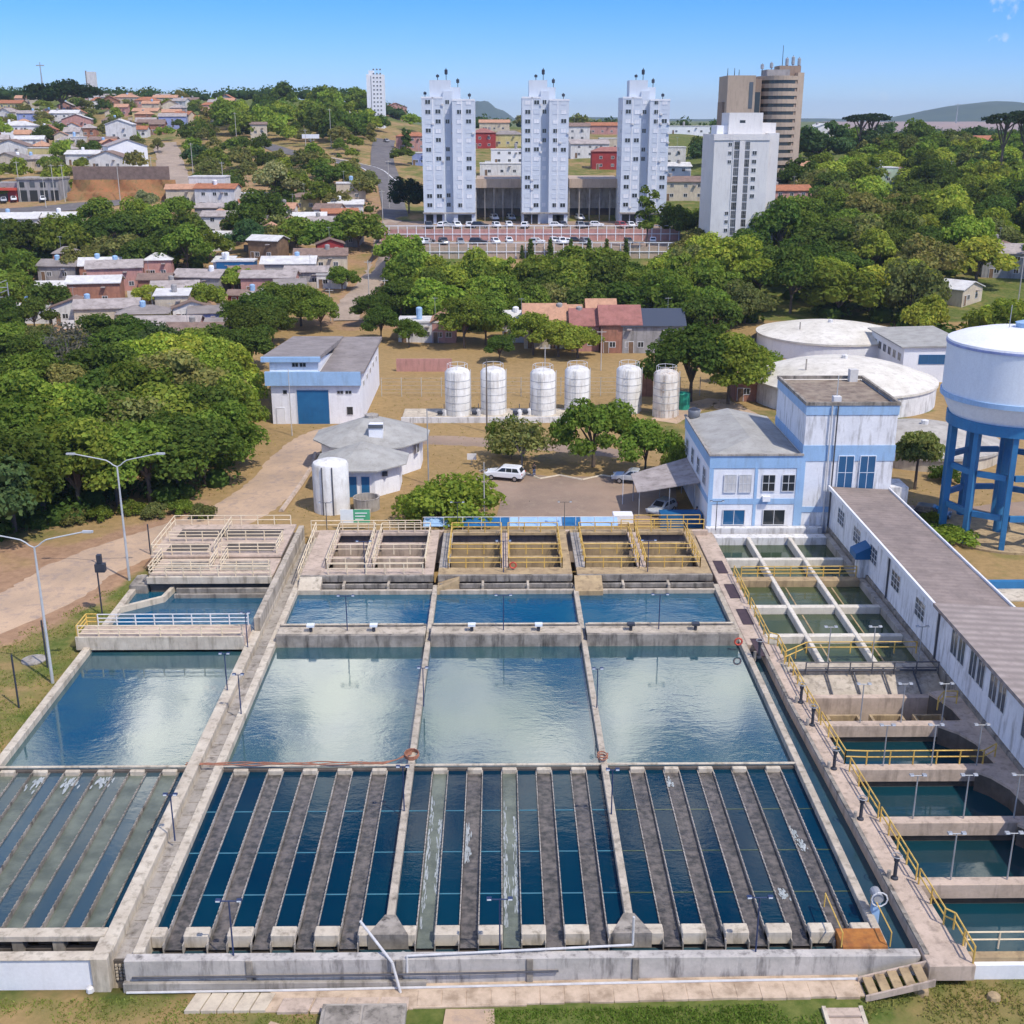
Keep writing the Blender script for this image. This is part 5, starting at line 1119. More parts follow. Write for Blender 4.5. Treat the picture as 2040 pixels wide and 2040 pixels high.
x, y = at(1064, 950, -.5); person(x, y, -.45, .4, 'person in black standing by the rear of the white car in the yard')
x, y = at(976, 858, -.5); person(x + .6, y - .5, -.45, 1.0, 'person in dark clothes beside the dark pole by the silos', legs='black_cloth')
x, y = at(1387, 1040, -.5); person(x, y, -.45, -1.2, 'person in a reddish top under the carport', top='car_red', legs='black_cloth')
# ---------------------------------------------------------------- vehicles
def car(kind, paint, lb, x, y, z, rz, group='parked cars', cat='car'):
    L, W, H = {'suv': (4.8, 1.9, 1.75), 'pickup': (5.2, 1.85, 1.72), 'hatch': (4.0, 1.72, 1.5)}[kind]
    t = thing('parked_car', lb, cat, (0, 0, 0), group)
    sec = {'suv': [(-.5, .24), (-.5, .56), (-.465, .64), (.22, .64), (.46, .55), (.5, .44), (.5, .24)], 'hatch': [(-.5, .24), (-.5, .58), (-.46, .64), (.24, .62), (.46, .54), (.5, .42), (.5, .24)], 'pickup': [(-.5, .28), (-.5, .62), (-.12, .62), (.2, .64), (.46, .56), (.5, .46), (.5, .28)]}[kind]
    cab = {'suv': [(-.465, .63), (-.41, .96), (-.36, 1.0), (.02, 1.0), (.07, .97), (.23, .63)], 'hatch': [(-.46, .63), (-.40, .96), (-.34, 1.0), (.02, 1.0), (.07, .96), (.25, .61)], 'pickup': [(-.16, .62), (-.12, .95), (-.08, 1.0), (.06, 1.0), (.11, .96), (.24, .63)]}[kind]
    def extr(mb, pr, w0, w1, zsplit, mi=0):
        n = len(pr); vs = []
        for s in (-1, 1):
            for (u, v) in pr:
                w = w0 + (w1 - w0) * max(0, (v - zsplit) / (1 - zsplit)); vs.append((s * w * W / 2, -u * L, v * H))
        fs = [tuple(range(n)), tuple(range(2 * n - 1, n - 1, -1))] + [((i + 1) % n, i, n + i, n + (i + 1) % n) for i in range(n)]
        mb.add(vs, fs, mi)
    mb = MB(); extr(mb, sec, 1, 1, .99); o = mb.build('body', MT[paint], t); bevel(o, .09, 2)
    mb = MB(); extr(mb, cab, .97, .80, .62); o2 = mb.build('cabin', MT[paint], t); bevel(o2, .05, 2)
    zl = .66
    a, b = cab[0], cab[-1]
    def wp(u, v, s, off=.012): w = .97 + (.80 - .97) * max(0, (v - .62) / .38); return (s * (w * W / 2 + off), -u * L, v * H)
    for s in (-1, 1):
        for (u0, u1, u2, u3) in {'suv': [(-.42, -.36, -.24, -.24), (-.225, -.225, -.08, -.08), (-.065, -.065, .03, .15)], 'hatch': [(-.40, -.34, -.22, -.22), (-.205, -.205, -.06, -.06), (-.045, -.045, .04, .17)], 'pickup': [(-.125, -.10, -.02, -.02), (-.005, -.005, .06, .17)]}[kind]:
            q = [wp(u0, .68, s), wp(u3, .68, s), wp(u2, .93, s), wp(u1, .93, s)]
            MB().quad(*(q if s > 0 else q[::-1])).build('side_window', MT['glass_dark'], t)
    fw = [(-.72, cab[-1][0] - .012, .66), (.72, cab[-1][0] - .012, .66), (.62, cab[-2][0] + .012, .95), (-.62, cab[-2][0] + .012, .95)]
    MB().add([(sx * W / 2, -(u + .008) * L, v * H + .012) for sx, u, v in fw], [(0, 1, 2, 3)]).build('windscreen', MT['glass_dark'], t)
    rw_ = [(-.7, cab[0][0], .68), (.7, cab[0][0], .68), (.62, cab[1][0], .93), (-.62, cab[1][0], .93)]
    MB().add([(sx * W / 2, -(u - .008) * L, v * H) for sx, u, v in rw_], [(3, 2, 1, 0)]).build('rear_window', MT['glass_dark'], t)
    for sx in (-1, 1):
        for u in (-.31, .31):
            r_w = .34 if kind != 'hatch' else .3
            w = MB().tube((sx * (W / 2 - .2), -u * L, r_w), (sx * (W / 2 + .02), -u * L, r_w), r_w, n=18).build('wheel', MT['tyre'], t); MB().tube((sx * (W / 2 + .02), -u * L, r_w), (sx * (W / 2 + .03), -u * L, r_w), r_w * .6, n=14).build('rim', MT['rim'], w)
        MB().box(min(sx * .55, sx * .88), max(sx * .55, sx * .88), -.505 * L, -.49 * L, .46 * H, .54 * H).build('headlight', MT['lens'], t)
        MB().box(min(sx * .72, sx * .9), max(sx * .72, sx * .9), .492 * L, .506 * L, .5 * H, .62 * H).build('tail_light', MT['red_plastic'], t)
    MB().box(-W / 2 + .05, W / 2 - .05, -.508 * L, -.49 * L, .25 * H, .36 * H).build('bumper', MT['car_grey'], t)
    MB().box(-W / 2 + .05, W / 2 - .05, .49 * L, .508 * L, .25 * H, .36 * H).build('bumper', MT['car_grey'], t)
    if kind == 'pickup': MB().box(-W / 2 + .12, W / 2 - .12, .17 * L, .48 * L, .60 * H, .63 * H).build('load_bed', MT['dark_metal'], t)
    t.location = (x, y, z); t.rotation_euler = (0, 0, rz); return t
ycar = -.44
x, y = at(1006, 955, -.5); car('suv', 'car_white', 'white sport utility car parked by the tree at the left of the yard', x, y, ycar, -1.86, 'cars in the plant yard')
x, y = at(1262, 962, -.5); car('pickup', 'car_silver', 'pale silver pickup parked at the right of the yard below the tree', x, y, ycar, -1.85, 'cars in the plant yard')
x, y = at(1318, 1022, -.5); car('hatch', 'car_silver', 'silver car with a dark windscreen under the carport', x, y, ycar, -.7, 'cars in the plant yard')
x, y = at(1240, 1040, -.5); o = bevel(MB().box(x - 1.1, x + 1.1, y - .7, y + .7, -.5, .55).build('white_box', MT['white_clean']), .06); tag(o, 'white boxy enclosure in front of the carport', 'cabinet')
x, y = at(940, 926, -.5); bb = thing('sign_board', 'small pale blank board on a post beside the white car', 'sign', (x, y, -.5)); MB().tube((x, y, -.5), (x, y, .4), .04).build('post', MT['concrete_pole'], bb); MB().box(x - .6, x + .6, y - .05, y + .05, .2, 1.0).build('panel', MT['plaster_white'], bb)
x, y = at(1855, 1032, -.5); car('hatch', 'car_dark', 'dark car parked behind the green bush by the water tower', x, y, -.5, 1.1, 'cars in the plant yard')
kerb_pts = [at(*q, -.5) for q in ((955, 940), (1000, 932), (1040, 940), (1075, 955), (1115, 948), (1160, 957), (1200, 948), (1240, 955))]
kb = MB().path([(q[0], q[1], -.42) for q in kerb_pts], .14, 6).build('kerb_edge', MT['plaster_cream']); struct(kb)
kb = MB().path([(q[0], q[1], -.42) for q in [at(*q, -.5) for q in ((560, 1020), (600, 965), (622, 930), (628, 905))]], .3, 6).build('kerb_edge', MT['concrete_pink']); struct(kb)
# ============================================================ apartment towers on the terrace
def tower(pxl, pxr, lb, seed, extra):
    yf = 336.0; r = random.Random(seed); xl = xat(yf, pxl, 330); xr = xat(yf, pxr, 330); W = xr - xl; cx = (xl + xr) / 2; zb = 14.0; zt = 47.3
    t = thing('apartment_tower', lb, 'apartment tower', (cx, yf, zb), 'three pale apartment towers')
    m = 'pale_tower'
    a, b, c, d = xl, xl + W * .40, xl + W * .58, xr
    MB().box(a, b, yf + .6, yf + 14, zb - 2, zt).build('left_wing', MT[m], t)
    MB().box(b, c, yf + 2.2, yf + 13, zb - 2, zt + 1.6).build('centre_wing', MT[m], t)
    MB().box(c, d, yf, yf + 15, zb - 2, zt - .6).build('right_wing', MT[m], t)
    MB().box(a + W * .15, b + W * .14, yf + 3, yf + 10, zt - 2, zt + 4.4).build('roof_house', MT[m], t)
    MB().box(b, d - W * .28, yf + 4, yf + 11, zt - 2, zt + 2.6).build('roof_house', MT[m], t)
    mb = MB(); mb.box(a - .1, b, yf + .5, yf + .6, zt - .35, zt + .15); mb.box(c, d + .1, yf - .1, yf, zt - .95, zt - .45); mb.box(a + W * .2, a + W * .22, yf + .5, yf + .6, zb + 4, zt); mb.box(d - W * .25, d - W * .23, yf - .08, yf, zb + 4, zt - .6)
    mb.build('pilaster', MT['white_clean'], t)
    rows = 12; fh = (zt - 4.0 - zb) / rows
    xsw = [(a + W * .12, yf + .6), (a + W * .31, yf + .6), ((b + c) / 2 - .1, yf + 2.2), (c + W * .14, yf), (d - W * .11, yf)]
    for i in range(rows):
        z = zb + 4.0 + i * fh + .5
        for k, (x, y) in enumerate(xsw):
            q = r.random()
            g = 'glass_dark' if q < .40 else ('white_wall' if q < .72 else 'pale_tower')
            window(t, x, y - .02, z + r.choice((0, 0, .1)), 1.55 if k != 2 else 1.2, 1.25, nx=2, g=g, frw=.1, fr='pale_tower')
            if r.random() < .18: MB().box(x + .95, x + 1.55, y - .35, y, z - .2, z + .3).build('air_conditioner', MT['plaster_white'], t)
    for k in range(rows - 1):
        for yy in (yf + 4, yf + 9): window(t, d + .02 if cx < 8 else a - .02, yy, zb + 4.5 + k * fh, 1.4, 1.2, rz=PI / 2 if cx < 8 else -PI / 2, nx=2, g=r.choice(('glass_dark', 'white_clean', 'white_clean')), frw=.1)
    mb = MB()
    for x0, x1 in ((a + .6, a + 2.6), (b - 2.2, b - .6), (c + 1.2, c + 3.2), (d - 3.0, d - 1.0)): mb.box(x0, x1, yf - .04 if x0 > b else yf + .55, yf + .62, zb, zb + 2.6)
    mb.build('ground_floor_shade_panel', MT['glass_dark'], t)  # dark panels stand in for the shade inside the open ground floor
    mb = MB().box(a - .2, d + .2, yf - .6, yf + .6, zb + 2.9, zb + 3.2); mb.build('canopy', MT['concrete_grey'], t)
    for x, y, z, h in ((a + W * .46, yf + 6, zt + 4.4, 3.2), (a + W * .30, yf + 5, zt + 4.4, 1.6), (c + W * .10, yf + 6, zt + 2.6, 2.4), (d - W * .1, yf + 6, zt - .6, 1.8), (a + W * .05, yf + 6, zt, 1.6))[:4 + extra]:
        o = MB().tube((x, y, z), (x, y, z + h), .10).build('antenna', MT['dark_metal'], t); MB().lathe(x, y, [(.15, z + h * .45), (.42, z + h * .5), (.42, z + h * .85), (.1, z + h * .9)], 8).build('antenna_array', MT['dark_metal'], o)
    return cx
tower(842, 946, 'pale blue-white apartment tower at the left, nearest the winding road', 1, 1)
tower(1040, 1132, 'pale blue-white apartment tower in the middle of the three', 2, 0)
tower(1238, 1330, 'pale blue-white apartment tower at the right, behind a young tree', 3, 0)
# podium halls between the towers
for xa, xb, lb in ((946, 1040, 'long low grey parking hall between the left and middle towers'), (1132, 1238, 'long low grey parking hall between the middle and right towers')):
    x0, x1 = xat(346, xa, 400) + .3, xat(346, xb, 400) - .3
    t = thing('parking_hall', lb, 'building', ((x0 + x1) / 2, 346, 14))
    MB().box(x0, x1, 352, 368, 13, 23.2).build('wall', MT['concrete_grey'], t); MB().box(x0, x1, 346.5, 368.2, 23.2, 25.6).build('fascia', MT['brown_light'], t)
    MB().box(x0, x1, 351.9, 352, 14, 17.2).build('opening', MT['glass_dark'], t)  # dark sheet on the wall stands in for the shaded hall interior
    for k in range(6): MB().box(x0 + (x1 - x0) * k / 5 - .15, x0 + (x1 - x0) * k / 5 + .15, 347, 347.4, 14, 23.2).build('post', MT['concrete_grey'], t)
o = struct(MB().box(-31.5, 47.5, 317.5, 345.6, 12.8, 14.04).build('parking_terrace', MT['asphalt_yard']))
o = struct(MB().box(-31.5, 47.5, 300.3, 317.4, 10.2, 11.34).build('parking_terrace', MT['asphalt_yard']))
t = thing('terrace_wall', 'pinkish upper retaining wall with white railings below the towers', 'retaining wall', (8, 317.4, 11.3))
MB().box(-31.6, 47.6, 317.1, 317.5, 11, 14.3).build('wall', MT['plaster_pink'], t)
mb = MB()
for k in range(34): mb.box(-31.4 + 2.38 * k, -31.2 + 2.38 * k, 317.0, 317.1, 11.3, 15.3)
mb.box(-31.5, 47.5, 316.95, 317.05, 15.1, 15.3); mb.box(-31.5, 47.5, 316.95, 317.05, 13.0, 13.2); mb.build('railing', MT['white_clean'], t)
t = thing('terrace_wall', 'pinkish lower retaining wall with white railings above the woods', 'retaining wall', (8, 300.4, 8.6))
MB().box(-20, 47.6, 300.1, 300.3, 7, 11.5).build('wall', MT['brown_light'], t)
mb = MB()
for k in range(29): mb.box(-19.8 + 2.38 * k, -19.6 + 2.38 * k, 299.95, 300.1, 8.5, 12.6)
mb.box(-20, 47.5, 299.9, 300, 12.4, 12.6); mb.box(-20, 47.5, 299.9, 300, 10.2, 10.4); mb.build('railing', MT['white_clean'], t)
# parked cars on both terraces
CARC = {'white': 'car_white', 'dark': 'car_dark', 'red': 'car_red', 'silver': 'car_silver', 'grey': 'car_grey'}
protos = {}
def pcar(kind, colr, px, py, Y, z, rz, lb, g):
    x = xat(Y, px, py)
    if (kind, colr) not in protos: protos[(kind, colr)] = car(kind, CARC[colr], lb, x, Y, z, rz, g)
    else: dup(protos[(kind, colr)], (x, Y, z), rz, lb, g)
up = [(855, 'dark'), (880, 'white'), (889, 'silver'), (911, 'white'), (935, 'white'), (942, 'white'), (957, 'dark'), (989, 'white'), (1014, 'white'), (1046, 'white'), (1108, 'white'), (1121, 'dark'), (1156, 'grey'), (1169, 'dark'), (1188, 'white'), (1237, 'red'), (1256, 'white'), (1273, 'silver')]
lo_ = [(838, 'white'), (852, 'silver'), (852, 'dark'), (884, 'dark'), (917, 'grey'), (946, 'red'), (953, 'dark'), (987, 'white'), (1014, 'white'), (1064, 'silver'), (1071, 'white'), (1104, 'white'), (1120, 'white'), (1131, 'white'), (1147, 'dark'), (1167, 'grey'), (1252, 'dark'), (1301, 'white')]
ORD = ['first', 'second', 'third', 'fourth', 'fifth', 'sixth', 'seventh', 'eighth', 'ninth', 'tenth', 'eleventh', 'twelfth', 'thirteenth', 'fourteenth', 'fifteenth', 'sixteenth', 'seventeenth', 'eighteenth', 'nineteenth', 'twentieth']
cnt = {}
for row, lst, Y, z in (('upper', up, 323.5, 14.05), ('lower', lo_, 308.0, 11.35)):
    for k, (px, c) in enumerate(lst):
        q = cnt.get((row, c), 0); cnt[(row, c)] = q + 1
        pcar('hatch' if k % 3 else 'suv', c, px, 480, Y + (k % 3) * 1.9, z, (.15, 3.0, 1.5, .3)[k % 4], '%s %s car from the left on the %s parking terrace below the towers' % (ORD[q], c, row), 'cars on the %s tower terrace' % row)
for px, Y, z, c, lb in ((985, 348.5, 14.05, 'white', 'white car under the hall between the left and middle towers'), (1018, 348.5, 14.05, 'silver', 'silver car under the hall near the middle tower'), (1155, 348.5, 14.05, 'white', 'white car under the hall right of the middle tower')): pcar('suv', c, px, 430, Y, z, .2, lb, 'cars under the parking halls')
for px, py, c, lb in ((770, 284, 'grey', 'grey car driving up the far end of the asphalt road'), (620, 283, 'white', 'white car at the bend of the branch road'), (8, 404, 'silver', 'silver car parked at the left by the red shop'), (28, 402, 'white', 'white car in front of the red shop'), (86, 402, 'white', 'white car in front of the grey shop')):
    x, y, z = ground(px, py); pcar('hatch', c, px, py, y, z + .25, .4, lb, 'cars on the hillside streets')
# ------------------------------------------------------------ other tall buildings
def slab_tower(px0, px1, pyt, Y, depth, mat, lb, name='apartment_block', base=4):
    x0, x1 = xat(Y, px0, 330), xat(Y, px1, 330); zt = zat(Y, pyt); t = thing(name, lb, 'apartment tower', ((x0 + x1) / 2, Y, th((x0 + x1) / 2, Y)))
    return t, x0, x1, zt
t, x0, x1, zt = slab_tower(1421, 1530, 268, 292, 16, '', 'white apartment block with two dark vertical window strips, right of the three towers')
zb = 6; W = x1 - x0
MB().box(x0, x1, 292, 309, zb, zt).build('wall', MT['cream_white'], t); MB().box(x1 + .003, x1 + 2.7, 294, 309.5, zb, zt + .3).build('side_wing', MT['cream_tower'], t)
MB().box(x0 - .2, x1 + .2, 291.8, 292, zt - 1.3, zt + .1).build('cornice', MT['cream_tower'], t)
MB().box(x0 + W * .30, x1 - W * .08, 296, 306, zt, zt + 4.9).build('roof_house', MT['cream_white'], t); MB().box(x0 + W * .1, x0 + W * .30, 297, 305, zt, zt + 2.0).build('roof_house', MT['white_clean'], t); MB().box(x1 - W * .08, x1 + 2.4, 297, 306, zt, zt + 2.6).build('roof_house', MT['cream_tower'], t)
MB().box(x0 + W * .5, x0 + W * .6, 295.95, 296, zt + 2.6, zt + 3.2).build('vent_opening', MT['glass_dark'], t)
mb = MB().box(x0 + W * .345, x0 + W * .365, 291.85, 292, zb, zt - 1.4); mb.box(x0 + W * .46, x0 + W * .56, 291.8, 292, zb, zt - 1.4); mb.build('pilaster', MT['cream_tower'], t)
rows = 14; fh = (zt - 1.5 - 9) / rows
for i in range(rows):
    z = 9 + i * fh
    for f in (.41, .60): window(t, x0 + W * f, 291.97, z + .12, W * .10, fh - .25, nx=3, ny=2, g=random.Random(i * 3 + int(f * 10)).choice(('glass_dark', 'glass_grey', 'glass_grey')), fr='plaster_grey')
    if i in (3, 4, 5, 11, 12, 13): window(t, x0 + W * .29, 291.97, z + .8, .9, .9, nx=2)
    if 6 < i < 13: window(t, x0 + W * .74, 291.97, z + .8, 1.1, 1.0, nx=2)
t, x0, x1, zt = slab_tower(1441, 1592, 150, 400, 16, '', 'tall brown tower with rounded banded balconies and rooftop masts behind the white block')
zb = 8; W = x1 - x0
MB().box(x0, x0 + W * .36, 400, 416, zb, zt).build('left_wing', MT['brown_light'], t); MB().box(x0 - .8, x0 + W * .05, 404, 412, zb, zt - 8).build('balcony_stack', MT['brown_tower'], t)
MB().box(x0 + W * .36, x0 + W * .45, 401.5, 414, zb, zt - 1).build('centre_wing', MT['brown_tower'], t)
MB().box(x0 + W * .37, x0 + W * .44, 401.4, 401.5, zt - 16, zt - 5).build('glazing_strip', MT['glass_dark'], t)
MB().box(x0 + W * .28, x0 + W * .33, 399.9, 400, zt - 10, zt - 2).build('glazing_strip', MT['glass_grey'], t)
rc_x, rc_y = x0 + W * .72, 409.0
pr = [(rc_x + W * .27 * math.sin(a), rc_y - 9 * math.cos(a)) for a in [(-1 + 2 * k / 14) * PI / 2 for k in range(15)]] + [(x0 + W * .99, 418), (x0 + W * .45, 418)]
ztr = zt - .6
MB().prism(pr, zb, ztr).build('rounded_wing', MT['brown_tower'], t)
fl = 17; fh = (ztr - 14) / fl
for i in range(fl + 1):
    z = 14 + i * fh; q = [(rc_x + (px_ - rc_x) * 1.035, rc_y + (py_ - rc_y) * 1.035) for px_, py_ in pr]
    MB().prism(q, z - .75, z + .55).build('balcony_band', MT['brown_light'], t)
    if i < fl: MB().prism([(rc_x + (px_ - rc_x) * 1.006, rc_y + (py_ - rc_y) * 1.006) for px_, py_ in pr[2:11]] + [(rc_x, rc_y)], z + .55, z + fh - .8).build('window_band', MT['glass_dark'], t)
MB().prism([(x0 + W * .93, 403), (x0 + W * 1.03, 405), (x0 + W * 1.03, 418), (x0 + W * .93, 418)], zb, ztr + 1.6).build('end_pier', MT['brown_light'], t)
MB().box(x0 + W * .55, x0 + W * .85, 406, 415, ztr, ztr + 2.6).build('roof_house', MT['plaster_grey'], t); MB().box(x0 + W * .72, x0 + W * 1.0, 407, 415, ztr, ztr + 3.8).build('roof_house', MT['brown_tower'], t)
for f, h in ((.50, 3.5), (.62, 4), (.76, 9), (.82, 5.5), (.9, 6), (.98, 5.5), (.05, 2.5), (.14, 2.5), (.2, 2)):
    x = x0 + W * f; z = (ztr + 1) if f > .45 else zt; o = MB().tube((x, 408, z), (x, 408, z + h), .15, .08).build('mast', MT['dark_metal'], t)
    if f > .45 and f != .76: MB().lathe(x, 408, [(.2, z + h * .5), (.55, z + h * .55), (.55, z + h * .9), (.15, z + h * .95)], 8).build('antenna_array', MT['steel_grey'], o)
t, x0, x1, zt = slab_tower(736, 768, 143, 640, 12, '', 'slim white residential tower alone on the left skyline')
MB().box(x0, x1, 640, 652, 34, zt - 1.2).build('wall', MT['white_clean'], t); MB().box(x0 + 1.2, x0 + 3.2, 640.2, 650, zt - 1.3, zt + .6).build('roof_house', MT['white_clean'], t); MB().box(x0 - .003, x0 + 3, 639.9, 640, 40, zt - 1.4).build('pilaster', MT['white_wall'], t)
MB().box(x0 + 2.2, x0 + 2.45, 639.8, 640, 43, zt - 2).build('recess', MT['glass_grey'], t)  # raised grey strip paints the shade of a recess
for i in range(12):
    for f in (.45, .66, .86): window(t, x0 + (x1 - x0) * f, 639.96, 43.5 + i * 1.95, .9, .8, nx=1, g='glass_grey')
x, y, z = ground(182, 196); Yt = 760; xw = xat(Yt, 181, 165); zt = zat(Yt, 143)
t = thing('water_tank_tower', 'plain white concrete tank tower on the left skyline', 'tower', (xw, Yt, 45)); MB().box(xw - 2.2, xw + 2.6, Yt, Yt + 4, 40, zt).build('shaft', MT['plaster_white'], t); MB().box(xw - 2.9, xw - 2.2, Yt, Yt + 1, 48, zt + .5).build('ladder_shaft', MT['concrete_dirty'], t)
def mast(px, pyb, pyt, Y, lb, r=.25):
    x = xat(Y, px, pyb); t = thing('radio_mast', lb, 'mast', (x, Y, zat(Y, pyb))); za, zb_ = zat(Y, pyb) - 10, zat(Y, pyt)
    MB().tube((x, Y, za), (x, Y, zb_), r * 1.6, r * .6).build('mast', MT['steel_grey'], t); MB().box(x - r * 7, x + r * 7, Y - .2, Y + .2, zb_ - 2.2, zb_ - 1.6).build('cross_arm', MT['steel_grey'], t)
mast(82, 150, 124, 760, 'thin lattice mast on the wooded hilltop at the far left', .35); mast(1905, 240, 206, 2400, 'thin mast standing on the plain at the right skyline', .9)
# ------------------------------------------------------------ houses
hr = random.Random(21)
HW = {}
def house(px, py, w, d, h, wall, roof, rt, rz, lb, pitch=.35, ov=.4, loc=None, nwin=2, storeys=1, cat='house', zoff=0.0, door_m='wood_plank'):
    x, y, z = loc or ground(px, py)
    k_ = 1.0 if loc else (1.22 if (py < 350 and px < 360) else 1.1 if px < 800 else 1.15)
    w, d, h = w * k_, d * k_ * .85, h * (1 + (k_ - 1) * .9)
    t = thing('house', lb, cat, (0, 0, 0), 'hillside houses'); W_, D_ = w / 2, d
    MB().box(-W_, W_, 0, D_, -3.0, h).build('wall', MT[wall], t)
    q = ov
    if rt == 'gable_x':      # ridge along x, eave faces the viewer
        rh = D_ / 2 * pitch; mb = MB()
        mb.prism([(-W_ - q, -q), (W_ + q, -q), (W_ + q, D_ / 2), (-W_ - q, D_ / 2)], [h - q * pitch, h - q * pitch, h + rh, h + rh], [h - q * pitch + .18, h - q * pitch + .18, h + rh + .18, h + rh + .18])
        mb.prism([(-W_ - q, D_ / 2), (W_ + q, D_ / 2), (W_ + q, D_ + q), (-W_ - q, D_ + q)], [h + rh, h + rh, h - q * pitch, h - q * pitch], [h + rh + .18, h + rh + .18, h - q * pitch + .18, h - q * pitch + .18]); mb.build('roof', MT[roof], t)
        for s in (-W_ + .05, W_ - .05): MB().add([(s - .06, 0, h - .02), (s + .06, 0, h - .02), (s + .06, D_ / 2, h + rh), (s - .06, D_ / 2, h + rh), (s - .06, D_, h - .02), (s + .06, D_, h - .02)], [(0, 1, 2, 3), (3, 2, 5, 4), (1, 5, 2), (0, 3, 4)]).build('gable', MT[wall], t)
    elif rt == 'gable_y':    # gable end faces the viewer
        rh = W_ * pitch; mb = MB()
        mb.prism([(-W_ - q, -q), (0, -q), (0, D_ + q), (-W_ - q, D_ + q)], [h - q * pitch, h + rh, h + rh, h - q * pitch], [h - q * pitch + .18, h + rh + .18, h + rh + .18, h - q * pitch + .18])
        mb.prism([(0, -q), (W_ + q, -q), (W_ + q, D_ + q), (0, D_ + q)], [h + rh, h - q * pitch, h - q * pitch, h + rh], [h + rh + .18, h - q * pitch + .18, h - q * pitch + .18, h + rh + .18]); mb.build('roof', MT[roof], t)
        mb = MB(); mb.add([(-W_, 0, h), (W_, 0, h), (0, 0, h + rh), (-W_, .1, h), (W_, .1, h), (0, .1, h + rh)], [(0, 1, 2), (5, 4, 3), (0, 2, 5, 3), (1, 4, 5, 2)]); mb.build('gable', MT[wall], t)
    elif rt == 'hip':
        rh = min(W_, D_ / 2) * pitch * 1.2; i_ = min(W_, D_ / 2) * .95
        if w > d: r0, r1 = (-W_ + i_, D_ / 2), (W_ - i_, D_ / 2)
        else: r0, r1 = (0, i_), (0, D_ - i_)
        a = [(-W_ - q, -q, h), (W_ + q, -q, h), (W_ + q, D_ + q, h), (-W_ - q, D_ + q, h)]
        mb = MB(); n_ = [(r0[0], r0[1], h + rh), (r1[0], r1[1], h + rh)]
        f_ = [(0, 1, 5, 4), (1, 2, 5), (2, 3, 4, 5), (3, 0, 4)] if w > d else [(0, 1, 4), (1, 2, 5, 4), (2, 3, 5), (3, 0, 4, 5)]
        mb.add(a + n_, f_ + [(3, 2, 1, 0)]); mb.build('roof', MT[roof], t)
    elif rt == 'shed':       # one slope rising to the back
        rh = D_ * pitch * .5; MB().prism([(-W_ - q, -q), (W_ + q, -q), (W_ + q, D_ + q), (-W_ - q, D_ + q)], [h, h, h + rh, h + rh], [h + .16, h + .16, h + rh + .16, h + rh + .16]).build('roof', MT[roof], t)
        MB().prism([(-W_, 0), (W_, 0), (W_, D_), (-W_, D_)], h - .02, [h, h, h + rh, h + rh]).build('gable', MT[wall], t)
    else:
        MB().box(-W_ - .15, W_ + .15, -.15, D_ + .15, h, h + .35).build('roof', MT[roof], t); 
    for s in range(storeys):
        zz = .2 + s * 2.9
        for k in range(nwin):
            xx = -W_ + w * (k + .75) / (nwin + .5)
            window(t, xx, -.015, zz + .9, 1.2, 1.1, nx=2, g=hr.choice(('glass_dark', 'glass_dark', 'glass_grey')), frw=.09)
    door(t, -W_ + w * .14, -.02, .05, .9, 2.1, door_m)
    MB().box(W_ * .3, W_ * .3 + .9, -.9, 0, h * .8, h * .84).build('eave_sheet', MT['roof_dim'], t)
    if hr.random() < .4:
        tx, ty = hr.uniform(-.6, .6) * W_, D_ * hr.uniform(.35, .6); MB().lathe(tx, ty, [(.55, h + .2), (.62, h + 1.5 + D_ * pitch * .25), (.5, h + 1.65 + D_ * pitch * .25), (.2, h + 1.75 + D_ * pitch * .25)], 10).build('roof_water_tank', MT[hr.choice(('light_blue', 'plaster_grey', 'plaster_grey', 'white_wall'))], t)
    if hr.random() < .35:
        ax = hr.uniform(-.8, .8) * W_; mb = MB().tube((ax, D_ * .5, h), (ax, D_ * .5, h + 3.2 + D_ * pitch * .3), .04, n=4); mb.tube((ax - .6, D_ * .5, h + 3 + D_ * pitch * .3), (ax + .6, D_ * .5, h + 3 + D_ * pitch * .3), .03, n=4); mb.build('aerial', MT['steel_grey'], t)
    if hr.random() < .4 and not loc:
        mb = MB().box(-W_ - 2.5, -W_ - .1, -.2, 0, -2.5, 1.5); mb.build('yard_wall', MT[hr.choice(('plaster_grey', 'brick', 'plaster_cream', 'plaster_white'))], t)
    t.location = (x, y, z + zoff); t.rotation_euler = (0, 0, rz); return t
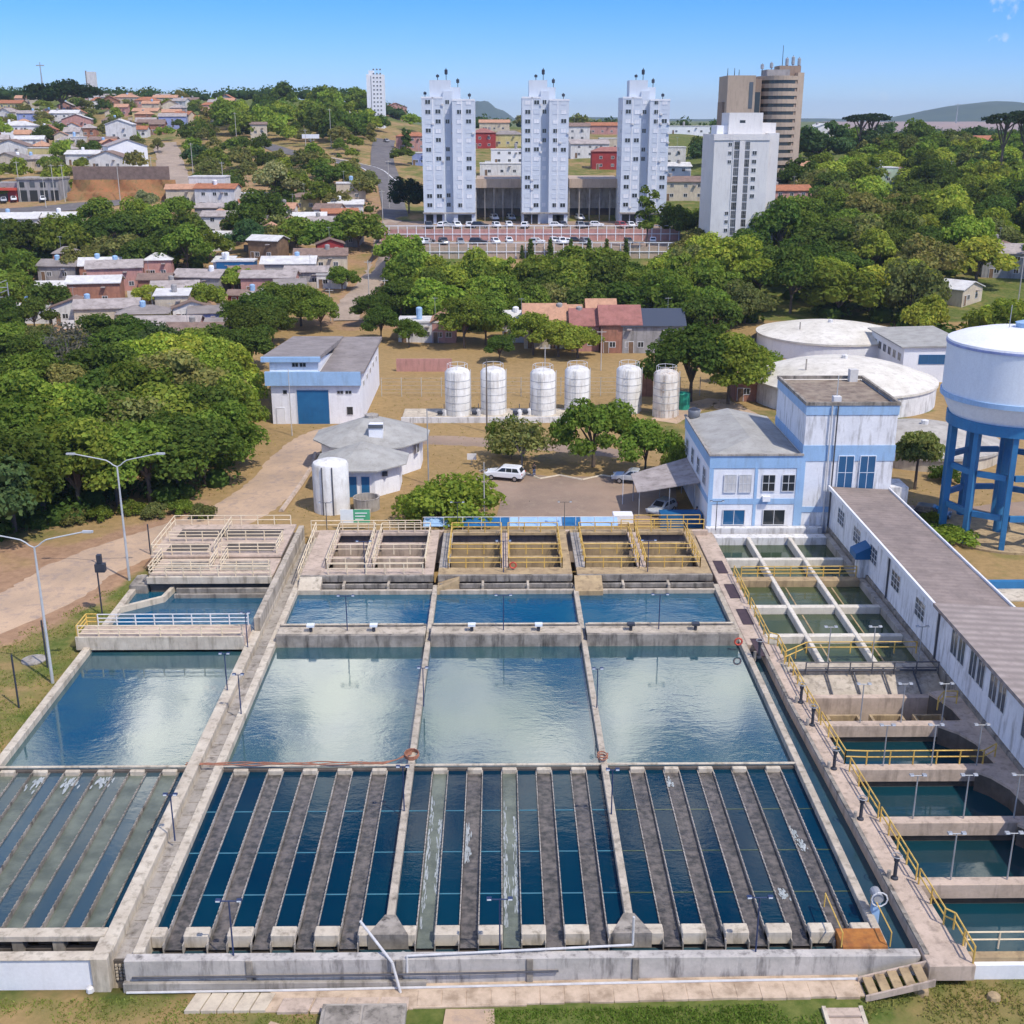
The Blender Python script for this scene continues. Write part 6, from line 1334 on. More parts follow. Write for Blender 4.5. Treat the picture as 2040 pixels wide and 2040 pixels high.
HOUSES = [
 # near favela rows: px, py of the wall foot, width, depth, wall height, wall, roof, roof type, turn, label
 (190, 610, 10, 7, 4.6, 'brick', 'roof_white', 'shed', .15, 'red brick house with a white sheet roof beside the green tree line'),
 (232, 580, 11, 8, 4.8, 'plaster_pink', 'roof_dim', 'gable_x', .25, 'pink house with white arched openings behind the white-roofed brick house'),
 (310, 592, 6.5, 6, 3.6, 'brick', 'roof_rust', 'gable_x', .1, 'small orange brick house right of the pink arched house'),
 (115, 560, 8.5, 7, 3.2, 'plaster_grey', 'roof_fibre', 'shed', -.1, 'grey shack with a fibre roof beneath the wood at the left'),
 (110, 600, 7.5, 5, 3.0, 'plaster_red', 'roof_white', 'shed', .1, 'dark red shack with a whitish roof among the left trees'),
 (55, 645, 8, 5, 3.0, 'plaster_white', 'roof_white', 'flat', .0, 'low white shed with a flat pale roof at the far left edge'),
 (150, 645, 8, 6, 3.2, 'plaster_white', 'roof_rust', 'gable_y', .2, 'low whitish house with a rusty gable roof behind the big left wood'),
 (215, 650, 13, 8, 3.4, 'plaster_cream', 'roof_dim', 'gable_x', .2, 'wide cream house under a long mauve fibre roof behind the left wood'),
 (285, 660, 9, 7, 3.2, 'plaster_yellow', 'roof_fibre', 'hip', .1, 'pale yellow house with a hipped grey roof above the left wood'),
 (345, 640, 6, 5, 4.8, 'plaster_cream', 'roof_white', 'shed', .1, 'narrow two-level house with a pale sheet roof and brown front'),
 (350, 608, 9, 7, 3.4, 'plaster_grey', 'roof_dim', 'gable_x', .15, 'grey house with a dark line under its roof, between two light-green trees'),
 (392, 585, 10, 8, 3.4, 'plaster_grey', 'roof_dim', 'gable_x', -.15, 'house with a broad faded fibre roof behind the light-green trees'),
 (385, 645, 7, 6, 3.0, 'plaster_white', 'roof_rust', 'gable_y', .3, 'small white house with a rust-stained gable roof, centre of the shanty rows'),
 (412, 655, 6, 5, 2.8, 'plaster_blue', 'roof_fibre', 'shed', .2, 'bluish shack with a drooping fibre roof beside the long curved wall'),
 (330, 682, 12, 8, 2.9, 'plaster_pink', 'roof_dim', 'gable_x', .05, 'long low house with a mauve roof nearest the large left wood'),
 (395, 690, 11, 6, 2.8, 'plaster_white', 'roof_rust', 'gable_x', .0, 'low whitish house with a patchy rusty roof left of the dark tree'),
 (460, 680, 9, 6, 2.8, 'plaster_cream', 'roof_fibre', 'shed', .0, 'cream shed half hidden by the dark tree behind the warehouse'),
 (535, 590, 11, 7, 3.8, 'plaster_pink', 'roof_dim', 'shed', .0, 'orange-pink plastered house with three small windows'),
 (580, 600, 6, 6, 3.2, 'plaster_grey', 'roof_fibre', 'gable_x', .2, 'grey cluttered house with a fibre roof right of the orange-pink house'),
 (500, 612, 9, 5, 2.4, 'plaster_red', 'roof_rust', 'shed', .0, 'low dark red brick yard building below the orange-pink house'),
 (560, 622, 16, 6, 2.8, 'plaster_yellow', 'roof_dim', 'shed', .05, 'long yellowish wall house above the dark tree'),
 (525, 520, 7.5, 6, 4.6, 'wood_plank', 'roof_white', 'gable_x', -.35, 'brown plank house with a bright white roof'),
 (470, 555, 8, 5, 3.6, 'blue_paint', 'roof_white', 'flat', .0, 'bright blue sheeted house in the shanty rows'),
 (445, 552, 4, 5, 3.2, 'plaster_white', 'roof_white', 'shed', .0, 'small white shack left of the bright blue house'),
 (575, 555, 13, 8, 3.2, 'plaster_grey', 'roof_white', 'shed', .05, 'wide grey house with a pale fibre roof right of the plank house'),
 (640, 540, 13, 8, 3.4, 'plaster_cream', 'roof_rust', 'gable_x', .1, 'wide house under a reddish faded roof below the round tree'),
 (660, 525, 6, 7, 4.4, 'plaster_red', 'roof_rust', 'gable_y', .2, 'magenta-pink house at the edge of the lower street'),
 (610, 572, 9, 6, 3.2, 'plaster_grey', 'roof_dim', 'gable_x', .0, 'purplish grey house with a white doorway, middle of the rows'),
 (660, 575, 6, 5, 2.8, 'plaster_white', 'roof_white', 'flat', .0, 'small white garage beside the young tree on the street'),
 (440, 472, 9, 7, 5.0, 'plaster_white', 'roof_dim', 'gable_x', .0, 'whitish two-level house with a mauve roof left of the dark clump'),
 (435, 500, 6, 5, 3.4, 'plaster_white', 'roof_white', 'shed', .0, 'small white house with a white eave and two dark windows'),
 (432, 445, 11, 6, 4.0, 'plaster_grey', 'roof_dim', 'gable_x', .0, 'grey house with a broad purple-grey roof above the white-eaved house'),
 (430, 418, 11, 7, 5.6, 'plaster_white', 'roof_tile', 'shed', -.1, 'white two-storey house with an orange tiled lower roof'),
 (415, 398, 10, 8, 6.0, 'plaster_white', 'roof_white', 'flat', .0, 'white flat-roofed house with a terrace at the foot of the clay street'),
 (362, 408, 8, 7, 4.2, 'plaster_cream', 'roof_orange', 'gable_x', .1, 'cream house with a tiled roof beside the red soil bank'),
 (500, 408, 9, 5, 2.8, 'plaster_cream', 'roof_white', 'flat', .0, 'low cream wall house beside the yellow-blossomed tree'),
 (608, 420, 8, 6, 3.6, 'plaster_yellow', 'roof_rust', 'hip', .1, 'yellowish house half hidden behind bushes below the blossomed tree'),
 (700, 400, 8, 6, 4.6, 'plaster_cream', 'roof_white', 'flat', .1, 'tan two-level house with a pale flat roof below the road bend'),
 (690, 430, 9, 6, 3.0, 'plaster_white', 'roof_white', 'shed', .1, 'house with a broad white sheet roof beside the lower street'),
 (680, 450, 9, 6, 3.2, 'plaster_pink', 'roof_tile', 'gable_x', .25, 'house with a small red-brown tiled roof above the mauve-roofed row'),
 (660, 470, 15, 7, 3.4, 'plaster_grey', 'roof_dim', 'gable_x', .05, 'long house with a mauve fibre roof above the round tree'),
 (618, 458, 8, 6, 3.2, 'plaster_cream', 'roof_white', 'shed', .1, 'pale cream house with a white roof left of the long mauve roof'),
 (585, 470, 7, 6, 3.0, 'plaster_pink', 'roof_orange', 'gable_y', .2, 'small tan tiled house above the bare slope'),
 # hillside at the far left
 (30, 470, 14, 8, 4.2, 'plaster_white', 'roof_white', 'shed', .1, 'white building with long pale lean-to roofs at the far left edge'),
 (110, 462, 13, 7, 3.6, 'plaster_cream', 'roof_white', 'shed', .0, 'cream shed with a long white roof beside the left street poles'),
 (35, 278, 14, 9, 5.0, 'white_clean', 'roof_white', 'hip', .0, 'large white house with a bright white pyramid roof'),
 (60, 300, 9, 7, 3.6, 'plaster_white', 'roof_white', 'gable_x', .2, 'white annex right of the pyramid-roofed house'),
 (22, 318, 13, 8, 4.0, 'plaster_white', 'roof_rust', 'gable_y', .05, 'white house with a wide pinkish gable below the pyramid-roofed house'),
 (15, 346, 11, 8, 4.0, 'plaster_cream', 'roof_fibre', 'gable_y', -.1, 'cream house with a dark-edged gable above the shops'),
 (65, 340, 10, 7, 3.4, 'plaster_cream', 'roof_dim', 'shed', .0, 'long cream house with dark openings above the shops'),
 (95, 322, 13, 4, 4.0, 'plaster_yellow', 'roof_white', 'flat', .0, 'tall plain cream wall building behind the small dark tree'),
 (155, 268, 11, 8, 5.8, 'plaster_pink', 'roof_white', 'gable_y', .2, 'pinkish tall house with white trim below the big dark tree'),
 (130, 250, 12, 8, 5.0, 'plaster_white', 'roof_white', 'gable_x', .1, 'greyish white house just under the big dark tree'),
 (60, 250, 10, 7, 5.0, 'plaster_blue', 'roof_dim', 'gable_x', .1, 'bluish two-storey house behind the pyramid-roofed house'),
 (150, 298, 6, 5, 4.0, 'plaster_white', 'roof_white', 'flat', .0, 'small white block house among the left gardens'),
 (205, 300, 9, 6, 3.6, 'plaster_pink', 'roof_rust', 'gable_x', .0, 'low house with a mauve-brown roof above the white gabled house'),
 (240, 292, 9, 9, 7.5, 'plaster_white', 'roof_white', 'gable_y', .1, 'tall white house with a stepped gable behind the big white gabled house'),
 (258, 332, 16, 12, 6.0, 'white_clean', 'roof_dim', 'gable_y', .45, 'big bright white house with a long dark-edged sloping gable'),
 (215, 338, 11, 8, 3.4, 'plaster_white', 'roof_rust', 'gable_y', -.05, 'white house with a low dark-edged gable above the red soil bank'),
 (165, 330, 10, 7, 3.4, 'plaster_white', 'roof_white', 'gable_x', .0, 'white low house left of the low dark-edged gable'),
 (345, 258, 11, 8, 5.2, 'plaster_blue', 'roof_dim', 'gable_x', .15, 'violet-blue house at the top of the clay street'),
 (300, 262, 10, 7, 3.6, 'wood_plank', 'roof_rust', 'gable_x', .1, 'dark brown shack left of the violet-blue house'),
 (20, 228, 20, 9, 5.0, 'plaster_yellow', 'roof_tile', 'gable_x', .0, 'long house with a bright orange tiled roof at the far left'),
 (52, 222, 9, 8, 6.0, 'plaster_cream', 'roof_orange', 'gable_x', .1, 'cream house joined to the long orange-tiled house'),
 (250, 215, 14, 9, 5.0, 'plaster_cream', 'roof_orange', 'hip', .0, 'tan tiled house right of the big dark tree'),
 (295, 222, 15, 9, 5.0, 'plaster_pink', 'roof_tile', 'hip', .2, 'house with the reddest tiled roof on the left hill'),
 (330, 214, 13, 8, 4.6, 'plaster_cream', 'roof_orange', 'gable_x', .1, 'house with an orange tiled roof right of the reddest roof'),
 (290, 240, 11, 8, 4.0, 'plaster_yellow', 'roof_orange', 'gable_x', .0, 'yellow house below the reddest tiled roof'),
 (375, 215, 11, 8, 4.2, 'plaster_pink', 'roof_rust', 'gable_x', .1, 'pinkish house between the tiled houses and the green wood'),
 (425, 238, 11, 7, 4.2, 'plaster_yellow', 'roof_orange', 'gable_x', .0, 'tan house at the left edge of the hilltop wood'),
 (190, 200, 14, 9, 5, 'plaster_cream', 'roof_orange', 'hip', .0, 'tiled house at the foot of the white tank tower'),
 (230, 196, 10, 8, 5, 'plaster_cream', 'roof_orange', 'gable_x', .0, 'cream tiled house among trees right of the white tank tower'),
 (517, 285, 6.5, 6, 7.0, 'plaster_cream', 'roof_rust', 'shed', .2, 'narrow brown house alone beside the branch road'),
 (700, 262, 12, 7, 3.0, 'plaster_white', 'roof_white', 'shed', .0, 'low pale house below the slim white skyline tower'),
 (720, 238, 15, 10, 6.0, 'plaster_white', 'roof_white', 'flat', .0, 'white flat annex at the foot of the slim skyline tower', ),
 (790, 238, 13, 9, 7.0, 'plaster_pink', 'roof_tile', 'gable_y', .3, 'pink tall house right of the slim skyline tower'),
 # behind the towers
 (822, 300, 12, 8, 5.2, 'plaster_pink', 'roof_tile', 'hip', .1, 'pink house with a red hipped roof left of the left tower'),
 (836, 330, 5, 6, 4.0, 'plaster_blue', 'roof_white', 'flat', .0, 'bluish white house wedged beside the left tower'),
 (965, 296, 9, 9, 6.0, 'plaster_red', 'roof_red', 'hip', .1, 'dark red roofed house right of the left tower'),
 (1012, 292, 12, 8, 4.6, 'plaster_yellow', 'roof_fibre', 'hip', .0, 'yellow house with a greenish roof between left and middle towers'),
 (1015, 328, 13, 9, 5.0, 'white_clean', 'roof_white', 'flat', .0, 'white terraced house between the left and middle towers'),
 (1000, 350, 14, 7, 3.6, 'plaster_white', 'roof_white', 'flat', .0, 'lower white house behind the left parking hall'),
 (960, 244, 12, 8, 5, 'plaster_white', 'roof_white', 'gable_x', .0, 'small white house high between the left and middle towers'),
 (985, 262, 14, 8, 4, 'plaster_cream', 'roof_orange', 'gable_x', .0, 'tan house with a tiled roof above the greenish-roofed yellow house'),
 (1032, 240, 9, 8, 5, 'plaster_white', 'roof_white', 'flat', .0, 'white house touching the top left of the middle tower'),
 (1150, 282, 10, 8, 6, 'plaster_white', 'roof_rust', 'gable_x', .0, 'white house right of the middle tower, high up'),
 (1175, 315, 14, 9, 5, 'plaster_white', 'roof_dim', 'gable_x', .1, 'white house with a grey roof right of the middle tower'),
 (1225, 300, 12, 8, 4.4, 'plaster_cream', 'roof_white', 'flat', .0, 'cream flat-roofed house left of the right tower'),
 (1220, 338, 14, 8, 6.0, 'plaster_red', 'roof_red', 'hip', .0, 'red-roofed house left of the right tower'),
 (1200, 268, 15, 9, 4.0, 'plaster_pink', 'roof_tile', 'gable_x', .0, 'reddish house on the ridge between the middle and right towers'),
 (1342, 330, 8, 7, 6.0, 'plaster_white', 'roof_white', 'flat', .0, 'white house right of the right tower'),
 (1350, 365, 8, 7, 5.0, 'white_clean', 'roof_white', 'gable_x', .1, 'white house with a big window right of the right tower'),
 (1365, 400, 13, 8, 5.0, 'plaster_cream', 'roof_rust', 'gable_x', .0, 'cream-brown house between the right tower and the white block'),
 (1372, 268, 20, 8, 3.6, 'white_clean', 'roof_white', 'flat', .0, 'long white hall behind trees left of the brown tower'),
 (1575, 418, 11, 8, 5.0, 'plaster_pink', 'roof_tile', 'gable_x', .1, 'pinkish house at the right foot of the white block'),
 (1582, 365, 11, 8, 5.0, 'plaster_cream', 'roof_orange', 'gable_x', .1, 'tan house at the right foot of the brown tower'),
 # right hillside
 (1640, 295, 9, 8, 7.5, 'plaster_white', 'roof_white', 'gable_y', .2, 'white church-like house with a little tower in the right woods'),
 (1755, 385, 9, 7, 7.0, 'plaster_green', 'roof_white', 'flat', .1, 'pale green two-storey house with a dark balcony in the right woods'),
 (1780, 372, 6, 6, 5.0, 'brick', 'roof_rust', 'shed', .1, 'small brick annex right of the pale green house'),
 (1960, 300, 22, 9, 4.0, 'plaster_cream', 'roof_tile', 'gable_x', .1, 'long house with an orange tiled roof under the tall palm-like pine'),
 (1840, 296, 8, 7, 4.0, 'plaster_yellow', 'roof_fibre', 'gable_x', .0, 'small yellow house among the right hilltop trees'),
 (1880, 348, 7, 6, 4.0, 'plaster_white', 'roof_white', 'flat', .0, 'tiny whitish house in the middle of the right woods'),
 (2022, 555, 13, 10, 5.0, 'plaster_grey', 'roof_dim', 'gable_x', -.2, 'grey house with pale roof at the right edge of the woods'),
 # row of houses behind the silos
 (1085, 700, 6.8, 7, 4.6, 'plaster_cream', 'roof_orange', 'gable_x', .0, 'cream house with a salmon tiled roof behind the third silo'),
 (1125, 700, 5.4, 7, 4.4, 'plaster_white', 'roof_orange', 'gable_x', .0, 'house with a salmon tiled roof joined to its taller left neighbour'),
 (1165, 705, 4.6, 7, 4.2, 'plaster_pink', 'roof_red', 'gable_x', .0, 'narrow house with a dark pink tiled roof behind the fourth silo'),
 (1198, 700, 4.6, 8, 5.0, 'white_clean', 'roof_orange', 'gable_x', .0, 'white house with a white parapet and tan roof behind the fourth silo'),
 (1235, 708, 6.4, 8, 4.6, 'brick', 'roof_red', 'gable_x', .0, 'red house with a white-framed window right of the white parapet house'),
 (1300, 708, 10, 7, 4.4, 'plaster_grey', 'panel', 'gable_x', .0, 'grey house roofed with dark solar panels beside the red house'),
 (835, 690, 7, 6, 3.2, 'plaster_white', 'roof_white', 'flat', .0, 'white house half hidden by trees right of the warehouse'),
 (885, 690, 4, 5, 3.6, 'plaster_pink', 'roof_orange', 'gable_y', .0, 'small house with a pinkish gable right of the warehouse trees'),
 (1030, 690, 5, 5, 3.4, 'plaster_white', 'roof_white', 'gable_x', .0, 'small white house left of the salmon tiled houses'),
 (1500, 800, 5, 5, 2.6, 'brick', 'roof_orange', 'gable_x', .0, 'small brick shed with an orange roof beside the cream reservoir'),
 (1985, 520, 6, 6, 3.5, 'plaster_white', 'roof_rust', 'shed', .3, 'small pale shed beside the grey house at the right edge'),
]
for q in HOUSES:
    px, py, w, d, h, wall, roof, rt, rz, lb = q
    if px < 700 and w > 7 and rt == 'shed': rt = 'gable_x'
    if px < 700: w = min(w, 11.5)
    st_ = 2 if h >= 5 else 1
    if 640 < py < 720 and px > 800: loc = at(px, py, -.4) + (-.5,); w *= 1.15; h *= 1.2; d *= 1.3; house(px, py, w, d, h, wall, roof, rt, rz, lb, loc=(loc[0], loc[1], th(loc[0], loc[1])), storeys=1, pitch=.62)
    else: house(px, py, w, d, h, wall, roof, rt, rz, lb, nwin=3 if w > 10 else 2, storeys=st_)
# the packed small houses of the left hillside
fr_ = random.Random(31); done = [ground(q[0], q[1])[:2] for q in HOUSES]; cn_ = {}
for rown, py0, py1, n_, x0_, x1_ in (('top', 200, 222, 20, 150, 470), ('upper', 224, 262, 20, -10, 430), ('middle', 266, 318, 20, -10, 320), ('lower', 430, 500, 12, 430, 690), ('shanty', 540, 650, 20, 130, 680)):
    got = []
    for k in range(n_ * 12):
        px, py = fr_.uniform(x0_, x1_), fr_.uniform(py0, py1); g_ = ground(px, py)
        if any(abs(g_[0] - a) < 8.5 and abs(g_[1] - b) < 7.5 for a, b in done) or any((g_[0] - a) ** 2 + (g_[1] - b) ** 2 < (w_ + 6) ** 2 for a, b, w_ in ROADPTS): continue
        done.append(g_[:2]); got.append((px, py)); 
        if len(got) >= n_: break
    for k, (px, py) in enumerate(sorted(got)):
        wall, wn = fr_.choice((('plaster_white', 'white'), ('plaster_cream', 'cream'), ('plaster_pink', 'pink'), ('plaster_grey', 'grey'), ('brick', 'brick'), ('plaster_white', 'white')))
        roof, rn = fr_.choice((('roof_tile', 'terracotta'), ('roof_orange', 'orange tiled'), ('roof_dim', 'faded grey'), ('roof_rust', 'rust-brown'), ('roof_orange', 'orange tiled')) if rown != 'shanty' else (('roof_dim', 'faded grey'), ('roof_fibre', 'dark fibre'), ('roof_white', 'pale sheet'), ('roof_rust', 'rust-brown')))
        house(px, py, fr_.uniform(5.5, 8.5) * (.75 if rown == 'middle' else 1), fr_.uniform(5, 7), fr_.uniform(2.8, 4.4), wall, roof, fr_.choice(('gable_x', 'gable_x', 'gable_y', 'hip')), fr_.uniform(-.3, .4), 'small %s house with %s roof, %s from left in the %s infill row' % (wn, rn, ORD[min(k, 19)], rown), pitch=.5)
HB2 = done + [ground(*q)[:2] for q in ((1935, 606), (1925, 622), (1905, 634), (1945, 640), (1755, 405), (1760, 425), (1640, 312), (2022, 575), (1995, 590), (1960, 315), (1575, 432), (10, 412), (40, 412), (70, 412), (100, 412), (125, 412), (160, 408), (200, 408), (250, 405), (300, 405))]
# white roofed open shed on the right slope
x, y, z = ground(1935, 606); t = house(0, 0, 9, 15, 3.4, 'plaster_cream', 'roof_white', 'gable_y', .75, 'open shed with a long bright white roof on the right slope', loc=(x, y, z), pitch=.3)
# shops at the left
t = thing('shop_building', 'grey shop row with dark shop windows above the left street', 'shop', (0, 0, 0))
xa, ya, za = ground(38, 402); xb, yb, _ = ground(128, 396)
W = xb - xa; MB().box(0, W, 0, 10, -2, 6.6).build('wall', MT['plaster_grey'], t); MB().box(-.2, W + .2, -.4, 10, 6.6, 7.1).build('roof', MT['concrete_grey'], t)
for k in range(4): MB().box(W * (k + .12) / 4, W * (k + .86) / 4, -.03, 0, .1, 3.4).build('shop_window', MT['glass_dark'], t); MB().box(W * (k + .2) / 4, W * (k + .7) / 4, -.03, 0, 4.2, 5.8).build('window', MT['glass_grey' if k % 2 else 'glass_dark'], t)
t.location = (xa, ya, za)
t = thing('shop_building', 'bright red low shop beside the grey shop row', 'shop', (0, 0, 0))
MB().box(0, 15, 0, 8, -2, 3.4).build('wall', MT['plaster_red'], t); MB().box(-.2, 15.2, -1.4, 8, 3.4, 4.1).build('awning', MT['red_plastic'], t); MB().box(0, 15, 1, 8, 4.1, 5.6).build('upper_wall', MT['plaster_grey'], t); MB().box(1, 12, -.03, 0, 0, 2.6).build('shop_window', MT['glass_dark'], t)
t.location = (xa - 15.4, ya + .5, za)
o = MB()
# hedge-dark wall on top of the soil bank
o.box(ground(132, 402)[0], ground(322, 402)[0], ground(230, 402)[1] + 11.5, ground(230, 402)[1] + 12.1, ground(230, 402)[2] + 5, ground(230, 402)[2] + 9.8); tag(o.build('boundary_wall', MT['roof_rust']), 'long dull mauve-red wall along the top of the red soil bank', 'wall')
# rear yard walls behind silos
tag(MB().box(*(lambda a, b: (a[0], b[0], a[1], a[1] + .3))(at(790, 742, -.5), at(900, 742, -.5)), -1, 1.9).build('boundary_wall', MT['plaster_pink']), 'salmon boundary wall behind the leftmost silos', 'wall')
tag(MB().box(*(lambda a, b: (a[0], b[0], a[1], a[1] + .3))(at(1272, 790, -.5), at(1300, 790, -.5)), -1, 3.4).build('boundary_wall', MT['brick']), 'piece of dark red brick wall between the last two silos', 'wall')
# poles on the hill
for px, py, h, lb in ((42, 402, 12, 'pale pole in front of the red shop'), (110, 402, 11, 'pale pole in front of the grey shop windows'), (92, 415, 9, 'thin pole on the left street below the shops'), (130, 402, 11, 'pale pole at the right end of the grey shop row'), (240, 402, 11, 'pale pole against the red soil bank'), (306, 385, 11, 'pole at the right end of the red soil bank'), (446, 385, 9.5, 'pole beside the white flat-roofed terrace house'), (385, 350, 11, 'pole among bushes right of the clay street'), (472, 288, 13, 'pole beside the left end of the branch road'), (660, 295, 15, 'tall pole above the branch road'), (610, 305, 9, 'short pole with a white sign at the branch road'), (776, 415, 14, 'double pole at the foot of the asphalt road'), (764, 480, 13, 'pale pole on the lower street beside the tower woods'), (736, 610, 10, 'pale pole at the bottom of the lower street'), (768, 630, 8, 'stubby pale pole among the trees below the lower street'), (660, 660, 9, 'pole at the lowest bend of the street behind the warehouse'), (1745, 310, 9, 'thin pole on the right hilltop'), (2025, 625, 12, 'slim pole beside the open white-roofed shed')): wpole(px, py, h, lb)
x, y, z = ground(620, 300); mb = MB().box(x - 3.4, x + 3.4, y, y + .3, z + 4.6, z + 6.2); t = thing('roadside_sign', 'plain white roadside canopy sign at the branch road', 'sign', (x, y, z)); mb.build('panel', MT['white_clean'], t); MB().tube((x, y + .15, z - .5), (x, y + .15, z + 4.6), .18).build('post', MT['steel_grey'], t)
# pylon cut by the left edge
x, y, z = at(8, 720, 0) + (0,); x, y, z = ground(5, 640); t = thing('steel_pylon', 'pale blue steel lattice frame at the left edge above the wood', 'pylon', (x, y, z))
mb = MB()
for k in range(3): mb.tube((x - 2 + 2 * k, y, z - 1), (x - 2 + 2 * k, y, z + 8), .13, n=5)
for k in range(4): mb.tube((x - 2, y, z + 1 + 2 * k), (x + 2, y, z + 2.5 + 2 * k), .08, n=4); mb.tube((x - 2, y, z + 2 * k + 1), (x + 2, y, z + 2 * k + 1), .08, n=4)
mb.build('lattice', MT['steel_grey'], t)
# ============================================================ trees
nr = np.random.default_rng(12)
def crown(name, blobs, nleaf, ls, seed, core=True, flat=.0, droop=0.0, tintlo=.68, tinthi=1.35, fill=.35):
    """leaf quads spread over and through a set of blobs; every blob and every leaf has a tint of its own"""
    g = np.random.default_rng(seed); V = []; F = []; T = []
    vol = np.array([b[3] * b[4] * .5 + b[3] * b[3] * .5 for b in blobs]); cnt = np.maximum(6, (nleaf * vol / vol.sum()).astype(int))
    for (bx_, by, bz, r, rz), n in zip(blobs, cnt):
        d = g.normal(size=(n, 3)); d /= np.linalg.norm(d, axis=1)[:, None]
        low = d[:, 2] < -.35; d[low, 2] *= -.6; d /= np.linalg.norm(d, axis=1)[:, None]
        rad = np.where(g.random(n) < fill, g.random(n) ** .5 * .95, .86 + .26 * g.random(n))
        c = np.array((bx_, by, bz)) + d * rad[:, None] * np.array((r, r, rz))
        nrm = d * .8 + g.normal(size=(n, 3)) * .55 + np.array((0, 0, .35)); nrm /= np.linalg.norm(nrm, axis=1)[:, None]
        a = np.cross(nrm, g.normal(size=(n, 3))); a /= np.linalg.norm(a, axis=1)[:, None]; b = np.cross(nrm, a)
        s = ls * (.55 + .9 * g.random(n)); bt = g.uniform(.78, 1.2)
        k = len(V)
        q = np.stack([c - a * s[:, None] * .62, c - b * s[:, None] * .42 + nrm * s[:, None] * .10, c + a * s[:, None] * .62 - np.array((0, 0, droop)) * s[:, None], c + b * s[:, None] * .42 + nrm * s[:, None] * .10], 1)
        V += q.reshape(-1, 3).tolist(); F += [(k + 4 * i, k + 4 * i + 1, k + 4 * i + 2, k + 4 * i + 3) for i in range(n)]
        T += (bt * g.uniform(tintlo, tinthi, n)).tolist()
        if core:   # solid inner leaf core closing the view through, plain even tint
            cv = MB(); cr = .62; prf = [(r * cr * math.sin(t), bz + rz * cr * -math.cos(t)) for t in (.5, 1.1, 1.7, 2.3, 2.8)]
            cv.lathe(bx_, by, prf, 7); k = len(V); V += cv.v; F += [tuple(i + k for i in f) for f in cv.f]; T += [.95] * len(cv.f)
    me = bpy.data.meshes.new(name); me.from_pydata(V, [], F); me.materials.append(MT['leaf'])
    at_ = me.color_attributes.new('tint', 'FLOAT_COLOR', 'CORNER')
    T = np.array(T); lt = np.array([len(f) for f in F]); col = np.ones((lt.sum(), 4)); tt = np.repeat(T, lt); hue = np.repeat(g.uniform(-.12, .12, len(F)), lt)
    col[:, 0] = tt * (1 + hue); col[:, 1] = tt; col[:, 2] = tt * (1 - hue * .5); at_.data.foreach_set('color', col.ravel()); me.update(); return me
def trunkmesh(name, h, r, limbs, mat='bark'):
    mb = MB(); g = random.Random(len(limbs) + int(h * 10)); mb.tube((0, 0, -.6), (0, 0, h * .5), r, r * .75, n=8); mb.tube((0, 0, h * .5), (.1, 0, h), r * .75, r * .5, n=8)
    for (x, y, z) in limbs: mb.tube((0, 0, h * g.uniform(.55, .95)), (x * .55, y * .55, (z + h) * .5), r * .5, r * .32, n=6); mb.tube((x * .55, y * .55, (z + h) * .5), (x, y, z), r * .32, r * .1, n=5)
    o = mb.build(name, MT[mat], org=(0, 0, 0)); me = o.data; bpy.data.objects.remove(o); return me
PROTO = {}
def proto(kind, blobs, nleaf, ls, th_, tr, seed, mat='bark', **kw):
    PROTO[kind] = (crown('crown', blobs, nleaf, ls, seed, **kw), trunkmesh('trunk', th_, tr, [b[:3] for b in blobs[:9]], mat))
def dome(n, W, Hc, z0, rb, seed, squash=.8):
    g = random.Random(seed); out = []
    for i in range(n):
        a = i * 2.399; f = math.sqrt((i + .5) / n); x, y = W * f * math.cos(a), W * f * math.sin(a); z = z0 + Hc * (1 - f * f) * g.uniform(.75, 1.05) + g.uniform(-.1, .15) * Hc
        r = rb * g.uniform(.55, 1.35); j = rb * .55; out.append((x + g.uniform(-j, j), y + g.uniform(-j, j), z + g.uniform(-.35, .45) * rb, r, r * squash * g.uniform(.85, 1.2)))
    return out
# near trees (unit: metres), then far ones with fewer, larger leaf clumps
for i in range(5): proto('near_broad%d' % i, dome(19, 3.7, 3.8, 3.6, 1.6, 40 + i), 6000, .36, 3.6, .24, 100 + i)
proto('near_low0', dome(22, 4.8, 2.8, 3.2, 1.5, 60), 6500, .36, 2.6, .3, 110); proto('near_low1', dome(18, 4.0, 2.2, 3.0, 1.5, 61), 5600, .34, 2.4, .26, 111)
proto('shrub0', dome(14, 2.9, 1.3, .7, 1.1, 62), 4200, .24, .6, .12, 112); proto('shrub1', dome(12, 1.7, .9, .6, .7, 63), 2400, .2, .5, .08, 113)
proto('wispy', dome(16, 2.6, 1.6, 2.6, 1.2, 64), 2300, .28, 2.2, .12, 114, 'bark_pale', core=False, fill=.6)
proto('bare', dome(16, 1.8, 3.2, 4.6, 1.1, 65), 900, .25, 4.4, .16, 115, 'bark_pale', core=False, fill=.7)
for i in range(5): proto('far_broad%d' % i, dome(13, 3.3, 3.0, 3.0, 1.65, 70 + i), 3000, .43, 2.6, .24, 120 + i); proto('d_far_broad%d' % i, dome(13, 3.3, 3.0, 3.0, 1.65, 70 + i), 1100, .66, 2.6, .24, 120 + i)
for i in range(2): proto('far_tall%d' % i, [(math.cos(k * 2.4) * 1.3, math.sin(k * 2.4) * 1.3, 2.6 + k * .75, 1.5 - .06 * k, 1.3) for k in range(10)], 1400, .6, 4.5, .24, 130 + i)
proto('far_wide', dome(18, 7.2, 2.6, 5.0, 2.0, 80, .6), 2600, .65, 4.4, .4, 132)
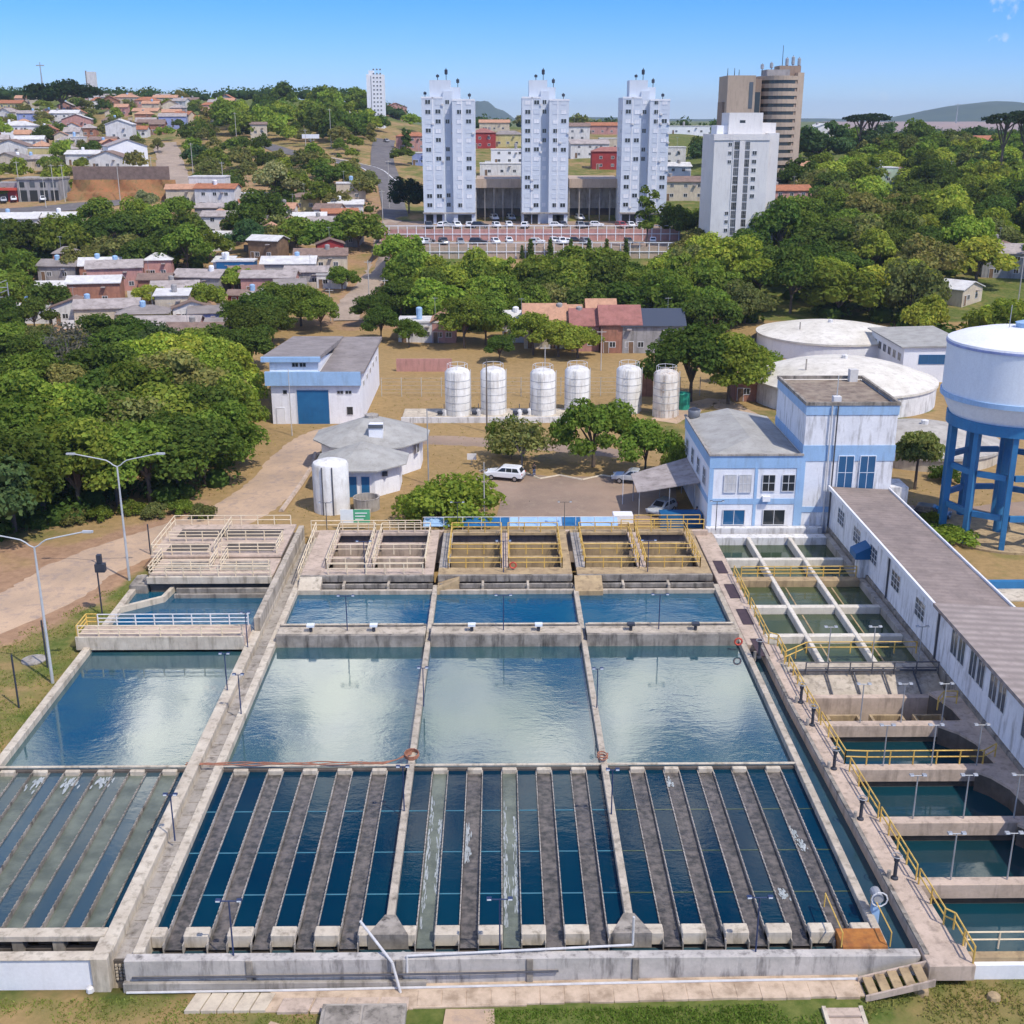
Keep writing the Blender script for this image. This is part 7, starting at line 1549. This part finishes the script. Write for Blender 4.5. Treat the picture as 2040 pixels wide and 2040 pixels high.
proto('umbrella_pine', [(math.cos(k * .9) * 3.9, math.sin(k * .9) * 3.9, 13.2 + .5 * (k % 2), 1.5, .6) for k in range(7)] + [(math.cos(k * 1.26) * 2, math.sin(k * 1.26) * 2, 14.2, 1.5, .6) for k in range(5)] + [(0, 0, 14.4, 1.6, .6)], 1100, .6, 13.2, .38, 133, core=False)
proto('cypress', [(0, 0, .9 + .75 * k, .85 - .09 * k, .7) for k in range(6)], 700, .32, .6, .1, 134)
proto('sapling', [(math.cos(k * 2.4) * .9, math.sin(k * 2.4) * .9, 3.6 + k * .8, 1.15 - .07 * k, .9) for k in range(8)], 1200, .4, 4, .14, 135, core=False)
proto('palmlike', [(math.cos(k * .63) * 1.5, math.sin(k * .63) * 1.5, 3.9 - .25 * (k % 3), .9, .5) for k in range(10)] + [(math.cos(k * 1.05) * .8, math.sin(k * 1.05) * .8, 4.7, .9, .7) for k in range(6)], 3600, .26, 4.2, .16, 136, 'bark', droop=.6)
DARK, MID, BRI, OLI, YEL, BLU = (.092, .136, .027), (.160, .218, .036), (.250, .318, .047), (.205, .208, .066), (.300, .345, .055), (.080, .132, .048)
CNAME = {DARK: 'dark green', MID: 'mid-green', BRI: 'bright green', OLI: 'olive', YEL: 'yellow-green', BLU: 'blue-green'}
SIZ = lambda s: 'small' if s < .75 else ('large' if s > 1.2 else 'medium-sized')
QUEUE = []
def tree(kind, x, y, z, s, col, lb, rz=None, sz=None, group=None, cat='tree', name='tree'):
    rz = rnd.uniform(0, 6.28) if rz is None else rz; v = rnd.uniform(.85, 1.18)
    QUEUE.append((kind, x, y, z, s, s if sz is None else sz, (col[0] * v * rnd.uniform(.9, 1.15), col[1] * v, col[2] * v), lb, rz, group, cat, name))
def plant(kind, x, y, z, s, sz, col, lb, rz, group, cat, name):
    cm, tm = PROTO[kind]; t = thing(name, lb, cat, (x, y, z), group); t.rotation_euler = (0, 0, rz); k_ = random.Random(int(x * 91 + y * 37)).uniform(.82, 1.2); t.scale = (s * k_, s / k_, sz)
    for nm_, me_ in (('trunk', tm), ('crown', cm)):
        o = bpy.data.objects.new(nm_, me_); COL.objects.link(o); o.parent = t; o.color = col + (1,)
def merge(items, name, label):
    vs, fs, cs, k = [], [], [], 0
    for kind, x, y, z, s, sz, col, *_r in items:
        me_ = PROTO['d_' + kind if 'd_' + kind in PROTO else kind][0]; n = len(me_.vertices); v = np.empty(n * 3); me_.vertices.foreach_get('co', v); v = v.reshape(-1, 3); a = _r[1]
        w = np.stack([(v[:, 0] * math.cos(a) - v[:, 1] * math.sin(a)) * s + x, (v[:, 0] * math.sin(a) + v[:, 1] * math.cos(a)) * s + y, v[:, 2] * sz + z], 1); vs.append(w)
        c = np.empty(len(me_.loops) * 4); me_.color_attributes['tint'].data.foreach_get('color', c); c = c.reshape(-1, 4).copy(); c[:, :3] *= np.array(col); cs.append(c)
        fs += [tuple(i + k for i in p.vertices) for p in me_.polygons]; k += n
    me_ = bpy.data.meshes.new(name); me_.from_pydata(np.concatenate(vs).tolist(), [], fs); me_.materials.append(MT['leaf'])
    at_ = me_.color_attributes.new('tint', 'FLOAT_COLOR', 'CORNER'); at_.data.foreach_set('color', np.concatenate(cs).ravel()); me_.update()
    o = bpy.data.objects.new(name, me_); COL.objects.link(o); o.color = (1, 1, 1, 1); return struct(o, 'stuff', label)
def gxy(px, py):
    x, y, z = ground(px, py); return x, y, z
def yard(px, py):
    x, y = at(px, py, -.5); return x, y, -.55
# --- single trees of the plant yard
tree('near_low0', *yard(1182, 930), 1.02, MID, 'big spreading tree with forked trunk in the middle of the plant yard', .4, 1.22)
tree('near_broad1', *yard(1285, 948), .82, MID, 'rounded tree over the silver pickup, right of the big yard tree', 1.0, .82)
tree('wispy', *yard(1040, 932), 1.35, OLI, 'wispy half-bare olive tree behind the white car', .3, 1.15)
tree('shrub0', *yard(1018, 915), .9, MID, 'dense bush at the left of the wispy half-bare tree', .9, 1.7, cat='bush', name='bush')
tree('shrub0', *yard(905, 1038), 1.85, BRI, 'round bright bush in front of the parking yard behind the blue canopy', 2.0, 1.5, cat='bush', name='bush')
tree('shrub1', *yard(835, 1020), 1.1, BRI, 'smaller bush hugging the left of the round bright bush', 1.0, cat='bush', name='bush')
tree('shrub0', *yard(1352, 975), .75, MID, 'bush at the left wall of the office', 1.5, 1.7, cat='bush', name='bush')
tree('near_broad0', *yard(1375, 800), 1.5, DARK, 'tall dark tree right of the rusty silo', .2, 1.45)
tree('near_broad2', *yard(1450, 805), 1.35, MID, 'leaning dark tree between the rusty silo and the cream reservoir', 1.3, 1.3)
tree('near_low1', *yard(1490, 765), 1.0, MID, 'tree at the left edge of the cream reservoir', 2.2)
tree('palmlike', *yard(1822, 975), 1.25, OLI, 'drooping tufted tree beside the tall block and the grey dome', .5, 1.3)
tree('shrub1', *yard(1880, 960), 1.0, DARK, 'dark low bush at the feet of the water tower', .3, cat='bush', name='bush')
tree('shrub1', *yard(1888, 1082), 1.45, BRI, 'clipped bright bush between the louvred building and the water tower', .3, .9, cat='bush', name='bush')
tree('shrub1', *yard(1850, 1050), .8, MID, 'smaller bush in front of the dark parked car', 1.3, cat='bush', name='bush')
for px, py, s, c, lb in ((760, 690, .8, DARK, 'dark tree at the back corner of the warehouse'), (815, 700, .65, MID, 'thin tree in front of the white house right of the warehouse'), (925, 700, 1.15, MID, 'round tree behind the leftmost silo'), (968, 695, 1.1, MID, 'bushy tree behind the second silo'), (1062, 712, .95, BRI, 'light tree in front of the salmon tiled house'), (1112, 715, 1.0, YEL, 'yellowish tree between the third and fourth silos'), (1150, 718, .85, YEL, 'yellowish tree behind the fourth silo'), (995, 725, .6, DARK, 'columnar dark tree between the second and third silos'), (865, 650, 1.0, MID, 'wide tree above the white house right of the warehouse'), (800, 660, 1.05, DARK, 'dark wide tree behind the warehouse roof'), (742, 668, .8, DARK, 'dark tree by the street behind the warehouse roof')):
    x, y = at(px, py, -.5); tree(rnd.choice(['near_broad0', 'near_broad3', 'near_low1']), x, y, th(x, y), s, c, lb)
# --- big wood at the left
WOOD = [(30, 1060, 1.25, DARK), (90, 1035, 1.15, DARK), (160, 1025, 1.2, MID), (235, 1010, 1.05, MID), (300, 1000, 1.15, MID), (355, 985, 1.1, DARK), (410, 970, 1.0, MID), (450, 930, .95, MID), (-20, 1080, 1.2, BLU),
 (-10, 1000, 1.3, DARK), (60, 985, 1.3, MID), (130, 970, 1.2, BRI), (200, 955, 1.25, MID), (270, 945, 1.2, OLI), (340, 930, 1.3, MID), (400, 915, 1.15, DARK), (455, 880, 1.0, MID),
 (20, 930, 1.3, MID), (90, 915, 1.25, BRI), (215, 890, 1.3, DARK), (290, 880, 1.3, MID), (360, 868, 1.35, OLI), (425, 850, 1.15, BRI), (470, 842, .9, BRI),
 (0, 860, 1.25, DARK), (70, 845, 1.2, MID), (140, 850, 1.0, OLI), (215, 830, 1.2, DARK), (285, 815, 1.25, BRI), (350, 805, 1.35, YEL), (410, 800, 1.2, YEL), (465, 800, 1.0, BRI),
 (30, 790, 1.1, DARK), (100, 780, 1.05, DARK), (250, 765, 1.2, DARK), (320, 760, 1.1, BLU), (395, 760, 1.0, MID), (450, 745, .95, DARK), (500, 740, .9, DARK),
 (20, 735, 1.0, MID), (85, 730, .85, OLI), (210, 722, 1.0, DARK), (275, 722, .95, DARK), (150, 735, .8, OLI)]
WROW = ['front', 'second', 'third', 'fourth', 'fifth', 'last']
wc = {}
for k, (px, py, s, c) in enumerate(WOOD):
    row = 0 if k < 9 else 1 if k < 17 else 2 if k < 24 else 3 if k < 32 else 4 if k < 39 else 5
    lst = sorted(q[0] for q in (WOOD[:9], WOOD[9:17], WOOD[17:24], WOOD[24:32], WOOD[32:39], WOOD[39:])[row]); n_ = lst.index(px)
    x, y = at(px, py, -.5)
    tree('near_broad%d' % (k % 5), x, y, -.6, s * 1.05, c, '%s %s tree, %s from left in the %s row of the big left wood' % (SIZ(s), CNAME[c], ORD[n_], WROW[row]), group='trees of the big left wood')
x, y = at(150, 800, -.5); tree('bare', x, y, -.6, 1.5, (.16, .15, .12), 'tall bare grey-barked tree standing out of the big left wood')
for k, px in enumerate((265, 310, 360, 405, 200, 150, 70)):
    x, y = at(px, 1022 + (k % 2) * 8 + (12 if px < 220 else 0), -.5); tree('shrub1', x, y, -.6, .8, OLI if k % 2 else MID, '%s low bush at the foot of the big left wood' % ORD[sorted((265, 310, 360, 405, 200, 150, 70)).index(px)], group='bushes at the edge of the left wood', cat='bush', name='bush')
# --- trees among the shanty houses and on the left hillside: px, py foot, size, kind, colour, label
H = [(60, 520, 1.2, DARK), (20, 500, 1.1, DARK), (25, 560, 1.0, MID), (130, 520, 1.3, MID), (165, 500, 1.2, DARK), (200, 470, 1.2, MID), (230, 510, 1.3, DARK), (275, 500, 1.3, DARK), (280, 465, 1.1, BRI), (320, 490, 1.2, MID), (335, 530, 1.2, DARK), (375, 540, 1.3, MID), (380, 500, 1.2, DARK), (415, 520, 1.0, MID), (355, 455, 1.1, MID), (240, 540, 1.1, OLI), (295, 548, 1.1, DARK), (165, 545, .9, OLI), (100, 635, .9, DARK), (45, 600, .8, MID), (70, 660, .8, DARK), (20, 620, .9, MID)]
H2 = [(490, 480, 1.25, DARK), (520, 460, 1.3, DARK), (500, 505, 1.0, BLU), (560, 500, .9, OLI), (590, 500, 1.1, MID), (640, 510, 1.15, MID), (715, 500, 1.2, MID), (720, 530, .9, DARK), (700, 470, .8, DARK), (475, 445, .9, DARK), (560, 430, .9, DARK), (580, 400, 1.1, MID), (640, 420, 1.0, MID), (550, 480, .8, OLI), (670, 425, .8, OLI), (740, 450, .8, MID)]
H3 = [(560, 655, 1.15, MID), (520, 665, 1.15, DARK), (600, 650, 1.1, MID), (640, 660, .95, MID), (490, 690, 1.0, DARK), (545, 690, 1.0, DARK), (470, 660, .8, MID)]
H4 = [(395, 290, 1.3, DARK), (390, 330, 1.0, BLU), (425, 330, .9, MID), (410, 260, 1.0, OLI), (440, 345, .9, MID), (480, 335, .9, DARK), (510, 330, .9, MID), (530, 340, .8, DARK), (460, 310, .8, MID), (610, 335, .9, OLI), (650, 380, 1.1, DARK), (690, 375, 1.0, MID), (640, 355, .9, MID), (700, 350, .8, OLI), (735, 380, .8, OLI), (720, 400, .9, OLI), (760, 262, .9, DARK), (740, 290, .8, OLI), (705, 300, .8, MID), (810, 300, .8, DARK), (800, 330, .9, DARK), (820, 262, 1.2, BRI)]
def regroup(lst, phrase, group, kinds, f=1.0):
    cnt = {}
    for px, py, s, c in sorted(lst):
        key = (SIZ(s), CNAME[c]); n = cnt.get(key, 0); cnt[key] = n + 1
        x, y, z = gxy(px, py); tree(rnd.choice(kinds), x, y, z - .2, s * f, c, '%s %s %s tree from left %s' % (ORD[n], key[0], key[1], phrase), group=group)
FB = ['far_broad0', 'far_broad1', 'far_broad2', 'far_broad3', 'far_broad4']
regroup(H, 'in the wood between shops and shanty rows', 'trees above the shanty rows', FB, 1.15)
H2 = [q for q in H2 if q[:2] not in ((740, 450), (720, 530))]
regroup(H2, 'among houses below the branch road', 'trees below the branch road', FB, 1.15)
regroup(H3, 'in the dark clump behind the warehouse', 'trees behind the warehouse', ['near_broad0', 'near_broad2', 'near_broad4'], .95)
regroup(H4, 'along the hillside streets', 'trees along the hillside streets', FB + ['far_tall0'], 1.1)
for px, py, s, c, k, lb in ((550, 405, 1.65, (.30, .31, .14), 'far_broad2', 'tree covered in pale yellow blossom on the left hillside'), (290, 420, .9, (.26, .28, .14), 'far_broad1', 'small pale-blossomed tree at the right of the red soil bank'), (125, 236, 2.3, (.022, .045, .014), 'far_wide', 'huge dark flat-topped tree on the left hillside'), (98, 345, .85, MID, 'far_broad0', 'small round tree in front of the plain cream wall'), (185, 312, .9, DARK, 'far_broad3', 'dark tree between the left hillside houses'), (95, 290, 1.1, DARK, 'far_broad4', 'dark tree beside the pyramid-roofed house'), (165, 340, .7, MID, 'far_broad1', 'tiny tree beside the low white house'), (315, 305, .8, OLI, 'far_broad2', 'olive tree beside the clay street'), (300, 615, .8, YEL, 'near_low1', 'lime-green round tree in the left shanty rows'), (408, 625, 1.0, YEL, 'near_low1', 'lime-green round tree beside the long curved wall'), (478, 582, .85, BRI, 'far_broad1', 'bright tree below the blue house'), (682, 580, .85, MID, 'far_broad3', 'small round street tree by the white garage'), (815, 425, 1.35, (.02, .045, .022), 'far_broad4', 'very dark round tree at the left of the left tower'), (1288, 500, 1.5, MID, 'sapling', 'young thin tree in front of the right tower'), (15, 400, .6, MID, 'far_broad0', 'small tree beside the red shop')):
    x, y, z = gxy(px, py); tree(k, x, y, z - .2, s, c, lb)
for px, py, s, c, lb in ((1345, 480, 1.1, DARK, 'dark tree at the right foot of the right tower'), (1368, 462, .9, MID, 'tree between the right tower and the white block'), (1395, 478, 1.15, DARK, 'dark tree at the left foot of the white block'), (1432, 500, 1.1, MID, 'tree in front of the left window strip of the white block'), (1475, 505, 1.05, OLI, 'olive tree in front of the right window strip of the white block'), (1520, 500, 1.15, MID, 'tree in front of the right corner of the white block'), (1560, 470, 1.1, DARK, 'dark tree beside the cream side of the white block')):
    x, y, z = gxy(px, py); tree(rnd.choice(FB), x, y, z - .3, s * 1.1, c, lb)
for k, px in enumerate((1057, 1096, 1137, 1173, 1208, 1247, 1040)):
    x = xat(298, px, 520); tree('cypress', x, 298.4, th(x, 298) - .2, 1.0 if px != 1040 else .7, DARK, '%s small dark cypress from the left along the lower terrace wall' % ORD[sorted((1057, 1096, 1137, 1173, 1208, 1247, 1040)).index(px)], group='cypresses below the terrace')
# --- woods scattered on the terrain: polygon in picture space of the valley and right slope, spacing in metres
def inpoly(x, y, P_):
    c = False; j = len(P_) - 1
    for i in range(len(P_)):
        if (P_[i][1] > y) != (P_[j][1] > y) and x < (P_[j][0] - P_[i][0]) * (y - P_[i][1]) / (P_[j][1] - P_[i][1]) + P_[i][0]: c = not c
        j = i
    return c
HB = [(h[0], h[1]) for h in HOUSES] + [(1935, 606), (1920, 600)]
HG = [ground(*q)[:2] for q in HB if abs(q[1] - 480) < 330] + HB2
GAP = ground(1050, 552)[:2]
def wood(poly, spacing, s0, s1, cols, phrase, group, kinds, ymin, ymax, xmin, xmax, seed, avoid=7.0, maxn=400, f=1.0):
    g = random.Random(seed); W_ = [ground(*p)[:2] for p in poly]; pts_ = []; tries = 0
    xs = [p[0] for p in W_]; ys = [p[1] for p in W_]
    hb = HG
    while tries < 9000 and len(pts_) < maxn:
        tries += 1; x, y = g.uniform(min(xs), max(xs)), g.uniform(min(ys), max(ys))
        if not inpoly(x, y, W_): continue
        sp = spacing * (1 + max(0, (y - 330)) / 900)
        if any((x - a) ** 2 + (y - b) ** 2 < sp * sp for a, b, *_ in pts_): continue
        if any(abs(x - a) < avoid and -avoid * (3.0 if a > 60 else 1.6) < y - b < avoid * 1.2 for a, b in hb): continue
        if any(abs(x - a) < w_ + 3.2 and -11 < y - b < 4 for a, b, w_ in ROADPTS): continue
        if math.hypot((x - GAP[0]) / 11, (y - GAP[1]) / 9) < 1: continue
        if math.hypot(x - 62.5, y - 222) < 17.5 or (65 < x < 82 and 192 < y < 218): continue
        n1 = math.sin(x * .09 + seed) + math.sin(y * .07 + 2 * seed)
        c = cols[int((n1 + 2) / 4 * len(cols) * .999)] if g.random() < .6 else g.choice(cols)
        pts_.append((x, y, g.uniform(s0, s1), c))
    ys_ = sorted(p[1] for p in pts_); bands = [ys_[int(len(ys_) * k / 5)] for k in range(1, 5)] if len(ys_) > 9 else []
    BN = ['nearest', 'second', 'middle', 'fourth', 'farthest']; cnt = {}
    for x, y, s, c in sorted(pts_):
        b = sum(y > q for q in bands); key = (b, CNAME[c]); n = cnt.get(key, 0); cnt[key] = n + 1
        tree(g.choice(kinds), x, y, th(x, y) - .3, s * f, c, '%s %s tree from left in the %s band of the %s' % (ORD[min(n, 19)], CNAME[c], BN[b], phrase), group=group, sz=s * f * g.uniform(.85, 1.2))
    return len(pts_)
n1 = wood([(830, 662), (805, 610), (800, 550), (850, 560), (980, 580), (1330, 572), (1360, 520), (1420, 500), (1420, 655)], 6.8, .75, 1.4, [DARK, MID, MID, BRI, YEL, OLI], 'valley wood', 'trees of the valley wood', FB, 0, 0, 0, 0, 3, f=1.12)
n2 = wood([(1400, 690), (1420, 460), (1560, 470), (1620, 400), (1720, 330), (1850, 310), (2100, 330), (2100, 720), (1900, 690), (1650, 690)], 8.3, .9, 1.5, [DARK, MID, BRI, DARK, YEL, OLI, MID], 'wooded right slope', 'trees of the right slope', FB, 0, 0, 0, 0, 5, f=1.15)
n3 = wood([(1380, 320), (1420, 300), (1620, 300), (1720, 290), (2060, 290), (2060, 330), (1850, 318), (1720, 335), (1600, 410), (1560, 400)], 13, 1.0, 1.6, [DARK, MID, BLU, OLI], 'right hilltop wood', 'trees of the right hilltop', FB, 0, 0, 0, 0, 6, maxn=45)
n4 = wood([(445, 285), (450, 232), (560, 205), (680, 205), (730, 215), (730, 270), (690, 285), (520, 282)], 12, 1.3, 1.9, [MID, BRI, MID, DARK], 'left hilltop wood', 'trees of the left hilltop wood', FB, 0, 0, 0, 0, 7, maxn=48)
n5 = wood([(-20, 215), (-20, 190), (120, 190), (300, 198), (440, 200), (440, 215), (240, 205), (120, 225)], 15, 1.3, 1.9, [BRI, OLI, MID, BLU], 'left ridge', 'trees of the left ridge', FB, 0, 0, 0, 0, 8, maxn=36)
n6 = wood([(950, 300), (955, 235), (1030, 228), (1240, 235), (1240, 290), (1140, 330), (1140, 300), (1030, 300), (1000, 345), (955, 345)], 9.5, .8, 1.4, [MID, BRI, DARK, OLI], 'ridge behind the towers', 'trees behind the towers', FB, 0, 0, 0, 0, 9, maxn=80, avoid=6)
n8 = wood([(-30, 420), (-30, 215), (440, 205), (560, 240), (760, 255), (770, 440), (440, 440), (350, 400), (340, 345), (120, 350), (120, 420)], 10.5, .55, 1.15, [MID, OLI, BRI, DARK, OLI], 'left hillside', 'trees of the left hillside', FB, 0, 0, 0, 0, 15, maxn=170, avoid=8)
n7 = wood([(-40, 560), (-40, 470), (40, 480), (60, 590), (20, 700)], 9, .9, 1.2, [DARK, MID], 'far left slope', 'trees at the left edge', FB, 0, 0, 0, 0, 10, maxn=12)
for px, pyt, Y, c, lb in ((1712, 228, 470, (.03, .05, .028), 'umbrella pine with a flat dark crown, left of a pair on the right skyline'), (1735, 226, 480, (.03, .05, .028), 'umbrella pine with a flat dark crown, right of a pair on the right skyline'), (2000, 226, 420, (.035, .055, .03), 'lone tall umbrella pine above the long orange-roofed house'), (2045, 220, 420, (.035, .055, .03), 'umbrella pine cut by the right edge of the picture')):
    x = xat(Y, px, 280); zt_ = zat(Y, pyt, px); z0 = th(x, Y); tree('umbrella_pine', x, Y, z0, max(.6, (zt_ - z0) / 15), c, lb)
for px, pyt, Y, s, lb in ((1632, 216, 460, 1.9, 'big dark dome-shaped tree right of the brown tower'),):
    x = xat(Y, px, 280); z0 = th(x, Y); zt_ = zat(Y, pyt, px); tree('far_broad1', x, Y, z0, (zt_ - z0) / 8.8, BLU, lb)
# skyline fringe of far-off wood that reads as one mass
mb_blobs = []
g_ = random.Random(4)
for k in range(150):
    px = g_.uniform(-40, 800); Y = g_.uniform(790, 840); x = xat(Y, px, 190); z = th(x, Y); r = g_.uniform(4, 7); mb_blobs.append((x, Y, z + 4, r, r * .8))
for k in range(120):
    px = g_.uniform(900, 2080); Y = g_.uniform(700, 900) if px < 1400 else g_.uniform(640, 760); x = xat(Y, px, 240); z = th(x, Y); r = g_.uniform(3.5, 6); mb_blobs.append((x, Y, z + 3, r, r * .8))
for k in range(110):
    px = g_.uniform(1650, 2080); Y = g_.uniform(1000, 1500); x = xat(Y, px, 250); z = th(x, Y); r = g_.uniform(6, 10); mb_blobs.append((x, Y, z + 4, r, r * .7))
o = bpy.data.objects.new('far_wood', crown('far_wood', mb_blobs, 16000, 1.5, 77)); COL.objects.link(o); o.color = (.06, .105, .035, 1); struct(o, 'stuff', 'far-off woodland along the skyline')

# undergrowth: low leafy cover between the trunks
def under(poly, n, r0, r1, ls, nl, seed, flat=None, col=(.085, .14, .03), lb=''):
    g = random.Random(seed); W_ = [(at(*p, -.5) if flat else ground(*p)[:2]) for p in poly]; bl = []
    xs = [p[0] for p in W_]; ys = [p[1] for p in W_]; k = 0
    while len(bl) < n and k < 20000:
        k += 1; x, y = g.uniform(min(xs), max(xs)), g.uniform(min(ys), max(ys))
        if not inpoly(x, y, W_): continue
        if any(abs(x - a) < 7 and -10 < y - b < 8 for a, b in ([] if flat else HG)): continue
        if any(abs(x - a) < w_ + 1.5 and -6 < y - b < 3 for a, b, w_ in ROADPTS): continue
        if math.hypot((x - GAP[0]) / 9, (y - GAP[1]) / 8) < 1 or math.hypot(x - 62.5, y - 222) < 17 or (65 < x < 82 and 192 < y < 218): continue
        r = g.uniform(r0, r1); bl.append((x, y, th(x, y) + r * .25, r, r * g.uniform(.6, .9)))
    o = bpy.data.objects.new('undergrowth', crown('undergrowth', bl, nl, ls, seed)); COL.objects.link(o); o.color = col + (1,); struct(o, 'stuff', lb)
under([(790, 650), (768, 560), (785, 505), (810, 500), (850, 530), (980, 545), (1330, 545), (1360, 500), (1420, 490), (1420, 655)], 330, 1.9, 3.4, .7, 20000, 31, lb='leafy undergrowth of the valley wood')
under([(1400, 690), (1420, 460), (1560, 470), (1620, 400), (1720, 330), (1850, 310), (2100, 330), (2100, 720), (1900, 690), (1650, 690)], 420, 2.4, 4.2, .8, 24000, 32, lb='leafy undergrowth of the right slope')
under([(-40, 1085), (100, 1045), (260, 1015), (430, 985), (475, 910), (475, 800), (510, 745), (-40, 730)], 300, 1.5, 2.8, .40, 34000, 33, True, lb='leafy undergrowth of the left wood')
under([(-20, 560), (60, 470), (160, 440), (330, 440), (420, 500), (400, 545), (250, 555), (60, 560)], 110, 2.0, 3.4, .7, 7000, 34, lb='bushes above the shanty rows')
under([(430, 340), (560, 300), (760, 330), (770, 420), (740, 620), (690, 620), (700, 480), (600, 440), (430, 440)], 90, 1.5, 3.0, .7, 5000, 35, col=(.10, .14, .035), lb='bushes below the branch road')
under([(60, 300), (350, 250), (350, 200), (0, 210), (-20, 330)], 60, 1.5, 3.0, .8, 3500, 36, col=(.10, .14, .035), lb='garden bushes among the left hillside houses')
QUEUE.sort(key=lambda q: -q[4] * (2.2 if q[0] == 'far_wide' else 1) / math.hypot(q[1], q[2]) - (1 if q[9] is None else 0))
for q in QUEUE[:292]: plant(*q)
if QUEUE[292:]: merge(QUEUE[292:], 'distant_trees', 'farther trees on the hills reading as continuous wood')

# grass tufts on the lawn and the bank
def tufts(x0, x1, y0, y1, n, hgt, col, seed, name, lb, ok=None):
    g = random.Random(seed); V = []; F = []; T = []
    while len(F) < n:
        x, y = g.uniform(x0, x1), g.uniform(y0, y1)
        if ok and not ok(x, y): continue
        if math.sin(x * 1.1 + 2 * math.sin(y * .7)) + math.sin(y * 1.4 + x * .3) < g.uniform(-1.6, .9): continue
        z = th(x, y)
        for q in range(3):
            a = g.uniform(0, 6.28); w = g.uniform(.03, .07); h = hgt * g.uniform(.5, 1.3); k = len(V); ox, oy = g.uniform(-.12, .12), g.uniform(-.12, .12)
            V += [(x + ox - w * math.cos(a), y + oy - w * math.sin(a), z - .02), (x + ox + w * math.cos(a), y + oy + w * math.sin(a), z - .02), (x + ox + g.uniform(-.1, .1), y + oy + g.uniform(-.1, .1), z + h)]; F.append((k, k + 1, k + 2)); T.append(g.uniform(.6, 1.3))
    me_ = bpy.data.meshes.new(name); me_.from_pydata(V, [], F); me_.materials.append(MT['leaf']); at_ = me_.color_attributes.new('tint', 'FLOAT_COLOR', 'CORNER')
    c = np.ones((len(F) * 3, 4)); c[:, :3] = np.repeat(np.array(T), 3)[:, None]; at_.data.foreach_set('color', c.ravel()); me_.update()
    o = bpy.data.objects.new(name, me_); COL.objects.link(o); o.color = col + (1,); struct(o, 'stuff', lb)
tufts(-1, 16.3, 42, 49.5, 26000, .11, (.17, .25, .045), 51, 'grass', 'green grass of the lawn below the front wall')
tufts(-34, -9.4, 42, 50.9, 16000, .10, (.26, .29, .075), 52, 'grass', 'short grass below the left basin')
tufts(-46, -35.1, 56, 104, 16000, .13, (.27, .29, .08), 53, 'grass', 'grass of the bank beside the dirt road', lambda x, y: min(math.hypot(x - a, y - b) - w for a, b, w in DIRT) > .6)
tufts(18.5, 34, 42, 51, 11000, .11, (.29, .28, .085), 54, 'grass', 'dry grass below the white wall')
tufts(-45, 60, 118, 200, 9000, .16, (.40, .33, .12), 55, 'grass', 'dry grass tufts of the plant yard', lambda x, y: min([math.hypot(x - a, y - b) - w for a, b, w in DIRT] + [9]) > .3 and not (-5 < x < 21 and 119 < y < 141))

# air between here and the far hills
hz = bpy.data.materials.new('haze'); hz.use_nodes = True; ht = NT(hz); ht.n.clear()
pv = ht.new('ShaderNodeVolumePrincipled', i_Density=.00009); pv.inputs['Color'].default_value = (.80, .90, 1.0, 1); pv.inputs['Anisotropy'].default_value = .2
ho = ht.new('ShaderNodeOutputMaterial'); ht.link(pv.outputs[0], ho.inputs['Volume'])
hb = MB().box(-6500, 6500, -120, 9400, -9, 150).build('haze', hz); struct(hb, 'stuff', 'thin bluish air over the far hills')
